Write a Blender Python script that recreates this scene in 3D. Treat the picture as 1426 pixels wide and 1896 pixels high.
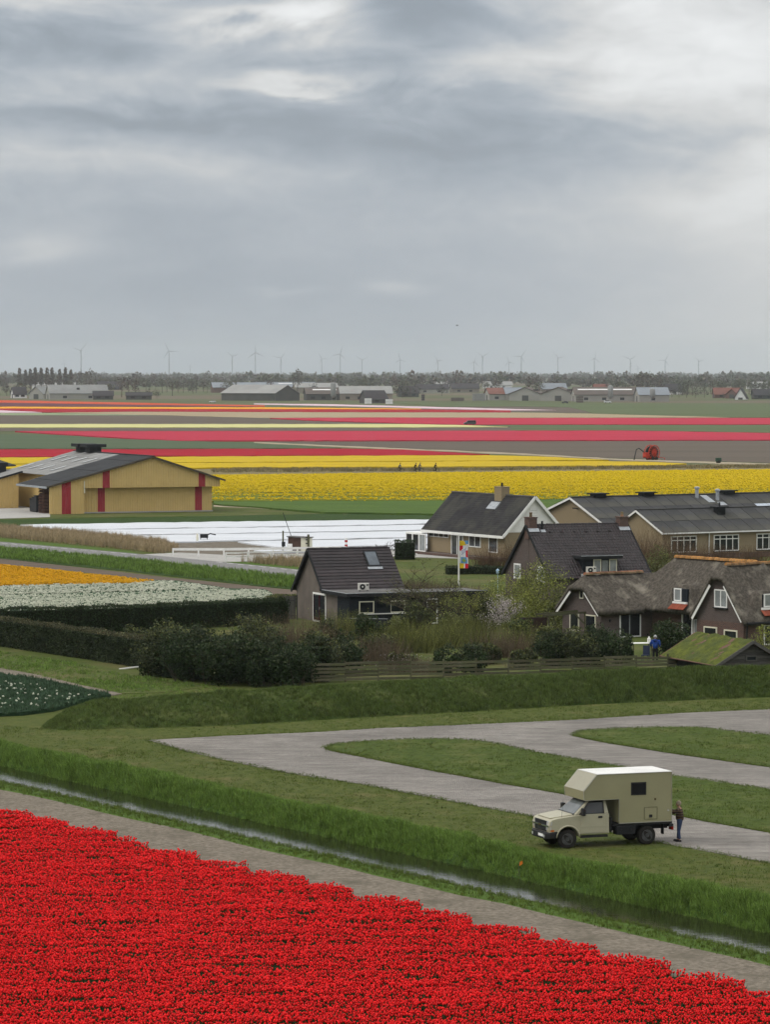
import bpy, bmesh, math, random
import numpy as np
from mathutils import Vector, Matrix

for o in list(bpy.data.objects):
    bpy.data.objects.remove(o)
SC = bpy.context.scene
COL = SC.collection
R = math.radians

# ------------------------------------------------------------------ camera
F_PX, CX, CY, HOR = 6579.0, 713.0, 948.0, 688.0
CAM_H = 19.8
PITCH = math.atan((CY - HOR) / F_PX)
cam_d = bpy.data.cameras.new('camera')
cam_d.sensor_fit = 'VERTICAL'
cam_d.sensor_height = 36.0
cam_d.lens = F_PX / 1896.0 * 36.0
cam_d.clip_start = 1.0
cam_d.clip_end = 90000.0
cam = bpy.data.objects.new('camera', cam_d)
COL.objects.link(cam)
cam.location = (0, 0, CAM_H)
cam.rotation_euler = (math.pi / 2 - PITCH, 0, 0)
SC.camera = cam

SKY_OFF1, SKY_OFF2 = (1.80, 5.54, 0.96), (8.15, 1.73, 4.15)
# ------------------------------------------------------------------ world, sun, exposure
SUN_EL, SUN_AZ = R(52), R(-105)      # azimuth from the view direction (+Y) towards the right (+X)
world = bpy.data.worlds.new('World')
SC.world = world
world.use_nodes = True
wn, wl = world.node_tree.nodes, world.node_tree.links
wn.clear()


def wnode(t, **kw):
    n = wn.new(t)
    for k, v in kw.items():
        setattr(n, k, v)
    return n


def wmath(op, a, b=None, clamp=False):
    n = wnode('ShaderNodeMath', operation=op, use_clamp=clamp)
    for i, v in enumerate((a, b)):
        if v is None:
            continue
        if isinstance(v, (int, float)):
            n.inputs[i].default_value = v
        else:
            wl.new(v, n.inputs[i])
    return n.outputs[0]


def wmap(v, a, b, c, d, smooth=True):
    n = wnode('ShaderNodeMapRange')
    n.interpolation_type = 'SMOOTHSTEP' if smooth else 'LINEAR'
    wl.new(v, n.inputs[0])
    for i, x in enumerate((a, b, c, d)):
        n.inputs[i + 1].default_value = x
    return n.outputs[0]


def wnoise(vec, scale, detail, rough, dist=0.0, stretch=(1, 1, 1), off=(0, 0, 0)):
    m = wnode('ShaderNodeMapping')
    m.inputs['Scale'].default_value = stretch
    m.inputs['Location'].default_value = off
    wl.new(vec, m.inputs['Vector'])
    n = wnode('ShaderNodeTexNoise')
    n.inputs['Scale'].default_value = scale
    n.inputs['Detail'].default_value = detail
    n.inputs['Roughness'].default_value = rough
    n.inputs['Distortion'].default_value = dist
    wl.new(m.outputs[0], n.inputs['Vector'])
    return n.outputs[0]


tc = wnode('ShaderNodeTexCoord')
sep = wnode('ShaderNodeSeparateXYZ')
wl.new(tc.outputs['Generated'], sep.inputs[0])
DX, DZ = sep.outputs['X'], wmath('ABSOLUTE', sep.outputs['Z'])
# cloud layer: broad soft banks overhead, thinning contrast towards the rain-grey horizon
big = wnoise(tc.outputs['Generated'], 9.0, 4.0, 0.5, 0.5, (1, 1, 4.2), SKY_OFF1)
mid = wnoise(tc.outputs['Generated'], 24.0, 5.0, 0.52, 0.7, (1, 1, 2.6), SKY_OFF2)
wisp = wnoise(tc.outputs['Generated'], 60.0, 5.0, 0.58, 0.8, (1, 1, 1.9), (0.4, 3.1, 0.9))
contrast = wmap(DZ, 0.030, 0.105, 0.10, 1.0)
nb = wmath('SUBTRACT', big, 0.5)
nm = wmath('SUBTRACT', mid, 0.5)
fold = wmath('ADD', wmath('MULTIPLY', nb, 1.9), wmath('MULTIPLY', nm, 0.75))
fold = wmath('ADD', wmath('MULTIPLY', fold, contrast), wmath('MULTIPLY', wmath('MULTIPLY', wmath('SUBTRACT', wisp, 0.5), 0.34), wmap(DZ, 0.0, 0.09, 0.15, 1.0)))
# the cloud thins towards the right and overhead
lift = wmath('ADD', wmap(DX, 0.0, 0.14, 0.0, 0.17), wmap(DZ, 0.05, 0.13, 0.0, 0.13))
base = wmath('ADD', wmath('ADD', lift, 0.442), wmap(DZ, 0.0, 0.016, 0.012, 0.0))
raw = wmath('ADD', base, wmath('MULTIPLY', fold, 0.62))
# single cloud banks and gaps, ragged by the same folds: azimuth, elevation, half sizes, brightness
WZ = wmath('ADD', DZ, wmath('MULTIPLY', nm, 0.022))
WX = wmath('ADD', DX, wmath('MULTIPLY', nb, 0.05))
FWD = wmap(sep.outputs['Y'], 0.0, 0.4, 0.0, 1.0)
for ax, el, sx, sz, amp in [
        (-0.078, 0.0894, 0.0400, 0.0060, -0.17), (-0.023, 0.0985, 0.0140, 0.0068, 0.32), (-0.045, 0.0993, 0.0180, 0.0030, 0.14),
        (0.0041, 0.0985, 0.0150, 0.0058, -0.15), (-0.029, 0.0806, 0.0200, 0.0022, 0.20), (0.0132, 0.0848, 0.0330, 0.0046, 0.09),
        (-0.070, 0.0704, 0.0480, 0.0034, -0.12), (0.0071, 0.0650, 0.0380, 0.0046, -0.11), (0.0816, 0.0863, 0.0330, 0.0160, 0.10),
        (0.1044, 0.0635, 0.0200, 0.0300, 0.11), (-0.102, 0.0377, 0.0140, 0.0053, 0.09), (0.0011, 0.0210, 0.0110, 0.0027, 0.075),
        (-0.035, 0.0213, 0.0110, 0.0016, 0.05), (-0.063, 0.0255, 0.0380, 0.0090, -0.035), (0.0254, 0.0544, 0.0300, 0.0060, -0.03)]:
    qx = wmath('MULTIPLY', wmath('SUBTRACT', WX, ax), 1.0 / sx)
    qz = wmath('MULTIPLY', wmath('SUBTRACT', WZ, el), 1.0 / sz)
    r2 = wmath('ADD', wmath('MULTIPLY', qx, qx), wmath('MULTIPLY', qz, qz))
    g = wmath('MULTIPLY', wmath('EXPONENT', wmath('MULTIPLY', r2, -1.0)), amp * 1.25)
    raw = wmath('ADD', raw, wmath('MULTIPLY', g, FWD))
bright = wmap(raw, 0.22, 0.95, 0.355, 0.93, True)
bright = wmath('ADD', bright, wmap(DZ, 0.13, 0.85, 0.0, 0.55))      # an overcast sky is brightest overhead
tint = wnode('ShaderNodeMix', data_type='RGBA')
wl.new(wmap(bright, 0.36, 0.72, 0.0, 1.0), tint.inputs['Factor'])
tint.inputs['A'].default_value = (0.88, 1.0, 1.14, 1)
tint.inputs['B'].default_value = (0.985, 1.0, 1.005, 1)
cloud = wnode('ShaderNodeVectorMath', operation='SCALE')
wl.new(tint.outputs['Result'], cloud.inputs[0])
wl.new(wmath('MULTIPLY', bright, 10.0), cloud.inputs['Scale'])
sky = wnode('ShaderNodeTexSky')
sky.sky_type = 'NISHITA'
sky.sun_disc = False
sky.sun_elevation = SUN_EL
sky.sun_rotation = SUN_AZ
sky.dust_density = 2.0
mixs = wnode('ShaderNodeMix', data_type='RGBA')
mixs.inputs['Factor'].default_value = 0.94
wl.new(sky.outputs[0], mixs.inputs['A'])
wl.new(cloud.outputs[0], mixs.inputs['B'])
bg = wnode('ShaderNodeBackground')
bg.inputs['Strength'].default_value = 0.1
wl.new(mixs.outputs['Result'], bg.inputs['Color'])
wo = wnode('ShaderNodeOutputWorld')
wl.new(bg.outputs[0], wo.inputs['Surface'])

sun_d = bpy.data.lights.new('sun', 'SUN')
sun_d.energy = 1.5
sun_d.angle = R(35)
sun_d.color = (1.0, 0.96, 0.9)
sun = bpy.data.objects.new('sun', sun_d)
COL.objects.link(sun)
sd = Vector((math.cos(SUN_EL) * math.sin(SUN_AZ), math.cos(SUN_EL) * math.cos(SUN_AZ), math.sin(SUN_EL)))
sun.rotation_euler = sd.to_track_quat('Z', 'Y').to_euler()

vs = SC.view_settings
vs.view_transform = 'Standard'
vs.look = 'None'
vs.exposure = 0.0
vs.gamma = 1.0
vs.use_curve_mapping = False
SC.cycles.max_bounces = 4
SC.cycles.diffuse_bounces = 2
SC.cycles.glossy_bounces = 2
SC.cycles.transparent_max_bounces = 8
SC.cycles.volume_bounces = 1
SC.cycles.use_adaptive_sampling = True
SC.cycles.adaptive_threshold = 0.03


# ------------------------------------------------------------------ measuring helpers
def ray(px, py):
    X, Z = (px - CX) / F_PX, -(py - CY) / F_PX
    c, s = math.cos(PITCH), math.sin(PITCH)
    return Vector((X, c + Z * s, -s + Z * c))


def G(px, py, z=0.0):
    d = ray(px, py)
    t = (z - CAM_H) / d.z
    return Vector((d.x * t, d.y * t, z))


def AT(px, py, Y):
    d = ray(px, py)
    t = Y / d.y
    return Vector((d.x * t, Y, CAM_H + d.z * t))


U = Vector((0.526, -0.851, 0)).normalized()      # along the near ditch, to the right and closer
N = Vector((0.851, 0.526, 0)).normalized()       # across the ditch, away from the tulips


def NT(n, t, z=0.0):
    v = N * n + U * t
    return Vector((v.x, v.y, z))


# ------------------------------------------------------------------ scene helpers
def tag(o, label=None, cat=None, group=None, kind=None):
    for k, v in (('label', label), ('category', cat), ('group', group), ('kind', kind)):
        if v:
            o[k] = v
    return o


def thing(name, loc, rz, label, cat, group=None):
    o = bpy.data.objects.new(name, None)
    o.empty_display_size = 0.3
    COL.objects.link(o)
    o.location = loc
    o.rotation_euler = (0, 0, rz)
    return tag(o, label, cat, group)


def copy_tree(o, parent=None):
    c = o.copy()
    COL.objects.link(c)
    c.parent = parent
    for ch in o.children:
        copy_tree(ch, c)
    return c


def link_mesh(name, me, mats, parent=None, smooth=False):
    if not isinstance(mats, (list, tuple)):
        mats = [mats]
    for m in mats:
        me.materials.append(m)
    if smooth:
        me.shade_smooth()
    o = bpy.data.objects.new(name, me)
    COL.objects.link(o)
    o.parent = parent
    return o


class MB:
    """collects shapes into one mesh"""

    def __init__(self):
        self.v, self.f, self.m = [], [], []
        self.cut = []

    def add(self, vs, fs, mi=0):
        b = len(self.v)
        self.cut.append((b, len(self.f)))
        self.v.extend([tuple(x) for x in vs])
        for f in fs:
            self.f.append([b + i for i in f])
            self.m.append(mi)
        return self

    def box(self, x0, x1, y0, y1, z0, z1, mi=0):
        p = [(x, y, z) for z in (z0, z1) for y in (y0, y1) for x in (x0, x1)]
        return self.add(p, [(0, 2, 3, 1), (4, 5, 7, 6), (0, 1, 5, 4), (2, 6, 7, 3), (0, 4, 6, 2), (1, 3, 7, 5)], mi)

    def obox(self, c, ax, ay, az, hx, hy, hz, mi=0):
        c, ax, ay, az = Vector(c), Vector(ax) * hx, Vector(ay) * hy, Vector(az) * hz
        p = [c + ax * i + ay * j + az * k for k in (-1, 1) for j in (-1, 1) for i in (-1, 1)]
        return self.add(p, [(0, 2, 3, 1), (4, 5, 7, 6), (0, 1, 5, 4), (2, 6, 7, 3), (0, 4, 6, 2), (1, 3, 7, 5)], mi)

    def prism(self, pts, off, mi=0):
        """closed polygon of 3d points pushed along off"""
        n = len(pts)
        a = [Vector(p) for p in pts]
        b = [p + Vector(off) for p in a]
        fs = [list(range(n))[::-1], list(range(n, 2 * n))]
        fs += [(i, (i + 1) % n, n + (i + 1) % n, n + i) for i in range(n)]
        return self.add(a + b, fs, mi)

    def quad(self, a, b, c, d, mi=0):
        return self.add([a, b, c, d], [(0, 1, 2, 3)], mi)

    def slab(self, a, b, c, d, t, mi=0):
        a, b, c, d = map(Vector, (a, b, c, d))
        nrm = (b - a).cross(d - a).normalized() * t
        return self.prism([a, b, c, d], -nrm, mi)

    def bar(self, a, b, w, h=None, mi=0, up=(0, 0, 1)):
        a, b = Vector(a), Vector(b)
        h = h or w
        d = (b - a)
        L = d.length
        d.normalize()
        s = d.cross(Vector(up))
        if s.length < 1e-4:
            s = Vector((1, 0, 0))
        s.normalize()
        t = s.cross(d)
        return self.obox((a + b) / 2, d, s, t, L / 2, w / 2, h / 2, mi)

    def tube(self, pts, rad, n=8, mi=0, cap=True):
        pts = [Vector(p) for p in pts]
        if not isinstance(rad, (list, tuple)):
            rad = [rad] * len(pts)
        vs, fs = [], []
        ref = None
        for i, p in enumerate(pts):
            d = (pts[min(i + 1, len(pts) - 1)] - pts[max(i - 1, 0)]).normalized()
            if ref is None:
                ref = d.orthogonal().normalized()
            s = (ref - d * ref.dot(d)).normalized()
            ref = s
            t = d.cross(s)
            for k in range(n):
                a = 2 * math.pi * k / n
                vs.append(p + (s * math.cos(a) + t * math.sin(a)) * rad[i])
        for i in range(len(pts) - 1):
            for k in range(n):
                fs.append((i * n + k, i * n + (k + 1) % n, (i + 1) * n + (k + 1) % n, (i + 1) * n + k))
        if cap:
            fs.append(list(range(n))[::-1])
            fs.append([(len(pts) - 1) * n + k for k in range(n)])
        return self.add(vs, fs, mi)

    def lathe(self, c, axis, prof, n=16, mi=0):
        """prof: (distance along axis, radius)"""
        axis = Vector(axis).normalized()
        return self.tube([Vector(c) + axis * h for h, r in prof], [r for h, r in prof], n, mi)

    def build_each(self, name, mats, parent=None):
        """every shape added becomes a part of its own"""
        ends = self.cut[1:] + [(len(self.v), len(self.f))]
        out = []
        for (v0, f0), (v1, f1) in zip(self.cut, ends):
            q = MB()
            q.add(self.v[v0:v1], [[i - v0 for i in f] for f in self.f[f0:f1]])
            out.append(q.build(name, mats, parent))
        return out

    def build(self, name, mats, parent=None, smooth=False, bevel=0.0):
        me = bpy.data.meshes.new(name)
        me.from_pydata(self.v, [], self.f)
        o = link_mesh(name, me, mats, parent, False)
        if max(self.m, default=0):
            me.polygons.foreach_set('material_index', self.m)
        bm = bmesh.new()
        bm.from_mesh(me)
        bmesh.ops.recalc_face_normals(bm, faces=bm.faces)
        bm.to_mesh(me)
        bm.free()
        if smooth:
            me.shade_smooth()
        if bevel:
            b = o.modifiers.new('bevel', 'BEVEL')
            b.width = bevel
            b.segments = 2
            b.limit_method = 'ANGLE'
        return o


# ------------------------------------------------------------------ materials
def mat(name, c1, c2=None, scale=2.0, detail=5.0, rough=0.85, bump=0.0, bscale=None, stretch=(1, 1, 1),
        metallic=0.0, spec=0.04, lo=0.35, hi=0.65, island=0.0, objrand=0.0, c3=None, scale3=0.3, lo3=0.45, hi3=0.62, trans=0.0):
    """procedural surface: two noise-mixed base colours, an optional third in large patches, grain relief"""
    m = bpy.data.materials.new(name)
    m.use_nodes = True
    nt = m.node_tree
    nd, ln = nt.nodes, nt.links
    b = nd['Principled BSDF']
    b.inputs['Roughness'].default_value = rough
    b.inputs['Metallic'].default_value = metallic
    b.inputs['Specular IOR Level'].default_value = spec
    c2 = c2 or tuple(x * 0.8 for x in c1)
    tcn = nd.new('ShaderNodeTexCoord')
    mp = nd.new('ShaderNodeMapping')
    mp.inputs['Scale'].default_value = stretch
    ln.new(tcn.outputs['Object'], mp.inputs['Vector'])

    def noise(sc, det):
        n = nd.new('ShaderNodeTexNoise')
        n.inputs['Scale'].default_value = sc
        n.inputs['Detail'].default_value = det
        n.inputs['Roughness'].default_value = 0.6
        ln.new(mp.outputs[0], n.inputs['Vector'])
        return n

    def rng(v, a, b_, c=0.0, d=1.0):
        r = nd.new('ShaderNodeMapRange')
        ln.new(v, r.inputs[0])
        for i, x in enumerate((a, b_, c, d)):
            r.inputs[i + 1].default_value = x
        return r.outputs[0]

    def mix(f, a, b_):
        x = nd.new('ShaderNodeMix')
        x.data_type = 'RGBA'
        ln.new(f, x.inputs['Factor'])
        for s, v in (('A', a), ('B', b_)):
            if isinstance(v, tuple):
                x.inputs[s].default_value = (*v, 1)
            else:
                ln.new(v, x.inputs[s])
        return x.outputs['Result']

    n1 = noise(scale, detail)
    col = mix(rng(n1.outputs[0], lo, hi), tuple(c1), tuple(c2))
    if c3:
        n3 = noise(scale3, 4.0)
        col = mix(rng(n3.outputs[0], lo3, hi3), col, tuple(c3))
    if island or objrand:
        if island:
            g = nd.new('ShaderNodeNewGeometry').outputs['Random Per Island']
            amt = island
        else:
            g = nd.new('ShaderNodeObjectInfo').outputs['Random']
            amt = objrand
        hsv = nd.new('ShaderNodeHueSaturation')
        ln.new(rng(g, 0, 1, 1 - amt, 1 + amt), hsv.inputs['Value'])
        ln.new(col, hsv.inputs['Color'])
        col = hsv.outputs[0]
    ln.new(col, b.inputs['Base Color'])
    if bump:
        nb_ = noise(bscale or scale * 3, 6.0)
        bp = nd.new('ShaderNodeBump')
        bp.inputs['Strength'].default_value = 1.0
        bp.inputs['Distance'].default_value = bump
        ln.new(nb_.outputs[0], bp.inputs['Height'])
        ln.new(bp.outputs[0], b.inputs['Normal'])
    if trans:
        tr = nd.new('ShaderNodeBsdfTranslucent')
        ln.new(col, tr.inputs['Color'])
        ms = nd.new('ShaderNodeMixShader')
        ms.inputs[0].default_value = trans
        ln.new(b.outputs[0], ms.inputs[1])
        ln.new(tr.outputs[0], ms.inputs[2])
        ln.new(ms.outputs[0], nd['Material Output'].inputs['Surface'])
    return m


def brick_mat(name, c1, c2, mortar, bw=0.22, bh=0.07, ms=0.012, axis='xz', c3=None, bump=0.006):
    m = mat(name, c1, c2, scale=1.3, rough=0.9)
    nt = m.node_tree
    nd, ln = nt.nodes, nt.links
    b = nd['Principled BSDF']
    tcn = [n for n in nd if n.type == 'TEX_COORD'][0]
    sp = nd.new('ShaderNodeSeparateXYZ')
    ln.new(tcn.outputs['Object'], sp.inputs[0])
    ad = nd.new('ShaderNodeMath')
    ln.new(sp.outputs['X'], ad.inputs[0])
    ln.new(sp.outputs['Y'], ad.inputs[1])
    cb = nd.new('ShaderNodeCombineXYZ')
    if axis == 'xz':
        ln.new(ad.outputs[0], cb.inputs['X'])
        ln.new(sp.outputs['Z'], cb.inputs['Y'])
    else:
        ln.new(sp.outputs['X'], cb.inputs['X'])
        ln.new(sp.outputs['Y'], cb.inputs['Y'])
    bt = nd.new('ShaderNodeTexBrick')
    bt.inputs['Scale'].default_value = 1.0
    bt.inputs['Brick Width'].default_value = bw
    bt.inputs['Row Height'].default_value = bh
    bt.inputs['Mortar Size'].default_value = ms
    bt.inputs['Mortar'].default_value = (*mortar, 1)
    old = b.inputs['Base Color'].links[0].from_socket
    ln.new(old, bt.inputs['Color1'])
    bt.inputs['Color2'].default_value = (*(c3 or tuple(x * 0.7 for x in c1)), 1)
    ln.new(cb.outputs[0], bt.inputs['Vector'])
    ln.new(bt.outputs['Color'], b.inputs['Base Color'])
    bp = nd.new('ShaderNodeBump')
    bp.invert = True
    bp.inputs['Distance'].default_value = bump
    ln.new(bt.outputs['Fac'], bp.inputs['Height'])
    ln.new(bp.outputs[0], b.inputs['Normal'])
    return m


def glass_mat(name, c=(0.02, 0.024, 0.028), rough=0.06):
    m = mat(name, c, tuple(x * 0.6 for x in c), scale=1.2, rough=rough, spec=0.5)
    return m


# ------------------------------------------------------------------ scatter: points carry copies of small shapes held in the same mesh
def scatter(name, pts, rot, scl, protos, mats, label, cat=None, smooth=False, kind='stuff'):
    """pts (N,3); rot (N,3) euler; scl (N,); protos: list of MB"""
    V, Fc, Mi, K = [], [], [], []
    for k, p in enumerate(protos):
        b = len(V)
        V += [tuple(v) for v in p.v]
        K += [k] * len(p.v)
        Fc += [[b + i for i in f] for f in p.f]
        Mi += p.m
    n0 = len(V)
    pts = np.asarray(pts, dtype=np.float32)
    npn = len(pts)
    me = bpy.data.meshes.new(name)
    me.from_pydata(V + [tuple(p) for p in pts.tolist()], [], Fc)
    me.polygons.foreach_set('material_index', Mi)
    for m in mats:
        me.materials.append(m)
    if smooth:
        me.shade_smooth()
    a = me.attributes.new('knd', 'INT', 'POINT')
    a.data.foreach_set('value', np.array(K + [-1] * npn, dtype=np.int32))
    a = me.attributes.new('rt', 'FLOAT_VECTOR', 'POINT')
    rr = np.zeros((n0 + npn, 3), dtype=np.float32)
    rr[n0:] = rot
    a.data.foreach_set('vector', rr.ravel())
    a = me.attributes.new('sc', 'FLOAT', 'POINT')
    ss = np.ones(n0 + npn, dtype=np.float32)
    ss[n0:] = scl
    a.data.foreach_set('value', ss)
    o = bpy.data.objects.new(name, me)
    COL.objects.link(o)
    ng = bpy.data.node_groups.new(name + '_scatter', 'GeometryNodeTree')
    ng.interface.new_socket('Geometry', in_out='INPUT', socket_type='NodeSocketGeometry')
    ng.interface.new_socket('Geometry', in_out='OUTPUT', socket_type='NodeSocketGeometry')
    nd, ln = ng.nodes, ng.links
    gi, go = nd.new('NodeGroupInput'), nd.new('NodeGroupOutput')

    def attr(nm, ty):
        n = nd.new('GeometryNodeInputNamedAttribute')
        n.data_type = ty
        n.inputs['Name'].default_value = nm
        return n.outputs['Attribute']

    kn = attr('knd', 'INT')

    def pick(k):
        c = nd.new('FunctionNodeCompare')
        c.data_type = 'INT'
        c.operation = 'EQUAL'
        ia = [s for s in c.inputs if s.name == 'A' and s.type == 'INT'][0]
        ib = [s for s in c.inputs if s.name == 'B' and s.type == 'INT'][0]
        ln.new(kn, ia)
        ib.default_value = k
        s = nd.new('GeometryNodeSeparateGeometry')
        s.domain = 'POINT'
        ln.new(gi.outputs[0], s.inputs['Geometry'])
        ln.new(c.outputs[0], s.inputs['Selection'])
        return s.outputs[0]

    ip = nd.new('GeometryNodeInstanceOnPoints')
    ln.new(pick(-1), ip.inputs['Points'])
    if len(protos) == 1:
        ln.new(pick(0), ip.inputs['Instance'])
    else:
        jn = nd.new('GeometryNodeJoinGeometry')
        for k in range(len(protos)):
            g2 = nd.new('GeometryNodeGeometryToInstance')
            ln.new(pick(k), g2.inputs[0])
            ln.new(g2.outputs[0], jn.inputs[0])
        ln.new(jn.outputs[0], ip.inputs['Instance'])
        ip.inputs['Pick Instance'].default_value = True
        rv = nd.new('FunctionNodeRandomValue')
        rv.data_type = 'INT'
        mn = [s for s in rv.inputs if s.name == 'Min' and s.type == 'INT'][0]
        mx = [s for s in rv.inputs if s.name == 'Max' and s.type == 'INT'][0]
        mn.default_value, mx.default_value = 0, len(protos) - 1
        ov = [s for s in rv.outputs if s.type == 'INT'][0]
        ln.new(ov, ip.inputs['Instance Index'])
    e = nd.new('FunctionNodeEulerToRotation')
    ln.new(attr('rt', 'FLOAT_VECTOR'), e.inputs[0])
    ln.new(e.outputs[0], ip.inputs['Rotation'])
    ln.new(attr('sc', 'FLOAT'), ip.inputs['Scale'])
    ln.new(ip.outputs[0], go.inputs[0])
    md = o.modifiers.new('scatter', 'NODES')
    md.node_group = ng
    return tag(o, label, cat, None, kind)


RNG = np.random.default_rng(7)
random.seed(7)


def in_poly(x, y, poly):
    """numpy point-in-polygon"""
    res = np.zeros(len(x), dtype=bool)
    n = len(poly)
    for i in range(n):
        x0, y0 = poly[i][0], poly[i][1]
        x1, y1 = poly[(i + 1) % n][0], poly[(i + 1) % n][1]
        c = ((y0 > y) != (y1 > y)) & (x < (x1 - x0) * (y - y0) / ((y1 - y0) or 1e-9) + x0)
        res ^= c
    return res


def poly_points(poly, density, rng=None):
    rng = rng or RNG
    xs, ys = [p[0] for p in poly], [p[1] for p in poly]
    A = (max(xs) - min(xs)) * (max(ys) - min(ys))
    n = int(A * density)
    x = rng.uniform(min(xs), max(xs), n)
    y = rng.uniform(min(ys), max(ys), n)
    k = in_poly(x, y, poly)
    return x[k], y[k]


def wobble(x, y, s, seed=0.0):
    """cheap smooth pseudo-noise, about -1..1"""
    return (np.sin(x * 1.3 * s + seed) * np.cos(y * 1.7 * s - seed * 1.3) + np.sin(x * 0.53 * s - y * 0.71 * s + seed * 2.1)
            + 0.6 * np.sin(x * 2.9 * s + y * 2.3 * s + seed * 3.7)) / 2.2
# ------------------------------------------------------------------ materials of the land
M = {}
M['soil_tulip'] = mat('tulip soil', (0.030, 0.028, 0.016), (0.022, 0.034, 0.014), scale=6)
M['path'] = mat('dry path', (0.24, 0.205, 0.162), (0.125, 0.108, 0.084), scale=5.0, detail=12, bump=0.06, bscale=14, lo=0.36, hi=0.64,
                c3=(0.12, 0.105, 0.078), scale3=0.5, lo3=0.5, hi3=0.7)
M['verge'] = mat('verge grass', (0.085, 0.135, 0.026), (0.055, 0.095, 0.02), scale=3, detail=8, bump=0.05, bscale=12)
M['mud'] = mat('ditch mud', (0.035, 0.030, 0.02), (0.02, 0.02, 0.012), scale=5)
M['bank'] = mat('bank grass', (0.045, 0.085, 0.018), (0.028, 0.055, 0.013), scale=3, detail=8, bump=0.06, bscale=9)
M['lawn'] = mat('mown lawn', (0.094, 0.106, 0.029), (0.057, 0.077, 0.02), scale=1.6, detail=10, bump=0.035, bscale=22, lo=0.36, hi=0.64,
                c3=(0.13, 0.117, 0.048), scale3=0.3, lo3=0.54, hi3=0.76)
M['island'] = mat('island lawn', (0.078, 0.104, 0.024), (0.046, 0.07, 0.017), scale=1.8, detail=10, bump=0.035, bscale=22,
                  c3=(0.11, 0.12, 0.04), scale3=0.35, lo3=0.5, hi3=0.72)
M['mound'] = mat('mound grass', (0.05, 0.075, 0.018), (0.03, 0.05, 0.013), scale=1.0, detail=10, bump=0.12, bscale=5,
                 c3=(0.085, 0.10, 0.032), scale3=0.4)
M['far_land'] = mat('far farmland', (0.10, 0.11, 0.055), (0.075, 0.095, 0.042), scale=0.004, detail=6, c3=(0.13, 0.105, 0.075), scale3=0.0025, lo3=0.5, hi3=0.56)
M['garden'] = mat('garden grass', (0.085, 0.105, 0.028), (0.055, 0.075, 0.02), scale=0.9, detail=9, bump=0.05, bscale=7, c3=(0.11, 0.105, 0.042), scale3=0.15)
M['dark_grass'] = mat('ditch side grass', (0.042, 0.075, 0.018), (0.028, 0.048, 0.014), scale=1.5, detail=9, bump=0.08, bscale=5)


def paver_mat():
    m = brick_mat('brick pavers', (0.31, 0.29, 0.265), (0.195, 0.183, 0.167), (0.12, 0.112, 0.09), bw=0.21, bh=0.105, ms=0.009, axis='xy',
                  c3=(0.255, 0.23, 0.21), bump=0.02)
    # worn streaks and darker patches along the lanes
    b_ = m.node_tree.nodes['Principled BSDF']
    old_ = b_.inputs['Base Color'].links[0].from_socket
    tc_ = [n_ for n_ in m.node_tree.nodes if n_.type == 'TEX_COORD'][0]
    for sc_, lo_, hi_, v0_, v1_, st_ in ((0.22, 0.35, 0.7, 1.12, 0.80, (1, 1, 1)), (0.9, 0.4, 0.65, 1.06, 0.84, (0.35, 1.7, 1)), (7.0, 0.3, 0.7, 1.12, 0.86, (1, 1, 1))):
        mp_ = m.node_tree.nodes.new('ShaderNodeVectorMath')
        mp_.operation = 'MULTIPLY'
        mp_.inputs[1].default_value = st_
        m.node_tree.links.new(tc_.outputs['Object'], mp_.inputs[0])
        no_ = m.node_tree.nodes.new('ShaderNodeTexNoise')
        no_.inputs['Scale'].default_value = sc_
        no_.inputs['Detail'].default_value = 8.0
        m.node_tree.links.new(mp_.outputs[0], no_.inputs['Vector'])
        rg_ = m.node_tree.nodes.new('ShaderNodeMapRange')
        m.node_tree.links.new(no_.outputs[0], rg_.inputs[0])
        for k_, x_ in enumerate((lo_, hi_, v0_, v1_)):
            rg_.inputs[k_ + 1].default_value = x_
        sc2 = m.node_tree.nodes.new('ShaderNodeVectorMath')
        sc2.operation = 'SCALE'
        m.node_tree.links.new(old_, sc2.inputs[0])
        m.node_tree.links.new(rg_.outputs[0], sc2.inputs['Scale'])
        old_ = sc2.outputs[0]
    m.node_tree.links.new(old_, b_.inputs['Base Color'])
    nd, ln = m.node_tree.nodes, m.node_tree.links
    return m
    nd, ln = m.node_tree.nodes, m.node_tree.links
    for n_ in nd:
        if n_.type == 'TEX_NOISE':
            n_.inputs['Scale'].default_value = 1.7
            n_.inputs['Detail'].default_value = 12.0
        if n_.type == 'MAPPING':
            n_.inputs['Rotation'].default_value = (0, 0, 1.0)
            n_.inputs['Scale'].default_value = (0.45, 1.6, 1.0)
    return m


M['pavers'] = paver_mat()
M['asphalt'] = mat('old asphalt', (0.22, 0.215, 0.21), (0.17, 0.165, 0.16), scale=1.2, detail=8, bump=0.01)
M['concrete'] = mat('pale concrete', (0.40, 0.385, 0.36), (0.32, 0.31, 0.29), scale=0.8, detail=8)
M['soil'] = mat('bare soil', (0.135, 0.105, 0.082), (0.10, 0.08, 0.062), scale=0.35, detail=8, stretch=(0.15, 1, 1), bump=0.1, bscale=2)
M['gravel'] = mat('rough gravel soil', (0.19, 0.165, 0.13), (0.115, 0.10, 0.08), scale=1.2, detail=9, bump=0.15, bscale=2)
M['white_line'] = mat('road paint', (0.72, 0.72, 0.70), (0.5, 0.5, 0.48), scale=2.5)


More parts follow.
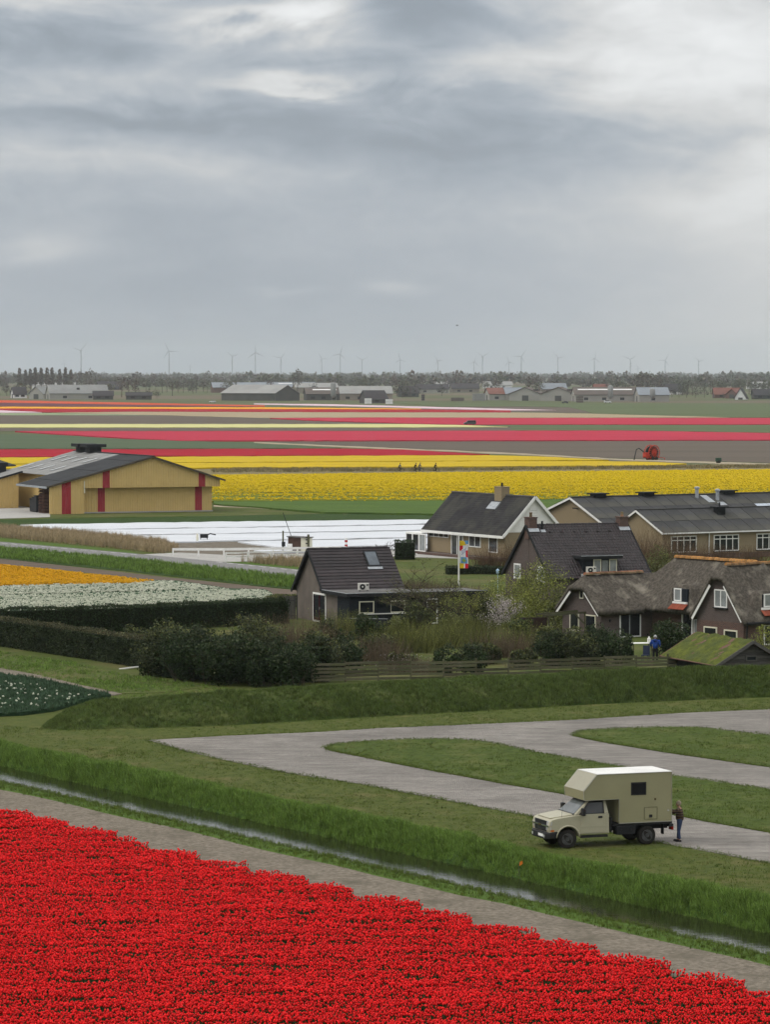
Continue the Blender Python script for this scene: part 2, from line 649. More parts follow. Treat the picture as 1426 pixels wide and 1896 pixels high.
# ------------------------------------------------------------------ the ground: one sheet with the ditch cut in
def build_ground():
    rows = [(-2500, -0.5, 0), (-400, -0.5, 0), (40, -0.5, 0), (70.6, -0.5, 1), (74.5, -0.45, 2), (75.6, -0.47, 2), (77.2, -0.75, 3), (77.7, -1.2, 3),
            (78.9, -1.2, 3), (79.4, -0.74, 4), (80.1, -0.32, 4), (81.0, 0.02, 4), (82.3, 0.0, 5), (120, 0.0, 5), (400, 0.0, 6), (1500, 0, 6), (4000, 0, 6), (12000, 0, 6)]
    ts = [-17500, -6000, -2000, -400] + list(np.arange(-220, -55, 3.0)) + [100, 2000, 3500]
    vs, fs, mi = [], [], []
    for n, z, _ in rows:
        for t in ts:
            dn = 0.0
            dz = 0.0
            if 74 < n < 82.7 and -230 < t < -50:
                dn = 0.13 * wobble(np.array(t), np.array(n), 0.35, 1.0)
                dz = 0.04 * wobble(np.array(t), np.array(n * 3), 0.9, 4.0)
            vs.append(tuple(NT(n + float(dn), t, z + float(dz))))
    k = len(ts)
    for i in range(len(rows) - 1):
        for j in range(k - 1):
            fs.append((i * k + j, i * k + j + 1, (i + 1) * k + j + 1, (i + 1) * k + j))
            mi.append(rows[i][2])
    me = bpy.data.meshes.new('ground')
    me.from_pydata(vs, [], fs)
    me.polygons.foreach_set('material_index', mi)
    o = link_mesh('ground', me, [M['soil_tulip'], M['path'], M['verge'], M['mud'], M['bank'], M['lawn'], M['far_land']])
    me.update()
    if me.polygons[5].normal.z < 0:
        me.flip_normals()
    tag(o, 'flat polder land with a ditch, mown grass and farmland to the horizon', None, None, 'structure')


build_ground()

# ditch water
wm = bpy.data.materials.new('ditch water')
wm.use_nodes = True
_b = wm.node_tree.nodes['Principled BSDF']
_b.inputs['Base Color'].default_value = (0.012, 0.011, 0.007, 1)
_b.inputs['Roughness'].default_value = 0.03
_b.inputs['IOR'].default_value = 1.6
_b.inputs['Specular IOR Level'].default_value = 0.5
_n = wm.node_tree.nodes.new('ShaderNodeTexNoise')
_n.inputs['Scale'].default_value = 4.2
_n.inputs['Detail'].default_value = 4.0
_tc = wm.node_tree.nodes.new('ShaderNodeTexCoord')
_mp = wm.node_tree.nodes.new('ShaderNodeMapping')
_mp.inputs['Rotation'].default_value = (0, 0, 0.15)
_mp.inputs['Scale'].default_value = (0.55, 1.5, 1)
wm.node_tree.links.new(_tc.outputs['Object'], _mp.inputs['Vector'])
wm.node_tree.links.new(_mp.outputs[0], _n.inputs['Vector'])
_bp = wm.node_tree.nodes.new('ShaderNodeBump')
_bp.inputs['Distance'].default_value = 0.0045
wm.node_tree.links.new(_n.outputs[0], _bp.inputs['Height'])
wm.node_tree.links.new(_bp.outputs[0], _b.inputs['Normal'])
b = MB()
for t0, t1 in ((-3000, -230), (-230, -50), (-50, 500)):
    b.quad(NT(76.4, t0, -0.62), NT(79.8, t0, -0.62), NT(79.8, t1, -0.62), NT(76.4, t1, -0.62))
tag(b.build('ditch_water', wm), 'narrow ditch of rippled dark water', None, None, 'structure')


# ------------------------------------------------------------------ sheets and field slabs measured from the picture
JR = random.Random(44)


def plate(name, px, h, m, label, kind='structure', z0=-0.02, parent=None, jit=0.0):
    """closed slab whose top outline lies at height h over the picked ground points"""
    if jit:                                         # slightly uneven borders
        out = []
        for a, b in zip(px, list(px[1:]) + [px[0]]):
            n_ = max(1, int(math.hypot(b[0] - a[0], b[1] - a[1]) / 22))
            for k in range(n_):
                s_ = k / n_
                j_ = 0 if k == 0 else jit
                out.append((a[0] + (b[0] - a[0]) * s_ + JR.uniform(-4, 4) * bool(j_), a[1] + (b[1] - a[1]) * s_ + JR.uniform(-j_, j_)))
        px = out
    pts = [G(p[0], p[1], h) for p in px]
    q = []
    for i, p in enumerate(pts):                     # cut long edges so big slabs keep small triangles
        q.append(p)
    mb = MB()
    mb.prism([(p.x, p.y, z0) for p in q], (0, 0, h - z0))
    o = mb.build(name, m, parent)
    return tag(o, label, None, None, kind)


def smooth_line(pts, n=6):
    """Catmull-Rom through picked pixels"""
    P = [pts[0]] + list(pts) + [pts[-1]]
    out = []
    for i in range(1, len(P) - 2):
        for k in range(n):
            t = k / n
            a, b_, c, d = (np.array(P[i + j], float) for j in (-1, 0, 1, 2))
            out.append(tuple(0.5 * (2 * b_ + (c - a) * t + (2 * a - 5 * b_ + 4 * c - d) * t * t + (3 * b_ - a - 3 * c + d) * t ** 3)))
    out.append(tuple(pts[-1]))
    return out


road_top = [(275, 1370), (420, 1362), (590, 1355), (700, 1348), (853, 1342), (1056, 1333), (1260, 1320), (1426, 1313), (1700, 1298)]
road_bot = [(1700, 1652), (1426, 1597), (1306, 1575), (1264, 1568), (994, 1512), (946, 1504), (822, 1480), (700, 1457), (520, 1428), (400, 1404), (330, 1386)]
ROAD_PX = road_top + road_bot
plate('parking_road', ROAD_PX, 0.03, M['pavers'], 'grey brick-paved parking lanes around grass islands', z0=-0.05)
ISL1 = smooth_line([(602, 1384), (612, 1379), (640, 1375), (700, 1371), (780, 1368), (853, 1369), (914, 1376), (1005, 1395), (1158, 1420), (1250, 1436), (1426, 1461)]) + [(1720, 1505), (1720, 1596)] + \
    smooth_line([(1426, 1540), (1306, 1519), (1272, 1512), (1039, 1468), (946, 1452), (760, 1418), (680, 1402), (620, 1390), (602, 1384)])
ISL2 = smooth_line([(1061, 1361), (1070, 1356), (1087, 1352), (1158, 1348), (1260, 1346), (1311, 1348), (1362, 1355), (1426, 1361)]) + [(1720, 1392), (1720, 1470)] + \
    smooth_line([(1426, 1419), (1311, 1403), (1209, 1388), (1107, 1371), (1075, 1364), (1061, 1361)])
for P in (ISL1, ISL2):
    plate('grass_island', P, 0.075, M['island'], 'low mown grass island between the paved lanes', z0=-0.03)


# mound of rough grass behind the lanes
def resample(pts, n):
    pts = [Vector(p) for p in pts]
    L = [0]
    for a, b_ in zip(pts, pts[1:]):
        L.append(L[-1] + (b_ - a).length)
    out = []
    for k in range(n):
        s = L[-1] * k / (n - 1)
        i = 0
        while i < len(L) - 2 and L[i + 1] < s:
            i += 1
        t = (s - L[i]) / max(L[i + 1] - L[i], 1e-6)
        out.append(pts[i].lerp(pts[i + 1], min(max(t, 0), 1)))
    return out


mb_near = [G(*p) for p in [(75, 1349), (120, 1352), (170, 1351), (400, 1345), (700, 1327), (903, 1316), (1107, 1304), (1426, 1291), (1700, 1279)]]
mb_crest = [G(*p) for p in [(88, 1340, 0.06), (128, 1316, 0.6), (175, 1299, 1.15), (400, 1283, 1.45), (700, 1265, 1.5), (903, 1252, 1.5), (1107, 1245, 1.5), (1426, 1237, 1.5), (1700, 1228, 1.5)]]
NS = 150
near_r = resample([(p.x, p.y, 0) for p in mb_near], NS)
crest_r = []
cr = resample(mb_crest, NS)
MOUND_V = []
NC = 15
for i in range(NS):
    a, c = near_r[i], cr[i]
    back = Vector((c.x + (c.x - a.x) * 0.75, c.y + max((c.y - a.y) * 0.75, 1.0), 0))
    for j in range(NC):
        if j <= 9:
            s = j / 9
            x, y = a.x + (c.x - a.x) * s, a.y + (c.y - a.y) * s
            z = c.z * math.sin(s * math.pi / 2) ** 1.05
        else:
            s = (j - 9) / (NC - 1 - 9)
            x, y = c.x + (back.x - c.x) * s, c.y + (back.y - c.y) * s
            z = c.z * (0.5 + 0.5 * math.cos(s * math.pi))
        w = float(wobble(np.array(x), np.array(y), 0.8, 2.0)) * 0.07 + float(wobble(np.array(x), np.array(y), 2.3, 5.0)) * 0.05
        edge = min(1, j / 2, (NC - 1 - j) / 2)
        MOUND_V.append((x, y, z + w * edge * min(1, c.z) - (0.04 if j in (0, NC - 1) else 0)))
fs = [(i * NC + j, (i + 1) * NC + j, (i + 1) * NC + j + 1, i * NC + j + 1) for i in range(NS - 1) for j in range(NC - 1)]
me = bpy.data.meshes.new('grass_mound')
me.from_pydata(MOUND_V, [], fs)
o = link_mesh('grass_mound', me, M['mound'], None, True)
tag(o, 'long low bank of rough grass between the lanes and the gardens', None, None, 'structure')

# village ground: gardens behind the mound
plate('garden_ground', [(-200, 1262), (120, 1268), (300, 1270), (560, 1265), (1000, 1250), (1700, 1238), (1700, 950), (1000, 975), (700, 1030), (640, 1085), (520, 1092), (500, 1120), (-200, 1150)],
      0.02, M['garden'], 'grassy garden ground around the houses')

# ------------------------------------------------------------------ left side: plots, hedges' field, road
M['leafy'] = mat('dark tulip leaves', (0.032, 0.062, 0.032), (0.02, 0.042, 0.022), scale=5, detail=6, bump=0.1, bscale=12)
plate('green_bed', [(-160, 1243), (0, 1247), (60, 1254), (130, 1268), (205, 1285), (150, 1295), (100, 1310), (40, 1318), (-160, 1326)], 0.25, M['leafy'],
      'dark green bed of unopened tulips at the left edge', kind='stuff')
plate('field_path', [(-160, 1232), (0, 1237), (70, 1249), (140, 1266), (225, 1284), (208, 1287), (130, 1271), (60, 1257), (0, 1250), (-160, 1246)], 0.05, M['path'],
      'narrow dry path beside the dark green bed')
plate('verge_strip', [(-160, 1196), (0, 1204), (145, 1227), (260, 1252), (380, 1272), (300, 1282), (225, 1284), (140, 1266), (0, 1237), (-160, 1232)], 0.035, M['garden'],
      'strip of bright grass below the clipped hedge')
M['orange_bloom'] = mat('orange tulip bed', (0.10, 0.10, 0.02), (0.06, 0.07, 0.02), scale=3)
M['white_bed'] = mat('white tulip bed leaves', (0.05, 0.085, 0.045), (0.03, 0.06, 0.03), scale=3)
ORANGE = [(-200, 1030), (0, 1044), (120, 1056), (285, 1074), (240, 1078), (100, 1080), (-200, 1088)]
WHITE_A = [(-200, 1088), (100, 1080), (240, 1078), (290, 1074), (330, 1075), (417, 1088), (250, 1093), (-200, 1104)]
WHITE_B = [(-200, 1109), (0, 1101), (250, 1095), (420, 1089), (490, 1091), (503, 1097), (503, 1105), (480, 1110), (250, 1118), (0, 1126), (-200, 1132)]
WHITE_C = [(-200, 1136), (0, 1129), (250, 1122), (480, 1114), (500, 1116), (500, 1122), (-200, 1142)]
plate('plot_soil', [(-220, 1018), (0, 1034), (160, 1052), (300, 1068), (480, 1086), (560, 1094), (560, 1120), (500, 1130), (-220, 1160)], 0.03, M['soil'], 'soil of the small bulb plot beside the road')
plate('orange_bed', ORANGE, 0.3, M['orange_bloom'], 'bed of orange yellow tulips beside the road', kind='stuff')
for P in (WHITE_A, WHITE_B, WHITE_C):
    plate('white_bed', P, 0.3, M['white_bed'], 'bed of white tulips behind the clipped hedge', kind='stuff')

# the road on its low bank
plate('road_bank', [(-220, 995), (0, 1013), (240, 1033), (480, 1059), (640, 1078), (640, 1096), (560, 1092), (480, 1085), (240, 1058), (0, 1034), (-220, 1017)],
      0.05, M['dark_grass'], 'green road bank above the bulb plot')
plate('village_road', [(-220, 984), (0, 1003), (240, 1024), (480, 1047), (640, 1064), (640, 1079), (480, 1060), (240, 1034), (0, 1012.5), (-220, 995)], 0.09, M['asphalt'],
      'narrow asphalt road crossing behind the plot', z0=-0.05)
plate('bridge_apron', [(262, 1026.5), (330, 1023), (430, 1028), (560, 1025), (720, 1018), (860, 1024), (860, 1034), (720, 1030), (560, 1036), (440, 1040), (392, 1040), (400, 1044)], 0.07, M['concrete'],
      'pale concrete lane leaving the road over the ditch', z0=-0.05)
mb = MB()


def dash_line(p0, p1, n, frac, wpx, z):
    for k in range(n):
        a, c = k / n, (k + frac) / n
        A = (p0[0] + (p1[0] - p0[0]) * a, p0[1] + (p1[1] - p0[1]) * a)
        C = (p0[0] + (p1[0] - p0[0]) * c, p0[1] + (p1[1] - p0[1]) * c)
        pa, pc = G(A[0], A[1], z), G(C[0], C[1], z)
        w = Vector((0.85, 0.53, 0)) * wpx
        mb.quad(pa - w, pc - w, pc + w, pa + w)


dash_line((-220, 986.3), (260, 1027.5), 26, 0.6, 0.09, 0.096)
dash_line((400, 1040.5), (640, 1065.3), 12, 0.6, 0.09, 0.096)
dash_line((-220, 993.8), (640, 1077.3), 42, 0.6, 0.09, 0.096)
tag(mb.build('road_marking', M['white_line']), 'white dashes along both edges of the road', None, None, 'structure')
plate('road_verge', [(-220, 978), (0, 996.5), (240, 1020), (262, 1026.5), (240, 1024), (0, 1003), (-220, 984)], 0.06, M['verge'], 'grass verge between road and reeds')
plate('road_verge', [(392, 1040), (440, 1040), (560, 1040), (640, 1056), (640, 1064), (480, 1047)], 0.055, M['verge'], 'grass verge below the white railing')

# field under white plastic
M['plastic'] = mat('white plastic sheet', (0.64, 0.655, 0.68), (0.50, 0.52, 0.55), scale=0.35, detail=9, rough=0.45, bump=0.25, bscale=0.5, stretch=(0.12, 1, 1), lo=0.3, hi=0.75)
plate('gravel_soil', [(-220, 975), (20, 973), (300, 967), (860, 960), (860, 1024), (720, 1018), (560, 1025), (430, 1028), (330, 1023), (262, 1016), (120, 1000), (-220, 980)],
      0.03, M['gravel'], 'rough grey soil around the white sheets')
SHEETS = [[(37, 971.5), (300, 967), (620, 963.5), (860, 961), (860, 968), (620, 973), (300, 977.6), (110, 981), (60, 975)],
          [(145, 982), (300, 979), (620, 974.5), (860, 970), (860, 979), (620, 984), (300, 989), (195, 990)],
          [(202, 992.5), (300, 990.5), (620, 985.5), (860, 981), (860, 992), (620, 997.5), (435, 1000.5), (330, 1003), (285, 1002.5)],
          [(440, 1002.5), (620, 999.5), (860, 994), (860, 1006), (620, 1012), (510, 1012.5)],
          [(470, 1019), (545, 1015), (620, 1014), (860, 1008), (860, 1013), (620, 1020), (500, 1023)]]
for P in SHEETS:
    plate('plastic_sheet', P, 0.18, M['plastic'], 'long white plastic sheet laid over a crop bed', jit=0.55)
plate('barn_verge', [(-220, 962), (0, 962), (300, 957), (600, 951), (1000, 954), (1000, 958), (860, 961), (300, 967), (20, 973), (-220, 976)], 0.06, M['dark_grass'], 'dark grass verge before the yellow barn')
plate('barn_yard', [(-220, 935), (40, 935), (92, 950), (92, 957), (0, 960), (-220, 961)], 0.05, M['concrete'], 'pale concrete yard beside the yellow barn')
plate('barn_lawn', [(92, 949), (395, 944), (395, 935), (430, 933), (660, 952), (600, 953), (92, 959)], 0.04, M['garden'], 'grass around the yellow barn')
M['track'] = mat('sandy track', (0.36, 0.30, 0.22), (0.27, 0.23, 0.16), scale=0.6, detail=7)
plate('sandy_track', [(395, 934.5), (470, 936.5), (560, 943), (680, 950), (640, 952), (540, 946), (460, 940), (395, 938)], 0.075, M['track'], 'sandy track beside the yellow barn')

# ------------------------------------------------------------------ flower fields
M['tulip_green'] = mat('green tulip leaves', (0.085, 0.135, 0.028), (0.055, 0.095, 0.022), scale=0.6, detail=8, stretch=(0.2, 1, 1), bump=0.2, bscale=2)
M['yellow_under'] = mat('yellow field leaves', (0.20, 0.19, 0.012), (0.09, 0.12, 0.016), scale=0.5, detail=8, stretch=(0.12, 1, 1), bump=0.2, bscale=2)
M['yellow_far'] = mat('yellow tulips far', (0.56, 0.375, 0.012), (0.36, 0.27, 0.016), scale=0.5, detail=8, stretch=(0.1, 1, 1))
M['red_far'] = mat('deep red tulips', (0.36, 0.010, 0.024), (0.24, 0.008, 0.019), scale=0.3, detail=8, stretch=(0.1, 1, 1))
M['pink_far'] = mat('pink red tulips', (0.43, 0.032, 0.062), (0.33, 0.024, 0.046), scale=0.3, detail=8, stretch=(0.06, 1, 1))
M['pale_far'] = mat('pale yellow daffodils', (0.56, 0.53, 0.24), (0.46, 0.44, 0.20), scale=0.2, stretch=(0.1, 1, 1))
M['tan_far'] = mat('straw covered field', (0.36, 0.285, 0.18), (0.29, 0.235, 0.15), scale=0.08, detail=8, stretch=(0.2, 1, 1))
M['green_far'] = mat('far green crop', (0.10, 0.125, 0.06), (0.075, 0.10, 0.045), scale=0.05, detail=8, stretch=(0.1, 1, 1))
M['sage_far'] = mat('blue green crop', (0.085, 0.115, 0.065), (0.065, 0.09, 0.05), scale=0.06, detail=8, stretch=(0.1, 1, 1))
M['soil_far'] = mat('far bare soil', (0.12, 0.098, 0.078), (0.095, 0.078, 0.062), scale=0.06, detail=8, stretch=(0.1, 1, 1))
M['orange_far'] = mat('orange red tulips', (0.55, 0.085, 0.03), (0.42, 0.06, 0.025), scale=0.1, stretch=(0.1, 1, 1))
M['purple_far'] = mat('dark purple tulips', (0.13, 0.045, 0.055), (0.09, 0.032, 0.04), scale=0.1, stretch=(0.1, 1, 1))
M['gold_far'] = mat('golden tulips', (0.75, 0.36, 0.02), (0.62, 0.28, 0.02), scale=0.1, stretch=(0.1, 1, 1))
M['lilac_far'] = mat('lilac hyacinths', (0.62, 0.46, 0.50), (0.52, 0.40, 0.44), scale=0.1, stretch=(0.1, 1, 1))
M['mint_far'] = mat('pale green bed', (0.26, 0.30, 0.18), (0.20, 0.24, 0.14), scale=0.1, stretch=(0.1, 1, 1))
M['reed_grass'] = mat('dry grass strip', (0.22, 0.17, 0.09), (0.14, 0.125, 0.055), scale=0.5, detail=8)
W0, W1 = -220, 1650
FIELDS = [
    ('green_field', [(395, 928), (840, 926), (1100, 922), (W1, 912), (W1, 948), (1000, 954), (600, 948), (395, 932)], 0.30, 'tulip_green', 'green strip of unopened tulips below the yellow field'),
    ('dry_verge', [(W0, 868), (300, 866), (900, 867), (1426, 858), (W1, 855), (W1, 868), (1426, 869.5), (700, 877), (W0, 884)], 0.06, 'reed_grass', 'brown dry grass verge with a path between yellow fields'),
    ('yellow_strip', [(W0, 862), (300, 857.5), (946, 853.5), (1128, 854), (1200, 855), (1272, 858), (1240, 861), (946, 863), (300, 866), (W0, 868)], 0.35, 'yellow_far', 'thin yellow tulip strip beyond the path'),
    ('yellow_strip', [(W0, 848), (286, 845.5), (900, 842.5), (1000, 845), (1128, 851.5), (1000, 852), (300, 856.3), (W0, 860)], 0.35, 'yellow_far', 'farther thin yellow tulip strip below the red strip'),
    ('red_strip', [(W0, 832), (0, 832), (286, 831.5), (640, 830.5), (740, 832), (907, 841), (700, 843), (286, 844), (W0, 847)], 0.35, 'red_far', 'deep red tulip strip behind the yellow barn'),
    ('dark_soil_field', [(470, 817), (950, 815.6), (1426, 814.5), (W1, 814), (W1, 862), (1426, 857), (1148, 848.5), (950, 838), (638, 825)], 0.05, 'soil_far', 'dark bare field behind the red hose reel'),
    ('sandy_track', [(470, 818), (638, 825.5), (950, 838.5), (1148, 849.5), (1426, 858), (1426, 861.5), (1148, 852), (950, 841), (638, 828), (470, 820)], 0.08, 'track', 'sandy track crossing between the flower fields'),
    ('sage_field', [(W0, 800), (0, 804), (120, 806), (236, 813), (470, 820), (632, 829.5), (300, 830.5), (W0, 831)], 0.2, 'sage_far', 'grey green field behind the yellow barn'),
    ('pink_field', [(27, 798.3), (470, 798), (1148, 797), (1426, 801.5), (W1, 805), (W1, 814), (1426, 814), (946, 815.2), (470, 815.4), (337, 815.6), (236, 811), (120, 804)], 0.35, 'pink_far', 'wide pink red tulip band in the middle distance'),
    ('brown_field', [(W0, 791.5), (946, 791), (946, 797), (470, 797.6), (27, 798), (W0, 800)], 0.05, 'soil_far', 'thin bare strip above the wide pink band'),
    ('green_strip', [(946, 790.5), (860, 786.5), (946, 786), (W1, 786), (W1, 804), (1426, 801), (1148, 796.6), (946, 797)], 0.15, 'green_far', 'green strip between the two pink red bands'),
    ('pale_strip', [(W0, 785), (749, 785), (860, 787), (941, 790), (700, 791), (W0, 791.2)], 0.3, 'pale_far', 'thin pale yellow strip of daffodils'),
    ('brown_field', [(W0, 768.5), (300, 769), (480, 774), (571, 778.5), (739, 783.5), (749, 784.6), (W0, 784.8)], 0.05, 'soil_far', 'bare field above the pale yellow strip'),
    ('pink_field', [(500, 774), (700, 773), (946, 773.6), (W1, 773.8), (W1, 785.6), (946, 785.6), (857, 786.2), (739, 783), (571, 778)], 0.35, 'pink_far', 'farther pink red tulip band'),
    ('tan_field', [(77, 763.5), (269, 762), (946, 763.5), (1100, 766), (1350, 772.6), (946, 773.2), (700, 772.6), (480, 773.6), (300, 768.6)], 0.06, 'tan_far', 'straw coloured field behind the farther pink band'),
    ('mint_strip', [(W0, 765), (77, 764.5), (290, 768.6), (W0, 768.2)], 0.1, 'mint_far', 'pale green strip left of the straw field'),
    ('lilac_strip', [(W0, 759), (0, 759.6), (60, 762), (77, 763.4), (W0, 764.8)], 0.25, 'lilac_far', 'pale lilac strip at the left edge'),
    ('dark_red_strip', [(W0, 756), (480, 757.5), (800, 758), (946, 760), (946, 763), (269, 761.6), (77, 763), (30, 760), (W0, 758.6)], 0.25, 'red_far', 'thin dark red strip under the golden strip'),
    ('gold_strip', [(W0, 752.3), (470, 754), (780, 756.6), (780, 757.6), (470, 757), (W0, 755.6)], 0.3, 'gold_far', 'thin golden yellow tulip strip'),
    ('purple_strip', [(W0, 744.6), (0, 745.6), (300, 750), (470, 752.6), (470, 753.6), (W0, 752)], 0.25, 'purple_far', 'dark purple tulip strip at the far left'),
    ('orange_strip', [(W0, 739), (0, 741), (250, 745.6), (490, 750.5), (490, 752.4), (240, 749), (0, 745), (W0, 744)], 0.3, 'orange_far', 'orange red tulip strip slanting below the far barns'),
    ('lilac_strip', [(470, 747), (620, 748.4), (946, 757), (1030, 759), (946, 759.6), (700, 753.4), (470, 748.2)], 0.25, 'lilac_far', 'thin pale strip slanting below the far farm'),
    ('brown_field', [(820, 753.6), (946, 752.6), (1060, 754), (1150, 765), (946, 763), (946, 760.2), (1030, 759.4)], 0.05, 'soil_far', 'grey brown wedge beside the far green field'),
    ('green_field', [(720, 744), (946, 747), (W1, 746), (W1, 773.4), (1352, 772.4), (1100, 765.6), (1055, 754), (946, 752.2), (820, 753)], 0.12, 'green_far', 'far green field before the long grey barns'),
]
for nm, P, h, mk, lb in FIELDS:
    plate(nm, P, h, M[mk], lb, jit=0.22 if P[0][1] < 800 else 0.4)
YELLOW = [(W0, 884), (395, 880), (700, 876.5), (1426, 869.5), (W1, 867), (W1, 912), (1100, 922), (840, 926), (395, 927.5), (W0, 932)]
plate('yellow_field', YELLOW, 0.34, M['yellow_under'], 'leafy floor of the broad yellow tulip field')


# ------------------------------------------------------------------ flowers
def tulip_proto(hr, hh, stem, leaves=2, seed=0, n=6):
    rnd = random.Random(seed)
    m = MB()
    m.lathe((0, 0, stem), (0, 0, 1), [(0, hr * 0.45), (hh * 0.3, hr), (hh * 0.72, hr * 0.95), (hh, hr * 0.5)], n, 0)
    m.tube([(0, 0, 0), (0.01, 0, stem * 0.6), (0, 0, stem)], 0.006, 3, 1, False)
    for k in range(leaves):
        a = rnd.uniform(0, 6.28)
        d = Vector((math.cos(a), math.sin(a), 0))
        s = Vector((-d.y, d.x, 0))
        h = stem * rnd.uniform(0.6, 0.85)
        p = [d * 0.01 - s * 0.012, d * 0.01 + s * 0.012, d * 0.07 + s * 0.026 + Vector((0, 0, h * 0.6)), d * 0.07 - s * 0.026 + Vector((0, 0, h * 0.6)), d * 0.13 + Vector((0, 0, h))]
        m.add(p, [(0, 1, 2, 3), (3, 2, 4)], 1)
    return m


M['red_petal'] = mat('red tulip petals', (0.84, 0.030, 0.029), (0.68, 0.015, 0.018), scale=9, rough=0.55, objrand=0.38, trans=0.18)
M['tulip_leaf'] = mat('tulip leaf', (0.055, 0.10, 0.04), (0.04, 0.075, 0.03), scale=6, rough=0.6, objrand=0.3, trans=0.15)
rg = np.random.default_rng(11)
PX_, PY_ = [], []
PITCH_Y = 3.46
i = 0
y_top = 172.0
while y_top > 96:
    y_mid = y_top - PITCH_Y / 2
    xe = (70.25 - N.y * y_mid) / N.x + rg.uniform(-0.3, 0.5)         # bed end beside the path
    x_l = -(0.1084 * y_top) - 6
    if xe > x_l:
        xr = min(xe, 0.1084 * y_top + 6)
        n = int((xr - x_l) * PITCH_Y * 150)
        x = rg.uniform(x_l, xr, n)
        yy = rg.uniform(0, PITCH_Y, n)
        yy = np.round(yy / 0.145) * 0.145 + rg.normal(0, 0.03, n)     # planted in rows
        f = yy / PITCH_Y
        end = xe + 1.95 * (f - 0.5) - 0.6 * np.abs(f - 0.5) - rg.exponential(0.22, n) + 0.35
        keep = x < end
        keep &= ~((np.abs(yy - PITCH_Y) < 0.14) | (yy < 0.10))                       # wheel gap between beds
        for q in (0.25, 0.5, 0.75):
            gw = 0.12 * (1 + 0.8 * wobble(x * 1.3, np.full(n, y_top + q * 7), 1.0, 2.0))
            keep &= ~((np.abs(yy - PITCH_Y * q) < gw) & (rg.random(n) < 0.8))
        w = wobble(x, (y_top - yy) * 2.2, 1.1, 3.0) + 0.6 * wobble(x * 2.1, (y_top - yy) * 5, 1.0, 1.0)
        keep &= rg.random(n) < np.clip(1.2 - np.maximum(w - 0.3, 0) * 1.5, 0.04, 1)
        PX_.append(x[keep])
        PY_.append((y_top - yy + 0.035 * x)[keep])
    y_top -= PITCH_Y
x, y = np.concatenate(PX_), np.concatenate(PY_)
n = len(x)
rowz = 0.06 * wobble(x * 0.9, np.round(y / 0.3) * 7.3, 1.0, 1.0) + 0.03 * wobble(x * 0.35, np.round(y / 0.87) * 3.1, 1.0, 6.0)
pts = np.stack([x, y, np.full(n, -0.5) + rg.normal(0, 0.012, n) + rowz], 1)
rot = np.stack([rg.normal(0, 0.12, n), rg.normal(0, 0.12, n), rg.uniform(0, 6.28, n)], 1)
scl = rg.normal(1.0, 0.09, n).clip(0.7, 1.25) * (1 + 0.06 * wobble(x, y, 0.5, 2.0))
print('red tulips', n)
scatter('red_tulips', pts, rot, scl, [tulip_proto(0.030, 0.068, 0.38, 2, s) for s in range(3)], [M['red_petal'], M['tulip_leaf']],
        'dense field of bright red tulips filling the foreground', None, True)


def blooms(name, px, h, rows, dens, hr, mats, label, fade=None, seed=1, row_dir=None, extra=None):
    """flower heads over a bed: little tufts in rows"""
    rg = np.random.default_rng(seed)
    poly = [G(p[0], p[1], h) for p in px]
    x, y = poly_points(poly, dens, rg)
    n = len(x)
    if rows:
        ca, sa = row_dir or (1.0, 0.0)
        v = -sa * x + ca * y
        u_ = ca * x + sa * y
        v = np.round(v / rows) * rows + rg.normal(0, rows * 0.13, n)
        x, y = ca * u_ - sa * v, sa * u_ + ca * v
    keep = np.ones(n, bool)
    if fade is not None:
        keep = rg.random(n) < fade(x, y)
    x, y = x[keep], y[keep]
    n = len(x)
    pts = np.stack([x, y, np.full(n, h) + rg.uniform(-0.08, 0.06, n)], 1)
    rot = np.stack([rg.normal(0, 0.2, n), rg.normal(0, 0.2, n), rg.uniform(0, 6.28, n)], 1)
    scl = rg.uniform(0.7, 1.3, n)
    pr = []
    for s in range(3):
        rr = random.Random(s + seed)
        m = MB()
        for k in range(3):
            c = (rr.uniform(-1.2, 1.2) * hr, rr.uniform(-1.2, 1.2) * hr, rr.uniform(-0.3, 0.3) * hr)
            m.lathe(c, (0, 0, 1), [(-hr * 0.5, hr * 0.4), (0, hr * 0.85), (hr * 0.8, hr * 0.35)], 5, 0)
        pr.append(m)
    return scatter(name, pts, rot, scl, pr, mats, label, None, True)


M['yellow_petal'] = mat('yellow petals', (0.64, 0.465, 0.010), (0.56, 0.395, 0.010), scale=4, rough=0.6, objrand=0.18, trans=0.15)
M['orange_petal'] = mat('orange yellow petals', (0.62, 0.33, 0.012), (0.54, 0.26, 0.01), scale=4, rough=0.6, objrand=0.2, trans=0.15)
M['white_petal'] = mat('white petals', (0.64, 0.64, 0.53), (0.56, 0.58, 0.44), scale=4, rough=0.6, objrand=0.1, trans=0.15)


def yellow_fade(x, y):
    v = (y - 548) / 150.0                                  # near half is leafier, in long green streaks
    w = wobble(x * 0.035, y * 0.5, 1.0, 1.0)
    band = np.sin(y * 0.85 + 0.8 * w) * 0.6 + np.sin(y * 0.37 + 2.0 + w) * 0.5
    s = -0.05 + 1.3 * v + 0.5 * band + 0.25 * wobble(x * 0.3, y * 1.4, 1.0, 4.0)
    return np.clip(s, 0.02, 1.0)


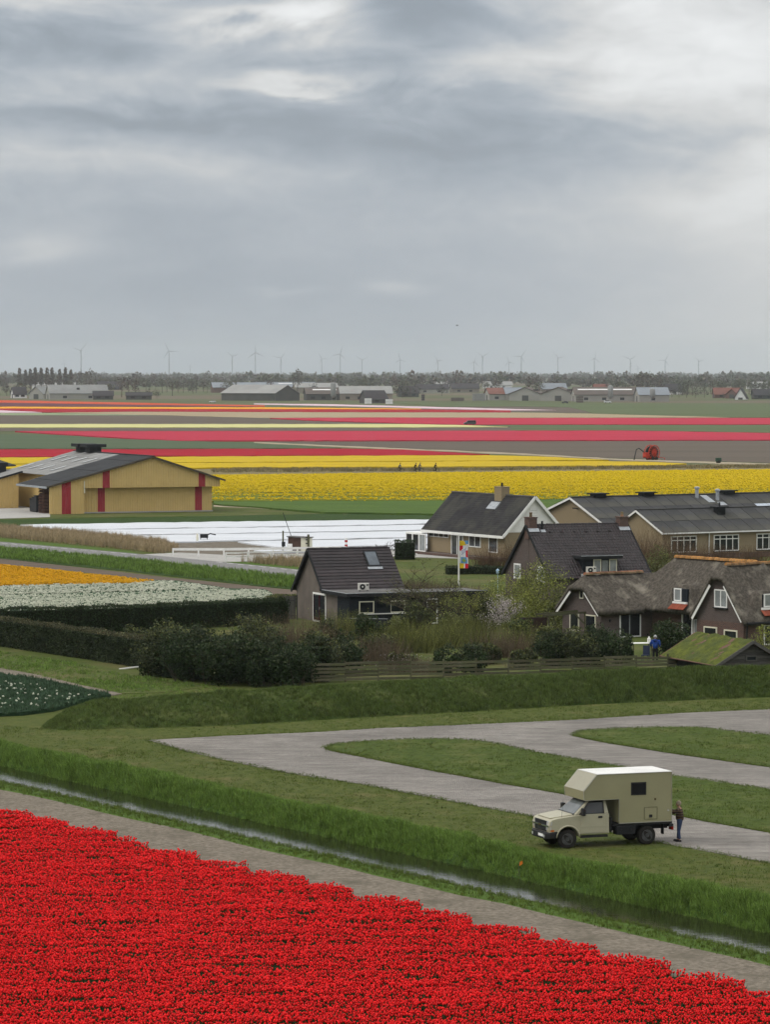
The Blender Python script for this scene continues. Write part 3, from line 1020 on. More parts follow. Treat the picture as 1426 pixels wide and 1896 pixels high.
blooms('yellow_tulips', YELLOW, 0.42, 0.75, 6.0, 0.13, [M['yellow_petal']], 'broad field of yellow tulips behind the houses', yellow_fade, 3)
blooms('orange_tulips', ORANGE, 0.40, 0.3, 26.0, 0.075, [M['orange_petal']], 'orange yellow tulips beside the road at left', lambda x, y: np.clip(0.75 + 0.3 * wobble(x, y, 0.6, 1.0), 0.3, 1), 4, (0.91, 0.41))
for k, P in enumerate((WHITE_A, WHITE_B, WHITE_C)):
    blooms('white_tulips', P, 0.36, 0.62, 13.0, 0.06, [M['white_petal']],
           ('farthest bed of white tulips next to the orange bed', 'middle bed of white tulips behind the hedge', 'nearest row of white tulips along the hedge')[k],
           lambda x, y: np.clip(0.8 + 0.35 * wobble(x, y, 0.7, 2.0), 0.25, 1), 5 + k, (0.91, 0.41))
blooms('white_tulips', [(-160, 1252), (0, 1256), (60, 1266), (120, 1280), (180, 1290), (100, 1306), (-160, 1318)], 0.36, 0, 0.9, 0.06, [M['white_petal']],
       'few white tulips open in the dark green bed', None, 9)


# ------------------------------------------------------------------ grass
def tuft(nb, h, spread, w, seed, mi=0):
    rr = random.Random(seed)
    m = MB()
    for k in range(nb):
        a = rr.uniform(0, 6.28)
        d = Vector((math.cos(a), math.sin(a), 0))
        s = Vector((-d.y, d.x, 0)) * w
        b0 = Vector((rr.uniform(-1, 1), rr.uniform(-1, 1), 0)) * spread
        hh = h * rr.uniform(0.55, 1.1)
        l = rr.uniform(0.15, 0.6) * hh
        m.add([b0 - s, b0 + s, b0 + d * l * 0.4 + s * 0.7 + Vector((0, 0, hh * 0.65)), b0 + d * l * 0.4 - s * 0.7 + Vector((0, 0, hh * 0.65)), b0 + d * l + Vector((0, 0, hh))],
              [(0, 1, 2, 3), (3, 2, 4)], mi)
    return m


M['blade_lush'] = mat('lush grass blade', (0.155, 0.235, 0.05), (0.078, 0.14, 0.028), scale=0.8, rough=0.6, objrand=0.5, trans=0.2)
M['blade_verge'] = mat('olive dry grass', (0.25, 0.20, 0.105), (0.16, 0.14, 0.06), scale=0.3, rough=0.7, objrand=0.4)
M['blade_mound'] = mat('rough olive grass blade', (0.105, 0.14, 0.038), (0.056, 0.086, 0.023), scale=0.5, rough=0.6, objrand=0.5, trans=0.2)
M['blade_lawn'] = mat('lawn blade', (0.112, 0.148, 0.032), (0.07, 0.104, 0.022), scale=0.8, rough=0.6, objrand=0.3, trans=0.2)
M['blade_dry'] = mat('reed stem', (0.37, 0.29, 0.175), (0.26, 0.205, 0.12), scale=1.0, rough=0.7, objrand=0.3, trans=0.15)
rg = np.random.default_rng(21)


def rand_rot(n, tilt=0.15):
    return np.stack([rg.normal(0, tilt, n), rg.normal(0, tilt, n), rg.uniform(0, 6.28, n)], 1)


def bank_z(nn):
    return np.interp(nn, [74.5, 75.6, 77.2, 77.7, 78.9, 79.4, 80.1, 81.0, 82.3], [-0.45, -0.47, -0.75, -1.2, -1.2, -0.74, -0.32, 0.02, 0])


n = 26000
nn = rg.uniform(79.3, 82.3, n)
tt = rg.uniform(-205, -80, n)
nn = np.where(nn > 80.8, nn + 0.45 * wobble(tt * 0.9, nn, 1.0, 3.0), nn)
ht = 0.7 + 0.5 * np.clip((nn - 79.3) / 1.0, 0, 1) - 0.85 * np.clip((nn - 80.9) / 1.2, 0, 1) + 0.3 * wobble(tt, nn, 0.5, 1.0) + 0.22 * wobble(tt, nn, 1.7, 4.0)
P3 = np.stack([N.x * nn + U.x * tt, N.y * nn + U.y * tt, bank_z(nn)], 1)
scatter('bank_grass', P3, rand_rot(n, 0.25), ht.clip(0.3, 1.6), [tuft(9, 0.36, 0.10, 0.010, s) for s in range(4)], [M['blade_lush']], 'lush long grass on the far bank of the ditch')
n = 7000
nn = 74.4 + rg.beta(1.4, 1.4, n) * 2.7
tt = rg.uniform(-195, -80, n)
P3 = np.stack([N.x * nn + U.x * tt, N.y * nn + U.y * tt, bank_z(nn)], 1)
scatter('verge_grass', P3, rand_rot(n, 0.2), rg.uniform(0.5, 1.1, n), [tuft(8, 0.17, 0.09, 0.009, s + 9) for s in range(3)], [M['blade_lawn']], 'short grass fringe between path and ditch water')
# mown lawn: fine tufts between ditch and mound, not on the paving
road_w = [G(*p, 0.03) for p in ROAD_PX]
isl_w = [[G(*p, 0.07) for p in P] for P in (ISL1, ISL2)]
lawn_w = [NT(81.9, -215), NT(81.9, -80), G(1640, 1620), G(1640, 1290), G(1107, 1304), G(700, 1327), G(400, 1345), G(100, 1352), G(-140, 1330)]
x, y = poly_points(lawn_w, 11.0, rg)
isl = in_poly(x, y, isl_w[0]) | in_poly(x, y, isl_w[1])
keep = (~in_poly(x, y, road_w)) | isl
z = np.where(isl, 0.07, 0.0)[keep]
x, y = x[keep], y[keep]
n = len(x)
scatter('lawn_grass', np.stack([x, y, z], 1), rand_rot(n, 0.15), (0.9 + 0.35 * wobble(x, y, 0.4, 3.0)).clip(0.4, 1.5), [tuft(7, 0.085, 0.13, 0.008, s + 20) for s in range(3)],
        [M['blade_lawn']], 'short mown grass on the lawn and islands')
ex, ey, ez = [], [], []
for loop, zz in ((road_w, 0.0), (isl_w[0], 0.06), (isl_w[1], 0.06)):
    for a, b in zip(loop, loop[1:] + loop[:1]):
        L = (b - a).length
        k = int(L * 22)
        s_ = rg.random(k)
        o_ = rg.normal(0, 0.10, k) + 0.10 * wobble((a.x + (b.x - a.x) * s_), (a.y + (b.y - a.y) * s_), 1.3, 2.0)
        nx_, ny_ = -(b.y - a.y) / max(L, 1e-6), (b.x - a.x) / max(L, 1e-6)
        ex.append(a.x + (b.x - a.x) * s_ + nx_ * o_)
        ey.append(a.y + (b.y - a.y) * s_ + ny_ * o_)
        ez.append(np.full(k, zz))
ex, ey, ez = np.concatenate(ex), np.concatenate(ey), np.concatenate(ez)
inv = (np.abs(ex) < 0.125 * ey)
ex, ey, ez = ex[inv], ey[inv], ez[inv]
scatter('edge_grass', np.stack([ex, ey, ez], 1), rand_rot(len(ex), 0.3), rg.uniform(0.6, 1.4, len(ex)), [tuft(7, 0.075, 0.11, 0.009, s + 25) for s in range(3)],
        [M['blade_lawn']], 'grass creeping over the edges of the paving')
# straw-coloured and darker tufts break up the mown grass
M['blade_straw'] = mat('dry lawn blade', (0.16, 0.14, 0.06), (0.12, 0.105, 0.045), scale=0.8, rough=0.7, objrand=0.4)
M['blade_deep'] = mat('deep green clover', (0.062, 0.09, 0.02), (0.045, 0.07, 0.016), scale=0.8, rough=0.7, objrand=0.3)
pa = rg.random(n) < np.clip(0.10 + 0.30 * wobble(x, y, 0.35, 5.0), 0.01, 0.5)
na = int(pa.sum())
scatter('dry_lawn_tufts', np.stack([x, y, z], 1)[pa] + np.array([0.05, 0.02, 0.0]), rand_rot(na, 0.3), rg.uniform(0.5, 1.3, na), [tuft(6, 0.06, 0.14, 0.010, s + 70) for s in range(3)], [M['blade_straw']], 'dry straw tufts in the lawn')
pa = rg.random(n) < np.clip(0.0 + 0.06 * wobble(x, y, 0.6, 9.0), 0.0, 0.05)
na = int(pa.sum())
scatter('clover_tufts', np.stack([x, y, z], 1)[pa] + np.array([-0.05, 0.03, 0.0]), rand_rot(na, 0.3), rg.uniform(0.6, 1.5, na), [tuft(8, 0.09, 0.12, 0.012, s + 80) for s in range(3)], [M['blade_deep']], 'dark clover tufts in the lawn')
# mound grass
mv = np.array(MOUND_V).reshape(NS, NC, 3)
n = 17000
fi, fj = rg.uniform(0, NS - 1.001, n), rg.uniform(0.2, NC - 4, n)
i0, j0 = fi.astype(int), fj.astype(int)
a, c = (fi - i0)[:, None], (fj - j0)[:, None]
P3 = (mv[i0, j0] * (1 - a) + mv[i0 + 1, j0] * a) * (1 - c) + (mv[i0, j0 + 1] * (1 - a) + mv[i0 + 1, j0 + 1] * a) * c
scatter('mound_grass', P3, rand_rot(n, 0.3), (0.85 + 0.4 * wobble(P3[:, 0], P3[:, 1], 0.5, 2.0)).clip(0.4, 1.5), [tuft(8, 0.26, 0.16, 0.012, s + 30) for s in range(4)], [M['blade_mound']],
        'rough tufts of grass over the long bank')
bed_w = [G(*p, 0.25) for p in [(-160, 1243), (0, 1247), (60, 1254), (130, 1268), (205, 1285), (150, 1296), (100, 1311), (40, 1319), (-160, 1327)]]
x, y = poly_points(bed_w, 12.0, rg)
n = len(x)
M['blade_blue'] = mat('blue green tulip leaf', (0.06, 0.10, 0.055), (0.035, 0.065, 0.035), scale=0.8, rough=0.6, objrand=0.4, trans=0.15)
scatter('tulip_leaves', np.stack([x, y, np.full(n, 0.18)], 1), rand_rot(n, 0.2), rg.uniform(0.7, 1.2, n), [tuft(8, 0.24, 0.12, 0.022, s + 90) for s in range(3)], [M['blade_blue']], 'leafy blue green tulips in the left bed')
# road bank grass at the left
bank_px = [(-160, 1003), (0, 1014), (240, 1035), (480, 1061), (640, 1079), (640, 1095), (560, 1091), (480, 1084), (240, 1056), (0, 1033), (-160, 1020)]
x, y = poly_points([G(*p, 0.05) for p in bank_px], 6.0, rg)
n = len(x)
scatter('road_bank_grass', np.stack([x, y, np.full(n, 0.05)], 1), rand_rot(n, 0.2), rg.uniform(0.6, 1.3, n), [tuft(7, 0.38, 0.2, 0.022, s + 40) for s in range(3)], [M['blade_lush']],
        'long grass on the road bank above the bulb plot')
x, y = poly_points([G(*p, 0.03) for p in [(-160, 1199), (0, 1207), (145, 1230), (260, 1254), (430, 1276), (300, 1288), (180, 1297), (225, 1285), (140, 1267), (0, 1237), (-160, 1232)]], 9.0, rg)
n = len(x)
scatter('strip_grass', np.stack([x, y, np.full(n, 0.03)], 1), rand_rot(n, 0.25), (0.8 + 0.4 * wobble(x, y, 0.5, 2.0)).clip(0.4, 1.4), [tuft(8, 0.2, 0.17, 0.014, s + 95) for s in range(3)], [M['blade_lush']],
        'uneven grass on the strip below the clipped hedge')
# reeds
REEDS = [([(-160, 972), (0, 979), (150, 990), (303, 1006), (330, 1020), (303, 1026), (240, 1019), (120, 1007), (0, 995.5), (-160, 982)], 'dry brown reed belt along the road ditch at left', 0.66),
         ([(440, 1041), (520, 1041), (570, 1042), (640, 1052), (640, 1061), (560, 1052), (500, 1047)], 'dry reeds under the white railing', 0.7)]
for P, lb, s0 in REEDS:
    x, y = poly_points([G(*p) for p in P], 7.0, rg)
    n = len(x)
    scatter('reeds', np.stack([x, y, np.full(n, 0.03)], 1), rand_rot(n, 0.06), rg.uniform(0.7, 1.15, n) * s0, [tuft(9, 1.35, 0.2, 0.022, s + 50) for s in range(3)], [M['blade_dry']], lb)
x, y = poly_points([G(*p) for p in [(395, 869), (900, 868.5), (1426, 862), (1580, 858), (1580, 866), (1426, 867), (900, 872), (395, 876)]], 0.8, rg)
n = len(x)
scatter('dry_grass', np.stack([x, y, np.full(n, 0.05)], 1), rand_rot(n, 0.1), rg.uniform(0.6, 1.2, n), [tuft(9, 0.5, 0.7, 0.06, s + 60) for s in range(3)], [M['blade_verge']],
        'tall dry grass along the cycle path between the yellow fields')

# ------------------------------------------------------------------ the hazy air
hz = MB()
hz.box(-11500, 12300, -4600, 21400, -3.0, 165.0)
hm = bpy.data.materials.new('haze')
hm.use_nodes = True
hm.node_tree.nodes.clear()
pv = hm.node_tree.nodes.new('ShaderNodeVolumePrincipled')
pv.inputs['Color'].default_value = (0.87, 0.94, 1.0, 1)
pv.inputs['Anisotropy'].default_value = 0.6
pv.inputs['Density'].default_value = 0.00005
ho = hm.node_tree.nodes.new('ShaderNodeOutputMaterial')
hm.node_tree.links.new(pv.outputs[0], ho.inputs['Volume'])
tag(hz.build('haze', hm), 'thin grey haze over the polder', None, None, 'stuff')
# ================================================================== buildings of the village
M['glass'] = glass_mat('window glass')
M['glass_pale'] = glass_mat('curtained glass', (0.30, 0.32, 0.32), 0.15)
M['glass_sky'] = glass_mat('skylight glass', (0.10, 0.12, 0.14), 0.08)
M['white'] = mat('white paint', (0.84, 0.83, 0.80), (0.74, 0.73, 0.70), scale=1.5, detail=6, rough=0.6)
M['cream'] = mat('cream paint', (0.72, 0.69, 0.55), (0.62, 0.59, 0.46), scale=1.5, rough=0.6)
M['black_wood'] = mat('black stained boards', (0.022, 0.026, 0.032), (0.014, 0.017, 0.021), scale=3, rough=0.6, island=0.35, stretch=(1, 1, 6))
M['grey_render'] = mat('brown grey render', (0.165, 0.14, 0.12), (0.13, 0.112, 0.098), scale=0.9, detail=9, bump=0.01, bscale=20)
M['brown_tile'] = mat('dark brown tiles', (0.031, 0.023, 0.024), (0.019, 0.0145, 0.0155), scale=1.5, rough=0.5, spec=0.28, island=0.35)
M['slate'] = mat('dark slate roofing', (0.042, 0.041, 0.042), (0.03, 0.029, 0.03), scale=1.0, detail=9, rough=0.75, bump=0.015, bscale=9, c3=(0.06, 0.058, 0.05), scale3=0.35)
M['sheet_grey'] = mat('grey cement sheet', (0.070, 0.070, 0.071), (0.050, 0.050, 0.051), scale=0.7, detail=8, rough=0.8, objrand=0.13, c3=(0.082, 0.08, 0.07), scale3=0.25)
M['tan_brick'] = brick_mat('tan brick', (0.30, 0.225, 0.13), (0.25, 0.19, 0.115), (0.30, 0.26, 0.19), bw=0.23, bh=0.075, c3=(0.27, 0.20, 0.115))
M['red_brick'] = brick_mat('dark red brick', (0.115, 0.066, 0.054), (0.155, 0.082, 0.062), (0.15, 0.125, 0.11), bw=0.23, bh=0.075, c3=(0.085, 0.052, 0.046))
M['mauve_brick'] = brick_mat('mauve brick', (0.11, 0.083, 0.077), (0.13, 0.10, 0.09), (0.13, 0.115, 0.105), bw=0.23, bh=0.075, c3=(0.09, 0.068, 0.063))
M['dark_metal'] = mat('dark metal', (0.03, 0.031, 0.033), (0.02, 0.021, 0.022), scale=2, rough=0.5)
M['lead'] = mat('lead flashing', (0.42, 0.44, 0.46), (0.30, 0.32, 0.34), scale=3, rough=0.5, metallic=0.3)
M['terracotta'] = mat('terracotta ridge tile', (0.30, 0.125, 0.07), (0.20, 0.095, 0.06), scale=3, objrand=0.35, c3=(0.16, 0.13, 0.075), scale3=0.8)
M['lichen_tile'] = mat('lichen orange ridge tile', (0.36, 0.18, 0.05), (0.26, 0.12, 0.05), scale=3, objrand=0.3, c3=(0.2, 0.13, 0.07), scale3=1.5)
M['red_tile'] = mat('clay tile', (0.27, 0.075, 0.045), (0.21, 0.06, 0.038), scale=3, objrand=0.15)
M['thatch'] = mat('weathered thatch', (0.135, 0.118, 0.096), (0.066, 0.058, 0.049), scale=5.0, detail=12, rough=1.0, bump=0.06, bscale=16, lo=0.34, hi=0.6,
                  c3=(0.24, 0.215, 0.175), scale3=0.75, lo3=0.54, hi3=0.72)
M['timber'] = mat('weathered timber', (0.135, 0.122, 0.08), (0.08, 0.074, 0.05), scale=2.5, detail=7, rough=0.9, objrand=0.3, stretch=(1, 1, 5), c3=(0.09, 0.10, 0.05), scale3=0.6)
M['old_board'] = mat('silvered boards', (0.115, 0.108, 0.10), (0.07, 0.066, 0.062), scale=2.5, detail=8, rough=0.9, objrand=0.25, stretch=(1, 1, 8))
M['moss'] = mat('moss', (0.125, 0.14, 0.03), (0.06, 0.075, 0.02), scale=2.2, detail=9, rough=1.0, bump=0.12, bscale=4, c3=(0.07, 0.085, 0.03), scale3=0.9)
M['ac_white'] = mat('off white plastic', (0.62, 0.60, 0.55), (0.55, 0.53, 0.48), scale=2, rough=0.5)
M['roofing_felt'] = mat('grey roofing felt', (0.16, 0.155, 0.15), (0.11, 0.107, 0.102), scale=1.0, detail=8)


def window(root, o, ax, nrm, w, h, cols=1, rows=1, fw=0.07, fm='white', gm='glass', name='window', sill=False, depth=0.07):
    """frame proud of the wall, pane set back inside it; o = lower left corner on the wall"""
    o, ax, nrm = Vector(o), Vector(ax).normalized(), Vector(nrm).normalized()
    up = Vector((0, 0, 1))
    m = MB()

    def piece(x0, x1, z0, z1, d=depth):
        c = o + ax * (x0 + x1) / 2 + up * (z0 + z1) / 2 + nrm * (d / 2 - 0.01)
        m.obox(c, ax, nrm, up, (x1 - x0) / 2, d / 2 + 0.01, (z1 - z0) / 2)
    piece(0, fw, 0, h)
    piece(w - fw, w, 0, h)
    piece(fw, w - fw, 0, fw)
    piece(fw, w - fw, h - fw, h)
    for c in range(1, cols):
        x = w * c / cols
        piece(x - fw * 0.45, x + fw * 0.45, fw, h - fw)
    for r in range(1, rows):
        z = h * r / rows
        piece(fw, w - fw, z - fw * 0.35, z + fw * 0.35, depth * 0.8)
    f = m.build(name, M[fm], root)
    gl = MB()
    c = o + ax * w / 2 + up * h / 2 + nrm * 0.015
    gl.obox(c, ax, nrm, up, w / 2 - fw * 0.5, 0.012, h / 2 - fw * 0.5)
    gl.build('pane', M[gm], f)
    if sill:
        s = MB()
        s.obox(o + ax * w / 2 + nrm * 0.08 - up * 0.04, ax, nrm, up, w / 2 + 0.06, 0.1, 0.04)
        s.build('sill', M['dark_metal'], f)
    return f


def gable_wall(m, x, y0, y1, z0, ze, zr, yr=None, t=0.2, zl=None):
    """wall in the local x = const plane"""
    yr = (y0 + y1) / 2 if yr is None else yr
    m.prism([(x, y0, z0), (x, y1, z0), (x, y1, zl if zl is not None else ze), (x, yr, zr), (x, y0, ze)], (t, 0, 0))


def tile_courses(x0, x1, p_low, p_high, course=0.33, wave=0.0, tw=0.3, lift=0.045):
    """rows of roof tiles from eave to ridge; p = (y, z)"""
    m = MB()
    lo, hi = Vector((0, p_low[0], p_low[1])), Vector((0, p_high[0], p_high[1]))
    d = hi - lo
    L = d.length
    d.normalize()
    nr = Vector((0, -d.z, d.y))
    if nr.z < 0:
        nr = -nr
    n = int(round(L / course))
    for i in range(n):
        a, c = lo + d * (L * i / n) + nr * lift, lo + d * (L * (i + 1.12) / n) + nr * 0.008
        a0 = lo + d * (L * i / n) + nr * 0.0
        if wave:
            k = int((x1 - x0) / tw)
            for j in range(k):
                xa = x0 + (x1 - x0) * j / k
                w = (x1 - x0) / k
                for q in range(3):
                    xq0, xq1 = xa + w * q / 3, xa + w * (q + 1) / 3
                    h0, h1 = (0, wave, wave * 0.75, 0)[q], (0, wave, wave * 0.75, 0)[q + 1]
                    m.quad((xq0, *(a + nr * h0)[1:]), (xq1, *(a + nr * h1)[1:]), (xq1, *(c + nr * h1)[1:]), (xq0, *(c + nr * h0)[1:]))
                    m.quad((xq0, *a0[1:]), (xq1, *a0[1:]), (xq1, *(a + nr * h1)[1:]), (xq0, *(a + nr * h0)[1:]))
        else:
            m.quad((x0, *a[1:]), (x1, *a[1:]), (x1, *c[1:]), (x0, *c[1:]))
            m.quad((x0, *a0[1:]), (x1, *a0[1:]), (x1, *a[1:]), (x0, *a[1:]))
    return m


def ridge_caps(root, a, b, r, m, step=0.32, name='ridge_tile', parent=None):
    a, b = Vector(a), Vector(b)
    L = (b - a).length
    d = (b - a).normalized()
    n = max(1, int(L / step))
    proto = MB()
    s = d.cross(Vector((0, 0, 1))).normalized()
    t = s.cross(d)
    for e, rr in ((0, r * 1.08), (1, r * 0.92)):
        for k in range(7):
            an = math.pi * k / 6
            proto.v.append(tuple(d * (step * 1.08 * e) + s * math.cos(an) * rr + t * math.sin(an) * rr))
    for k in range(6):
        proto.f.append([k, k + 1, 8 + k, 7 + k])
        proto.m.append(0)
    proto.f.append(list(range(7)))
    proto.m.append(0)
    first = proto.build(name, M[m], root)
    first.location = a
    for i in range(1, n):
        o = first.copy()
        COL.objects.link(o)
        o.parent = root
        o.location = a + d * (step * i) + Vector((0, 0, random.uniform(-0.015, 0.015)))


def chimney(root, x, y, z0, z1, sx, sy, m='mauve_brick', pots=1, flash=True, cap=True):
    c = MB()
    c.box(x - sx / 2, x + sx / 2, y - sy / 2, y + sy / 2, z0, z1)
    c.box(x - sx / 2 - 0.05, x + sx / 2 + 0.05, y - sy / 2 - 0.05, y + sy / 2 + 0.05, z1, z1 + 0.09)
    o = c.build('chimney', M[m], root)
    for k in range(pots):
        p = MB()
        p.lathe((x + (k - (pots - 1) / 2) * 0.3, y, z1 + 0.09), (0, 0, 1), [(0, 0.13), (0.3, 0.11), (0.34, 0.14), (0.4, 0.12)], 10)
        p.build('chimney_pot', M['terracotta'] if m != 'tan_brick' else M['dark_metal'], o)
    return o


def aircon(loc, rz, label):
    t = thing('air_conditioner', loc, rz, label, 'air conditioner')
    m = MB()
    m.box(-0.42, 0.42, -0.16, 0.16, 0.06, 0.62)
    m.build('casing', M['ac_white'], t, bevel=0.02)
    m = MB()
    m.lathe((-0.1, -0.162, 0.34), (0, -1, 0), [(0, 0.22), (0.02, 0.22), (0.025, 0.19)], 20)
    m.build('fan_grille', M['dark_metal'], t)
    m = MB()
    m.lathe((-0.1, -0.187, 0.34), (0, -1, 0), [(0, 0.07), (0.02, 0.06)], 12)
    m.build('fan_hub', M['ac_white'], t)
    m = MB()
    m.box(0.22, 0.36, -0.175, -0.163, 0.42, 0.54)
    m.build('badge_plate', M['dark_metal'], t)
    for x in (-0.3, 0.3):
        m = MB()
        m.box(x - 0.05, x + 0.05, -0.2, 0.2, 0.0, 0.06)
        m.build('foot', M['dark_metal'], t)


def plank_wall(root, o, ax, nrm, L, z0, z1, bh, m, gap=0.012, t=0.025, name='plank'):
    """horizontal boards, each one its own part, sharing one mesh"""
    o, ax, nrm = Vector(o), Vector(ax).normalized(), Vector(nrm).normalized()
    p = MB()
    p.obox((0, 0, 0), ax, nrm, (0, 0, 1), L / 2, t / 2, (bh - gap) / 2)
    n = int(round((z1 - z0) / bh))
    first = None
    for i in range(n):
        loc = o + ax * L / 2 + Vector((0, 0, z0 + (i + 0.5) * bh)) + nrm * (t / 2 + random.uniform(0, 0.006))
        if first is None:
            first = p.build(name, M[m], root)
            first.location = loc
        else:
            q = first.copy()
            COL.objects.link(q)
            q.parent = root
            q.location = loc


# ------------------------------------------------------------------ house with the flat-roofed black extension
def house_a():
    H = thing('gable_house', (-4.79, 279, 0.02), R(22), 'small steep house with dark brown tile roof and black boarded extension', 'house')
    W, L, ze, zr = 6.7, 6.8, 2.5, 5.7
    m = MB()
    gable_wall(m, 0.15, 0.1, W - 0.1, 0, ze - 0.05, zr - 0.16)
    m.box(0.15, 0.35, -2.5, 0.1, 0, 2.42)
    gable_wall(m, L - 0.35, 0.1, W - 0.1, 0, ze - 0.05, zr - 0.16)
    m.box(0.35, L - 0.35, W - 0.3, W - 0.1, 0, ze)
    m.build('wall', M['grey_render'], H)
    for nm, pl, ph in (('roof_tiles', (-0.05, ze - 0.03), (W / 2, zr)), ('roof_tiles', (W + 0.25, ze - 0.27), (W / 2, zr))):
        o = tile_courses(-0.12, L + 0.1, pl, ph, 0.33).build(nm, M['brown_tile'], H)
        o['kind'] = 'stuff'
    m = MB()
    for pl in ((-0.05, ze - 0.03), (W + 0.25, ze - 0.27)):
        m.slab((-0.1, pl[0], pl[1] - 0.02), (L + 0.08, pl[0], pl[1] - 0.02), (L + 0.08, W / 2, zr - 0.02), (-0.1, W / 2, zr - 0.02), 0.08)
    m.build('roof_deck', M['dark_metal'], H)
    m = MB()
    for pl in ((-0.05, ze - 0.03), (W + 0.3, ze - 0.3)):
        a, b = Vector((-0.16, pl[0], pl[1] - 0.05)), Vector((-0.16, W / 2, zr - 0.04))
        m.bar(a, b, 0.07, 0.24)
    m.build_each('barge_board', M['dark_metal'], H)
    ridge_caps(H, (-0.12, W / 2, zr - 0.02), (L + 0.1, W / 2, zr - 0.02), 0.11, 'brown_tile', 0.36)
    m = MB()
    m.tube([(0.3, W + 0.33, ze - 0.3), (L, W + 0.33, ze - 0.3)], 0.07, 8)
    m.build('gutter', M['dark_metal'], H)
    # black extension
    m = MB()
    m.box(0.17, 6.3, -5.0, 0.1, 0, 2.36)
    m.box(6.31, 11.4, -5.0, -1.2, 0, 2.3)
    m.build('extension_core', M['black_wood'], H)
    plank_wall(H, (0.17, -5.0, 0), (0, 1, 0), (-1, 0, 0), 2.5, 0.05, 2.35, 0.19, 'black_wood')
    plank_wall(H, (0.17, -5.0, 0), (1, 0, 0), (0, -1, 0), 11.2, 0.05, 2.35, 0.19, 'black_wood')
    window(H, (6.6, -5.03, 0.1), (1, 0, 0), (0, -1, 0), 0.95, 2.0, fm='white', fw=0.11, name='door')
    m = MB()
    m.box(-0.15, 6.5, -5.35, 0.0, 2.44, 2.6)
    m.box(6.501, 11.6, -5.35, -1.0, 2.42, 2.58)
    m.build('flat_roof', M['roofing_felt'], H)
    m = MB()
    m.box(-0.2, -0.151, -5.4, 0.02, 2.37, 2.62)
    m.box(-0.2, 11.65, -5.42, -5.351, 2.37, 2.62)
    m.build_each('fascia', M['dark_metal'], H)
    m = MB()
    m.box(-0.21, 11.66, -5.43, -5.35, 2.622, 2.66)
    m.box(-0.21, -0.14, -5.35, 0.02, 2.622, 2.66)
    m.build_each('roof_trim', M['lead'], H)
    for x0, fm in ((0.95, 'cream'), (2.35, 'black_wood'), (3.55, 'cream')):
        window(H, (x0, -5.03, 1.05), (1, 0, 0), (0, -1, 0), 1.25, 0.95, fm=fm, fw=0.08, gm='glass')
    m = MB()
    m.box(0.9, 4.9, -5.13, -5.04, 0.96, 1.04)
    m.build('window_sill', M['white'], H)
    # double garden door in the gable
    f = window(H, (0.15, 2.75, 0.0), (0, -1, 0), (-1, 0, 0), 2.85, 2.3, fw=0.14, fm='white', name='door', gm='glass')
    m = MB()
    for y in (2.6, 1.38, 1.28, 0.06):
        m.box(0.08, 0.13, y - 0.06, y + 0.06, 0.05, 2.15)
    m.box(0.08, 0.13, 0.05, 2.6, 0.05, 0.35)
    m.build('door_leaf_frame', mat('dark red door paint', (0.05, 0.014, 0.018), rough=0.5), f)
    m = MB()
    m.box(0.05, 0.08, 1.2, 1.24, 1.0, 1.2)
    m.build('handle', M['lead'], f)
    m = MB()
    m.lathe((0.1, 1.1, 2.45), (0, 0, 1), [(0, 0.06), (0.28, 0.08), (0.3, 0.03)], 8)
    m.build('wall_lamp', M['dark_metal'], H)
    # skylight
    d = Vector((0, W / 2 + 0.05, zr - ze + 0.03)).normalized()
    nr = Vector((0, -d.z, d.y))
    top = Vector((0, W / 2, zr)) - d * 0.45 + nr * 0.06
    m = MB()
    m.obox(top - d * 0.85 + Vector((5.0, 0, 0)), (1, 0, 0), d, nr, 0.55, 0.85, 0.06)
    s = m.build('skylight', M['dark_metal'], H)
    m = MB()
    m.obox(top - d * 0.85 + Vector((5.0, 0, 0)) + nr * 0.07, (1, 0, 0), d, nr, 0.45, 0.72, 0.012)
    m.build('pane', M['glass_sky'], s)
    m = MB()
    m.obox(top - d * 1.84 + Vector((5.0, 0, 0)) + nr * 0.01, (1, 0, 0), d, nr, 0.62, 0.13, 0.015)
    m.build('flashing', M['lead'], s)
    p = H.matrix_basis @ Vector((2.45, -2.2, 2.605))
    aircon(p, R(12), 'white air conditioner unit on the flat roof below the skylight')


house_a()


def plank_screen():
    t = thing('plank_screen', AT(646, 1155, 268.5).xy.to_3d(), R(-16), 'low black plank screen in front of the boarded extension', 'fence')
    plank_wall(t, (0, 0, 0), (1, 0, 0), (0, -1, 0), 3.0, 0.1, 1.1, 0.17, 'black_wood')
    for x in (0.02, 2.95):
        m = MB()
        m.box(x - 0.06, x + 0.06, 0, 0.1, 0, 1.15)
        m.build('post', M['timber'], t)
    m = MB()
    m.box(-0.05, 3.05, -0.05, 0.08, 1.13, 1.16)
    m.build('top_rail', M['lead'], t)


plank_screen()


def garden_gate():
    t = thing('garden_gate', AT(527, 1150, 283).xy.to_3d(), R(8), 'weathered wooden garden gate at the end of the dark hedge', 'gate')
    for i in range(6):
        m = MB()
        m.box(i * 0.15, i * 0.15 + 0.14, 0, 0.03, 0.05, 1.9 + 0.02 * (i % 2))
        m.build('board', M['old_board'], t)
    for x in (-0.12, 0.95):
        m = MB()
        m.box(x, x + 0.1, -0.02, 0.1, 0, 2.0)
        m.build('post', M['old_board'], t)
    m = MB()
    m.box(0, 0.9, -0.04, 0, 0.3, 0.4)
    m.box(0, 0.9, -0.04, 0, 1.5, 1.6)
    m.build('cross_bar', M['old_board'], t)['kind'] = 'stuff'


garden_gate()


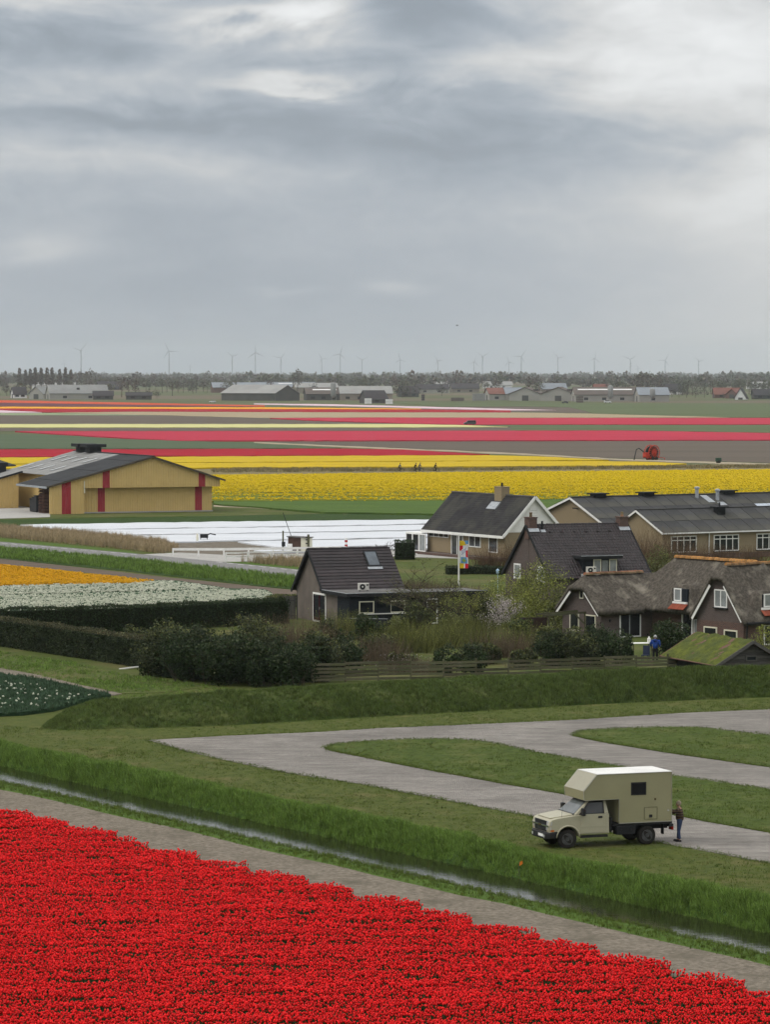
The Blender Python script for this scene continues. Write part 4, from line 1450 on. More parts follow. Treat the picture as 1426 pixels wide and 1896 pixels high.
# ------------------------------------------------------------------ bungalow with the white gable
def house_b():
    H = thing('bungalow', (12.54, 370, 0.02), R(-62), 'tan brick bungalow with white gable and dark slate roof', 'house')
    W, L, ze, zr = 6.9, 17.3, 3.0, 6.7
    m = MB()
    m.box(-L + 0.3, -0.05, 0.05, W - 0.05, 0.35, ze)
    m.build('wall', M['tan_brick'], H)
    m = MB()
    m.box(-L + 0.28, -0.03, 0.03, W - 0.03, 0, 0.35)
    m.build('plinth', M['red_brick'], H)
    m = MB()
    m.prism([(-0.04, -0.1, ze), (-0.04, W + 0.1, ze), (-0.04, W / 2, zr - 0.12)], (0.06, 0, 0))
    m.prism([(-L + 0.25, -0.1, ze), (-L + 0.25, W + 0.1, ze), (-L + 0.25, W / 2, zr - 0.12)], (0.06, 0, 0))
    g = m.build_each('gable', M['white'], H)[0]
    for i in range(13):
        z = ze + 0.1 + i * 0.27
        hw = (zr - 0.15 - z) / (zr - ze) * W / 2
        if hw > 0.1:
            m = MB()
            m.box(0.021, 0.04, W / 2 - hw, W / 2 + hw, z, z + 0.255)
            m.build('board', M['white'], g)
    m = MB()
    for s in (0, 1):
        y, oy = (-0.45, W / 2) if s == 0 else (W + 0.45, W / 2)
        zz = ze - 0.35
        m.slab((-L - 0.2, y, zz), (0.35, y, zz), (0.35, oy, zr), (-L - 0.2, oy, zr), 0.12)
    m.build('roof', M['slate'], H)
    tiles = tile_courses(-L - 0.2, 0.35, (-0.45, ze - 0.33), (W / 2, zr + 0.02), 0.3, lift=0.03).build('roof_tiles', M['slate'], H)
    tiles['kind'] = 'stuff'
    m = MB()
    for s in (-0.45, W + 0.45):
        m.bar((0.4, s, ze - 0.42), (0.4, W / 2, zr - 0.05), 0.06, 0.3)
    m.build_each('barge_board', M['white'], H)
    m = MB()
    m.box(-L - 0.25, 0.4, -0.53, -0.44, ze - 0.62, ze - 0.34)
    m.build_each('fascia', M['white'], H)
    m = MB()
    m.box(-L - 0.2, 0.35, W / 2 - 0.14, W / 2 + 0.14, zr - 0.02, zr + 0.07)
    m.build('ridge_capping', M['roofing_felt'], H)
    window(H, (0.0, W / 2 - 0.5, 4.35), (0, 1, 0), (1, 0, 0), 0.95, 1.15, fm='white', fw=0.09, sill=False)
    window(H, (-3.5, 0.05, 0.8), (1, 0, 0), (0, -1, 0), 1.9, 1.75, fm='white', fw=0.1)
    window(H, (-7.7, 0.05, 1.2), (1, 0, 0), (0, -1, 0), 2.5, 1.25, cols=2, fm='white', fw=0.1)
    window(H, (-11.6, 0.05, 0.1), (1, 0, 0), (0, -1, 0), 2.6, 2.3, cols=2, fm='white', fw=0.13, name='door')
    window(H, (-16.6, 0.05, 1.95), (1, 0, 0), (0, -1, 0), 4.4, 0.45, cols=4, fm='white', fw=0.06)
    for k in range(3):
        window(H, (-20.6 + k * 1.5, -0.6, 0.3), (1, 0, 0), (0, -1, 0), 1.45, 1.9, fm='white', fw=0.1, gm='glass_pale' if k == 2 else 'glass', name='porch_window')
    m = MB()
    m.box(-20.6, -L + 0.28, -0.55, 1.5, 0.02, 0.3)
    m.build('porch_base', M['red_brick'], H)
    m = MB()
    m.box(-20.7, -L + 0.28, -0.65, 1.6, 2.2, 2.3)
    m.build('porch_roof', M['white'], H)
    m = MB()
    m.box(-L + 0.3, -0.2, -1.2, -0.1, 0, 0.3)
    m.build('flower_bed', M['red_brick'], H)
    chimney(H, -6.4, W / 2 - 0.15, zr - 1.0, zr + 0.8, 1.5, 1.0, 'tan_brick', 1)
    m = MB()
    d = Vector((0, W / 2, zr - ze)).normalized()
    m.obox(Vector((-6.4, W / 2 - 1.2, zr - 1.13)), (1, 0, 0), (0, W / 2 + 0.45, zr - ze + 0.35), (0, -(zr - ze), W / 2), 0.95, 0.09, 0.012)
    m.build('flashing', M['lead'], H)


house_b()


# ------------------------------------------------------------------ brown tiled house with dormer
def house_c():
    H = thing('dormer_house', (14.14, 305, 0.02), R(22), 'brown tiled house with two chimneys and a flat-roofed dormer', 'house')
    W, L, ze, zr = 9.6, 9.7, 2.2, 6.4
    m = MB()
    gable_wall(m, 0.12, 0.1, W - 0.1, 0, ze - 0.02, zr - 0.16)
    gable_wall(m, L - 0.35, 0.1, W - 0.1, 0, ze - 0.02, zr - 0.16)
    m.box(0.32, L - 0.35, 0.1, 0.3, 0, ze - 0.1)
    m.box(0.32, L - 0.35, W - 0.3, W - 0.1, 0, ze - 0.1)
    m.build('wall', M['mauve_brick'], H)
    for pl, ph in (((-0.3, ze - 0.26), (W / 2, zr)), ((W + 0.3, ze - 0.26), (W / 2, zr))):
        o = tile_courses(-0.06, L + 0.05, pl, ph, 0.335, 0.05, 0.27).build('roof_tiles', M['brown_tile'], H)
        o['kind'] = 'stuff'
    m = MB()
    for pl in (-0.3, W + 0.3):
        m.slab((-0.05, pl, ze - 0.3), (L + 0.04, pl, ze - 0.3), (L + 0.04, W / 2, zr - 0.03), (-0.05, W / 2, zr - 0.03), 0.08)
    m.build('roof_deck', M['dark_metal'], H)
    m = MB()
    for pl in (-0.3, W + 0.3):
        m.bar((-0.1, pl, ze - 0.32), (-0.1, W / 2, zr - 0.06), 0.07, 0.24)
        m.bar((L + 0.09, pl, ze - 0.32), (L + 0.09, W / 2, zr - 0.06), 0.07, 0.24)
    m.build_each('barge_board', M['dark_metal'], H)
    ridge_caps(H, (0.9, W / 2, zr - 0.01), (L - 0.9, W / 2, zr - 0.01), 0.12, 'brown_tile', 0.34)
    c1 = chimney(H, 0.42, W / 2, zr - 1.2, zr + 0.62, 0.8, 0.9, 'red_brick', 1)
    c2 = chimney(H, L - 0.45, W / 2, zr - 1.2, zr + 0.55, 0.8, 0.9, 'red_brick', 1)
    d = Vector((0, W / 2 + 0.3, zr - ze + 0.26)).normalized()
    nr = Vector((0, -d.z, d.y))
    for c, x in ((c1, 0.45), (c2, L - 0.48)):
        m = MB()
        m.obox(Vector((x, W / 2, zr)) - d * 0.72 + nr * 0.09, (1, 0, 0), d, nr, 0.5, 0.22, 0.012)
        m.build('flashing', M['lead'], c)
    m = MB()
    q = Vector((1.3, W / 2, zr)) - d * 0.6
    m.tube([q, q + Vector((0, 0, 0.75))], 0.09, 10)
    m.build('vent_pipe', M['dark_metal'], H)
    m = MB()
    m.obox(q - d * 0.25 + nr * 0.085, (1, 0, 0), d, nr, 0.22, 0.16, 0.012)
    m.build('flashing', M['lead'], H)
    for k in range(6):
        m = MB()
        q = Vector((1.9 + k * 1.15, W / 2, zr)) - d * 0.95 + nr * 0.1
        m.obox(q, (1, 0, 0), d, nr, 0.09, 0.07, 0.04)
        m.build('vent_tile', M['brown_tile'], H)
    m = MB()
    m.box(0.1, 0.5, 4.55, 5.05, 0.3, zr - 0.4)
    m.build('chimney_breast', M['mauve_brick'], H)
    window(H, (0.12, 2.6, 1.6), (0, -1, 0), (-1, 0, 0), 1.5, 1.35, fm='white', fw=0.13, gm='glass_pale')
    window(H, (0.12, 7.6, 1.6), (0, -1, 0), (-1, 0, 0), 1.4, 1.35, fm='white', fw=0.13, gm='glass_pale')
    # dormer
    m = MB()
    m.box(3.35, 6.6, 0.25, 2.2, 2.0, 3.6)
    D = m.build('dormer', M['black_wood'], H)
    m = MB()
    m.box(3.0, 6.95, -0.15, 2.6, 3.6, 3.85)
    m.build('dormer_roof', M['dark_metal'], D)
    m = MB()
    m.box(2.98, 6.97, -0.17, -0.10, 3.852, 3.9)
    m.build_each('roof_trim', M['lead'], D)
    for k in range(3):
        window(H, (4.3 + k * 0.75, 0.24, 2.2), (1, 0, 0), (0, -1, 0), 0.74, 1.35, fm='cream' if k != 1 else 'black_wood', fw=0.08, gm='glass_pale', name='dormer_window')
    p = H.matrix_basis @ Vector((3.72, -0.55, 2.3))
    aircon((p.x, p.y, 2.37), R(12), 'small white air conditioner on the grey block left of the dormer windows')
    m = MB()
    m.box(-0.85, 0.75, -0.3, 0.3, 0, 2.34)
    tag(m.build('roof_block', M['concrete']), 'grey rendered block below the dormer behind the thatched wing', 'wall').location = (p.x, p.y, 0.02)


house_c()


# ------------------------------------------------------------------ thatched farmhouse
def house_d():
    A = R(34)
    O = Vector((13.25, 266.6, 0.02))
    H = thing('thatched_house', O, A, 'long thatched brick farmhouse with eyebrow dormers and tiled ridges', 'house')
    # roof surface as height over (a, b); local y = -b

    def hgt(a, b):
        a, b = np.asarray(a, float), np.asarray(b, float)
        NEG = -9.0
        # left wing
        h1 = 4.62 - np.abs(b - 2.35) * 0.95
        h1 = np.minimum(h1, 3.75 + (a + 0.35) * 1.15)
        h1 = np.where((a > -0.36) & (a < 7.2) & (b > -0.4) & (b < 5.1), h1, NEG)
        # main body running towards the right and closer
        s = 3.6 / 3.15
        h2 = 5.85 - np.abs(a - 7.2) * s
        h2 = np.minimum(h2, 4.5 + (b - 3.4) * 1.0)
        h2 = np.where((a > 3.95) & (a < 10.6) & (b > 3.0) & (b < 15.0), h2, NEG)
        # right wing with the tall gable
        h3 = 5.8 - np.abs(b - 14.7) * 1.24
        h3 = np.minimum(h3, 5.0 + (a - 2.95) * 1.0)
        h3 = np.where((a > 2.95) & (a < 21.0) & (b > 11.65) & (b < 17.85), h3, NEG)
        h = np.maximum(np.maximum(h1, h2), h3)
        # soft valleys
        st = np.sort(np.stack([h1, h2, h3]), axis=0)
        gap = st[2] - st[1]
        h = h + np.where(gap < 0.5, 0.16 * (1 - gap / 0.5) ** 2, 0)
        # eyebrow dormers
        e1 = 4.05 - np.maximum(np.abs(b - 8.9) - 0.75, 0) ** 2 * 1.9
        e1 = np.where((a > 4.42) & (a < 6.6) & (np.abs(b - 8.9) < 1.7), e1, NEG)
        e2 = 4.0 - np.maximum(np.abs(a - 5.9) - 0.8, 0) ** 2 * 1.9
        e2 = np.where((b > 15.2) & (b < 17.35) & (np.abs(a - 5.9) < 1.8), e2, NEG)
        h = np.where(h > -5, np.maximum(h, np.maximum(e1, e2)), h)
        return h

    st = 0.11
    na, nb = int(21.6 / st), int(18.6 / st)
    aa = -0.45 + np.arange(na) * st
    bb = -0.55 + np.arange(nb) * st
    AA, BB = np.meshgrid(aa, bb, indexing='ij')
    Z = hgt(AA, BB)
    ok = Z > -5
    rough = 0.03 * wobble(AA, BB, 1.9, 1.0) + 0.014 * wobble(AA, BB, 7.3, 2.0) + np.random.default_rng(5).normal(0, 0.007, Z.shape)
    Zs = Z + rough
    idx = -np.ones(Z.shape, int)
    idx[ok] = np.arange(ok.sum())
    nv = ok.sum()
    top = np.stack([AA[ok], -BB[ok], Zs[ok]], 1)
    bot = np.stack([AA[ok], -BB[ok], Z[ok] - 0.34], 1)
    V = np.concatenate([top, bot]).tolist()
    fs = []
    cell = ok[:-1, :-1] & ok[1:, :-1] & ok[1:, 1:] & ok[:-1, 1:]
    for i, j in zip(*np.where(cell)):
        a, b, c, d = idx[i, j], idx[i + 1, j], idx[i + 1, j + 1], idx[i, j + 1]
        fs.append((a, d, c, b))
        fs.append((a + nv, b + nv, c + nv, d + nv))
        for (p, q, ii, jj) in ((a, b, i, j - 1), (b, c, i + 1, j), (c, d, i, j + 1), (d, a, i - 1, j)):
            if not (0 <= ii < cell.shape[0] and 0 <= jj < cell.shape[1] and cell[ii, jj]):
                fs.append((p, q, q + nv, p + nv))
    me = bpy.data.meshes.new('thatch_roof')
    me.from_pydata(V, [], fs)
    roof = link_mesh('thatch_roof', me, M['thatch'], H, True)
    # walls
    m = MB()
    m.prism([(0.15, 0, 0), (0.15, -4.7, 0), (0.15, -4.7, 1.95), (0.15, -2.95, 3.75), (0.15, -1.75, 3.75), (0.15, 0, 1.95)], (0.25, 0, 0))
    m.box(0.4, 5.0, -4.7, -4.45, 0, 2.0)
    m.box(0.4, 5.0, -0.25, 0, 0, 2.0)
    m.build('wing_wall', M['mauve_brick'], H)
    m = MB()
    m.box(5.0, 5.25, -12.2, -4.45, 0, 2.6)
    m.build('porch_wall', M['red_brick'], H)
    m = MB()
    m.prism([(3.35, -12.05, 1.75), (3.35, -17.35, 1.75), (3.35, -17.35, 2.2), (3.35, -15.5, 4.75), (3.35, -13.9, 4.75), (3.35, -12.05, 2.2)], (0.25, 0, 0))
    m.build('gable_wall', M['mauve_brick'], H)
    m = MB()
    m.box(3.35, 3.6, -17.35, -12.05, 0, 1.75)
    m.box(3.6, 20.5, -17.35, -17.1, 0, 2.5)
    m.box(3.6, 5.0, -12.3, -12.05, 0, 2.5)
    m.build('lower_wall', M['red_brick'], H)
    # white verge boards under the thatch edge
    m = MB()
    z1 = lambda b_: 4.62 - abs(b_ - 2.35) * 0.95 - 0.44
    z3 = lambda b_: 5.8 - abs(b_ - 14.7) * 1.24 - 0.46
    m.bar((-0.28, 0.25, z1(-0.25)), (-0.28, -1.5, z1(1.5)), 0.05, 0.24)
    m.bar((-0.28, -4.95, z1(4.95)), (-0.28, -3.2, z1(3.2)), 0.05, 0.12)
    m.bar((3.02, -11.85, z3(11.85)), (3.02, -13.9, z3(13.9)), 0.05, 0.28)
    m.bar((3.02, -17.5, z3(17.5)), (3.02, -15.5, z3(15.5)), 0.05, 0.16)
    m.build_each('verge_board', M['white'], H)
    # windows and doors
    window(H, (0.15, -0.95, 0.4), (0, -1, 0), (-1, 0, 0), 1.15, 1.35, fm='cream', fw=0.09)
    window(H, (0.15, -2.85, 0.2), (0, -1, 0), (-1, 0, 0), 1.3, 1.5, fm='cream', fw=0.09)
    window(H, (0.15, -2.15, 2.85), (0, -1, 0), (-1, 0, 0), 0.5, 0.8, fm='cream', fw=0.07)
    window(H, (1.9, -4.7, 0.0), (1, 0, 0), (0, -1, 0), 2.0, 1.85, fm='white', fw=0.09, name='patio_door')
    m = MB()
    m.box(2.8, 2.9, -4.74, -4.7, 0.1, 1.75)
    m.build('curtain', M['glass_pale'], H)
    m = MB()
    m.lathe((0.95, -4.8, 1.2), (0, 0, 1), [(0, 0.05), (0.2, 0.08), (0.22, 0.02)], 8)
    m.build('wall_lamp', M['dark_metal'], H)
    window(H, (4.99, -8.3, 0.0), (0, -1, 0), (-1, 0, 0), 1.3, 2.05, fm='white', fw=0.14, name='door')
    window(H, (4.99, -9.75, 0.0), (0, -1, 0), (-1, 0, 0), 1.35, 1.55, fm='white', fw=0.05, gm='glass_pale', name='side_panel')
    window(H, (4.99, -9.75, 1.62), (0, -1, 0), (-1, 0, 0), 1.6, 0.5, fm='white', fw=0.05, cols=2)
    window(H, (4.99, -11.2, 0.3), (0, -1, 0), (-1, 0, 0), 0.75, 1.3, fm='white', fw=0.06)
    window(H, (3.35, -12.9, 0.15), (0, -1, 0), (-1, 0, 0), 1.5, 1.15, fm='cream', fw=0.1)
    window(H, (3.35, -15.2, 0.05), (0, -1, 0), (-1, 0, 0), 1.5, 1.15, fm='cream', fw=0.1)
    window(H, (3.35, -14.1, 2.75), (0, -1, 0), (-1, 0, 0), 1.45, 1.3, cols=2, fm='white', fw=0.09, gm='glass_pale', sill=True)
    window(H, (5.2, -17.35, 0.1), (1, 0, 0), (0, -1, 0), 2.2, 1.5, fm='white', fw=0.1)
    # dormer windows
    m = MB()
    m.box(4.3, 4.5, -9.75, -8.05, 2.55, 3.78)
    e = m.build('dormer_front', M['black_wood'], H)
    window(H, (4.3, -8.25, 2.85), (0, -1, 0), (-1, 0, 0), 0.85, 0.95, fm='white', fw=0.09, gm='glass_pale', name='dormer_window')
    m = MB()
    m.box(4.16, 4.3, -9.8, -8.15, 2.68, 2.82)
    m.build('dormer_sill', M['white'], e)
    for k in range(7):
        m = MB()
        y = -8.1 - k * 0.26
        m.slab((3.75, y, 2.30), (3.75, y - 0.25, 2.30), (4.22, y - 0.25, 2.68), (4.22, y, 2.68), 0.05)
        m.build('apron_tile', M['red_tile'], e)
    m = MB()
    m.box(5.1, 6.7, -17.42, -17.2, 2.55, 3.75)
    e = m.build('dormer_front', M['black_wood'], H)
    window(H, (5.15, -17.42, 2.85), (1, 0, 0), (0, -1, 0), 1.5, 0.95, cols=2, fm='white', fw=0.09, gm='glass_pale', name='dormer_window')
    m = MB()
    m.box(4.9, 6.9, -17.58, -17.43, 2.66, 2.82)
    m.build('dormer_sill', M['white'], e)
    for k in range(8):
        m = MB()
        x = 4.85 + k * 0.26
        m.slab((x, -17.95, 2.28), (x + 0.25, -17.95, 2.28), (x + 0.25, -17.5, 2.66), (x, -17.5, 2.66), 0.05)
        m.build('apron_tile', M['red_tile'], e)
    # gutter and down pipe
    m = MB()
    m.tube([(3.3, -17.85, 1.75), (20.5, -17.85, 1.75)], 0.09, 8)
    m.tube([(3.5, -17.6, 1.7), (3.5, -17.5, 0)], 0.06, 8)
    m.build('gutter', M['dark_metal'], H)
    # ridge tiles
    ridge_caps(H, (0.45, -2.35, 4.6), (6.0, -2.35, 4.62), 0.19, 'terracotta', 0.34)
    ridge_caps(H, (7.2, -4.8, 5.82), (7.2, -14.4, 5.84), 0.2, 'lichen_tile', 0.34)
    ridge_caps(H, (3.9, -14.7, 5.78), (20.5, -14.7, 5.8), 0.2, 'lichen_tile', 0.34)


house_d()


# ------------------------------------------------------------------ mossy shed
def shed():
    H = thing('mossy_shed', (21.2, 225.0, 0.0), R(20.5), 'low plank shed with a thick mossy roof by the fence', 'shed')
    W, L, ze, zr = 4.6, 8.0, 1.3, 2.6
    m = MB()
    m.prism([(0.1, 0.15, 0), (W - 0.1, 0.15, 0), (W - 0.1, 0.15, ze), (W / 2, 0.15, zr - 0.1), (0.1, 0.15, ze)], (0, L - 0.3, 0))
    m.build('core', M['dark_metal'], H)
    n = 13
    for i in range(n):
        z = i * 0.19
        hw = W / 2 - 0.08 if z < ze else max((zr - z - 0.1) / (zr - ze) * W / 2 - 0.1, 0.05)
        m = MB()
        m.box(W / 2 - hw, W / 2 + hw, 0.11, 0.148, z, z + 0.175)
        m.build('plank', M['old_board'], H)
    # roof: thick moss on both slopes as an uneven surface
    NX, NY = 34, 44
    for side in (0, 1):
        vs, fs = [], []
        for i in range(NX):
            for j in range(NY):
                s, t = i / (NX - 1), j / (NY - 1)
                x = (-0.3 + (W / 2 + 0.3) * s) if side == 0 else (W + 0.3 - (W / 2 + 0.3) * s)
                y = -0.25 + (L + 0.4) * t
                z = ze - 0.17 + (zr - ze + 0.17) * s + 0.06
                lump = 0.07 * wobble(np.array(x * 1.0), np.array(y), 2.2, 3.0) + 0.05 * wobble(np.array(x), np.array(y), 5.1, 7.0)
                edge = min(1, i / 2, (j) / 1.5, (NY - 1 - j) / 1.5)
                vs.append((x, y, z + (0.07 + float(lump)) * edge))
        fs = [(i * NY + j, (i + 1) * NY + j, (i + 1) * NY + j + 1, i * NY + j + 1) for i in range(NX - 1) for j in range(NY - 1)]
        me = bpy.data.meshes.new('moss')
        me.from_pydata(vs, [], fs)
        link_mesh('moss', me, M['moss'], H, True)
    m = MB()
    m.slab((-0.32, -0.3, ze - 0.19), (-0.32, L + 0.2, ze - 0.19), (W / 2, L + 0.2, zr + 0.02), (W / 2, -0.3, zr + 0.02), 0.06)
    m.slab((W + 0.32, -0.3, ze - 0.19), (W + 0.32, L + 0.2, ze - 0.19), (W / 2, L + 0.2, zr + 0.02), (W / 2, -0.3, zr + 0.02), 0.06)
    m.build('roof_deck', mat('rusty sheet', (0.12, 0.06, 0.05), (0.16, 0.10, 0.08), scale=2), H)
    m = MB()
    m.bar((-0.34, -0.33, ze - 0.2), (W / 2, -0.33, zr + 0.02), 0.05, 0.2)
    m.bar((W + 0.34, -0.33, ze - 0.2), (W / 2, -0.33, zr + 0.02), 0.05, 0.2)
    m.build_each('barge_board', M['old_board'], H)
    window(H, (W / 2 - 0.35, 0.1, 1.35), (1, 0, 0), (0, -1, 0), 0.8, 0.38, fm='old_board', fw=0.09)


shed()


# ------------------------------------------------------------------ tan barns with cement sheet roofs
def sheet_roof(root, x0, x1, lo, hi, nx, ny, name='roof_sheet', m='sheet_grey', skip=()):
    """overlapping rectangular sheets; lo, hi = (y, z) at eave and ridge"""
    lo, hi = Vector((0, *lo)), Vector((0, *hi))
    d = hi - lo
    L = d.length
    d.normalize()
    nr = Vector((0, -d.z, d.y))
    if nr.z < 0:
        nr = -nr
    w, l = (x1 - x0) / nx, L / ny
    p = MB()
    p.obox((0, 0, 0), (1, 0, 0), d, nr, w / 2 - 0.025, l / 2 + 0.03, 0.02)
    first = None
    for j in range(ny):
        for i in range(nx):
            if (i, j) in skip:
                continue
            loc = lo + d * l * (j + 0.5) + Vector((x0 + w * (i + 0.5), 0, 0)) + nr * (0.05 + 0.012 * ((i + j) % 2) + 0.022 * (j % 2))
            if first is None:
                first = p.build(name, M[m], root)
                first.location = loc
            else:
                q = first.copy()
                COL.objects.link(q)
                q.parent = root
                q.location = loc


def tan_barns():
    O = Vector((29.1, 372, 0.02))
    H = thing('tan_barn', O, R(33), 'nearer tan brick barn with white window frames and grey sheet roof', 'barn')
    W, L, ze, zr = 8.7, 26.0, 3.0, 5.1
    m = MB()
    m.prism([(0.1, 0.1, 0), (0.1, W, 0), (0.1, W, ze - 0.1), (0.1, W / 2, zr - 0.12), (0.1, 0.1, ze - 0.1)], (L - 0.2, 0, 0))
    m.build('wall', M['tan_brick'], H)
    m = MB()
    m.box(0.06, L, 0.05, 0.3, 0, 0.55)
    m.build('plinth', M['red_brick'], H)
    sheet_roof(H, -0.25, L, (-0.35, ze - 0.15), (W / 2, zr), 15, 2)
    sheet_roof(H, -0.25, L, (W + 0.1, ze - 0.05), (W / 2, zr), 15, 2)
    m = MB()
    m.box(-0.25, L, W / 2 - 0.2, W / 2 + 0.2, zr + 0.04, zr + 0.13)
    m.build('ridge_capping', M['sheet_grey'], H)
    m = MB()
    m.bar((-0.22, -0.4, ze - 0.22), (-0.22, W / 2, zr - 0.06), 0.06, 0.2)
    m.bar((-0.22, W + 0.2, ze - 0.22), (-0.22, W / 2, zr - 0.06), 0.06, 0.2)
    m.build_each('barge_board', M['white'], H)
    m = MB()
    m.box(-0.2, L, -0.46, -0.37, ze - 0.26, ze - 0.12)
    m.tube([(6.2, -0.1, ze - 0.2), (6.2, 0.0, 0.2)], 0.06, 8)
    m.build('gutter', M['white'], H)
    for x0 in (1.2, 6.9 - 4.6 + 4.6, 12.7, 18.3):
        w = window(H, (x0, 0.1, 0.75), (1, 0, 0), (0, -1, 0), 3.4, 1.75, cols=4, fm='white', fw=0.11, name='window', sill=True)
        m = MB()
        m.box(x0, x0 + 3.4, 0.0, 0.04, 2.0, 2.09)
        m.build('transom', M['white'], w)
    m = MB()
    m.box(9.6, 10.6, W / 2 - 1.6, W / 2 - 0.8, zr - 0.6, zr + 0.15)
    m.box(9.3, 10.9, W / 2 - 1.8, W / 2 - 0.6, zr + 0.15, zr + 0.27)
    m.build('roof_vent', M['dark_metal'], H)
    m = MB()
    m.tube([(10.1, W / 2 - 1.2, zr + 0.25), (10.1, W / 2 - 1.2, zr + 0.7)], 0.1, 8)
    m.build('vent_pipe', M['dark_metal'], H)
    # the larger one behind
    H = thing('tan_barn', O, R(33), 'larger tan barn behind with long grey sheet roof and ridge vents', 'barn')
    L, y0, yr, y1, z0, zr, z1 = 36.0, 8.75, 16.2, 21.4, 2.9, 6.1, 4.55
    m = MB()
    m.prism([(0.1, y0 + 0.05, 0), (0.1, y1 - 0.1, 0), (0.1, y1 - 0.1, z1 - 0.15), (0.1, yr, zr - 0.15), (0.1, y0 + 0.05, z0 - 0.1)], (L - 0.2, 0, 0))
    m.build('wall', M['tan_brick'], H)
    sheet_roof(H, -0.25, L, (y0 + 0.1, z0), (yr, zr), 20, 3, skip=[(13, 1), (14, 1), (15, 1), (16, 1)])
    sheet_roof(H, -0.25, L, (y1 + 0.3, z1 - 0.2), (yr, zr), 20, 2)
    d = Vector((0, yr - y0, zr - z0)).normalized()
    nr = Vector((0, -d.z, d.y))
    c = Vector((0, y0 + 0.1, z0)) + d * ((yr - y0) * 1.09 * 0.5)
    for k in range(4):
        m = MB()
        x = -0.25 + (L + 0.25) / 20 * (13.5 + k)
        m.obox(c + Vector((x, 0, 0)) + nr * 0.06, (1, 0, 0), d, nr, 0.88, 1.3, 0.02)
        m.build('roof_light', mat('translucent roof light', (0.45, 0.50, 0.56), (0.38, 0.42, 0.47), scale=2, rough=0.35) if k == 0 else bpy.data.materials['translucent roof light'], H)
    m = MB()
    m.box(-0.25, L, yr - 0.22, yr + 0.22, zr + 0.04, zr + 0.13)
    m.build('ridge_capping', M['sheet_grey'], H)
    m = MB()
    m.bar((-0.24, y0 - 0.1, z0 - 0.15), (-0.24, yr, zr - 0.06), 0.06, 0.22)
    m.bar((-0.24, y1 + 0.35, z1 - 0.3), (-0.24, yr, zr - 0.06), 0.06, 0.22)
    m.build_each('barge_board', M['white'], H)
    for x in (3.6, 10.2, 21.5):
        m = MB()
        m.box(x - 0.75, x + 0.75, yr - 0.5, yr + 0.5, zr + 0.02, zr + 0.32)
        m.box(x - 1.0, x + 1.0, yr - 0.75, yr + 0.75, zr + 0.32, zr + 0.44)
        m.build('ridge_vent', M['dark_metal'], H)
    for x, h in ((16.6, 1.0), (19.0, 1.0)):
        q = Vector((x, yr, zr)) - d * (0.9 if x < 18 else 1.6)
        m = MB()
        m.lathe(q, (0, 0, 1), [(0, 0.2), (h, 0.2), (h + 0.05, 0.3), (h + 0.22, 0.3), (h + 0.3, 0.12)], 12)
        m.build('flue', M['lead'], H)
    for x, s in ((17.8, 1.3), (18.9, 2.6)):
        m = MB()
        m.obox(Vector((x, yr, zr)) - d * s + nr * 0.1, (1, 0, 0), d, nr, 0.45, 0.9 if x < 18 else 0.4, 0.012)
        m.build('flashing', M['lead'], H)
    m = MB()
    m.tube([(0.05, 15.0, 4.9), (-0.35, 15.0, 5.0), (-0.5, 15.3, 5.0)], 0.06, 6)
    m.build('wall_lamp', M['dark_metal'], H)


tan_barns()


# ------------------------------------------------------------------ yellow barn
def clad(m, x0, x1, y, z0, ztop, pitch=0.35, mi=0, nrm=-1):
    """ribbed cladding on a wall in the local y = const plane; ztop(x) gives the upper edge"""
    n = max(1, int((x1 - x0) / pitch))
    w = (x1 - x0) / n
    for i in range(n):
        a = x0 + w * i
        for f0, f1, h0, h1 in ((0, 0.55, 0.0, 0.0), (0.55, 0.65, 0.0, 0.05), (0.65, 0.9, 0.05, 0.05), (0.9, 1.0, 0.05, 0.0)):
            xa, xb = a + w * f0, a + w * f1
            m.quad((xa, y + nrm * h0, z0), (xb, y + nrm * h1, z0), (xb, y + nrm * h1, ztop(xb)), (xa, y + nrm * h0, ztop(xa)), mi)


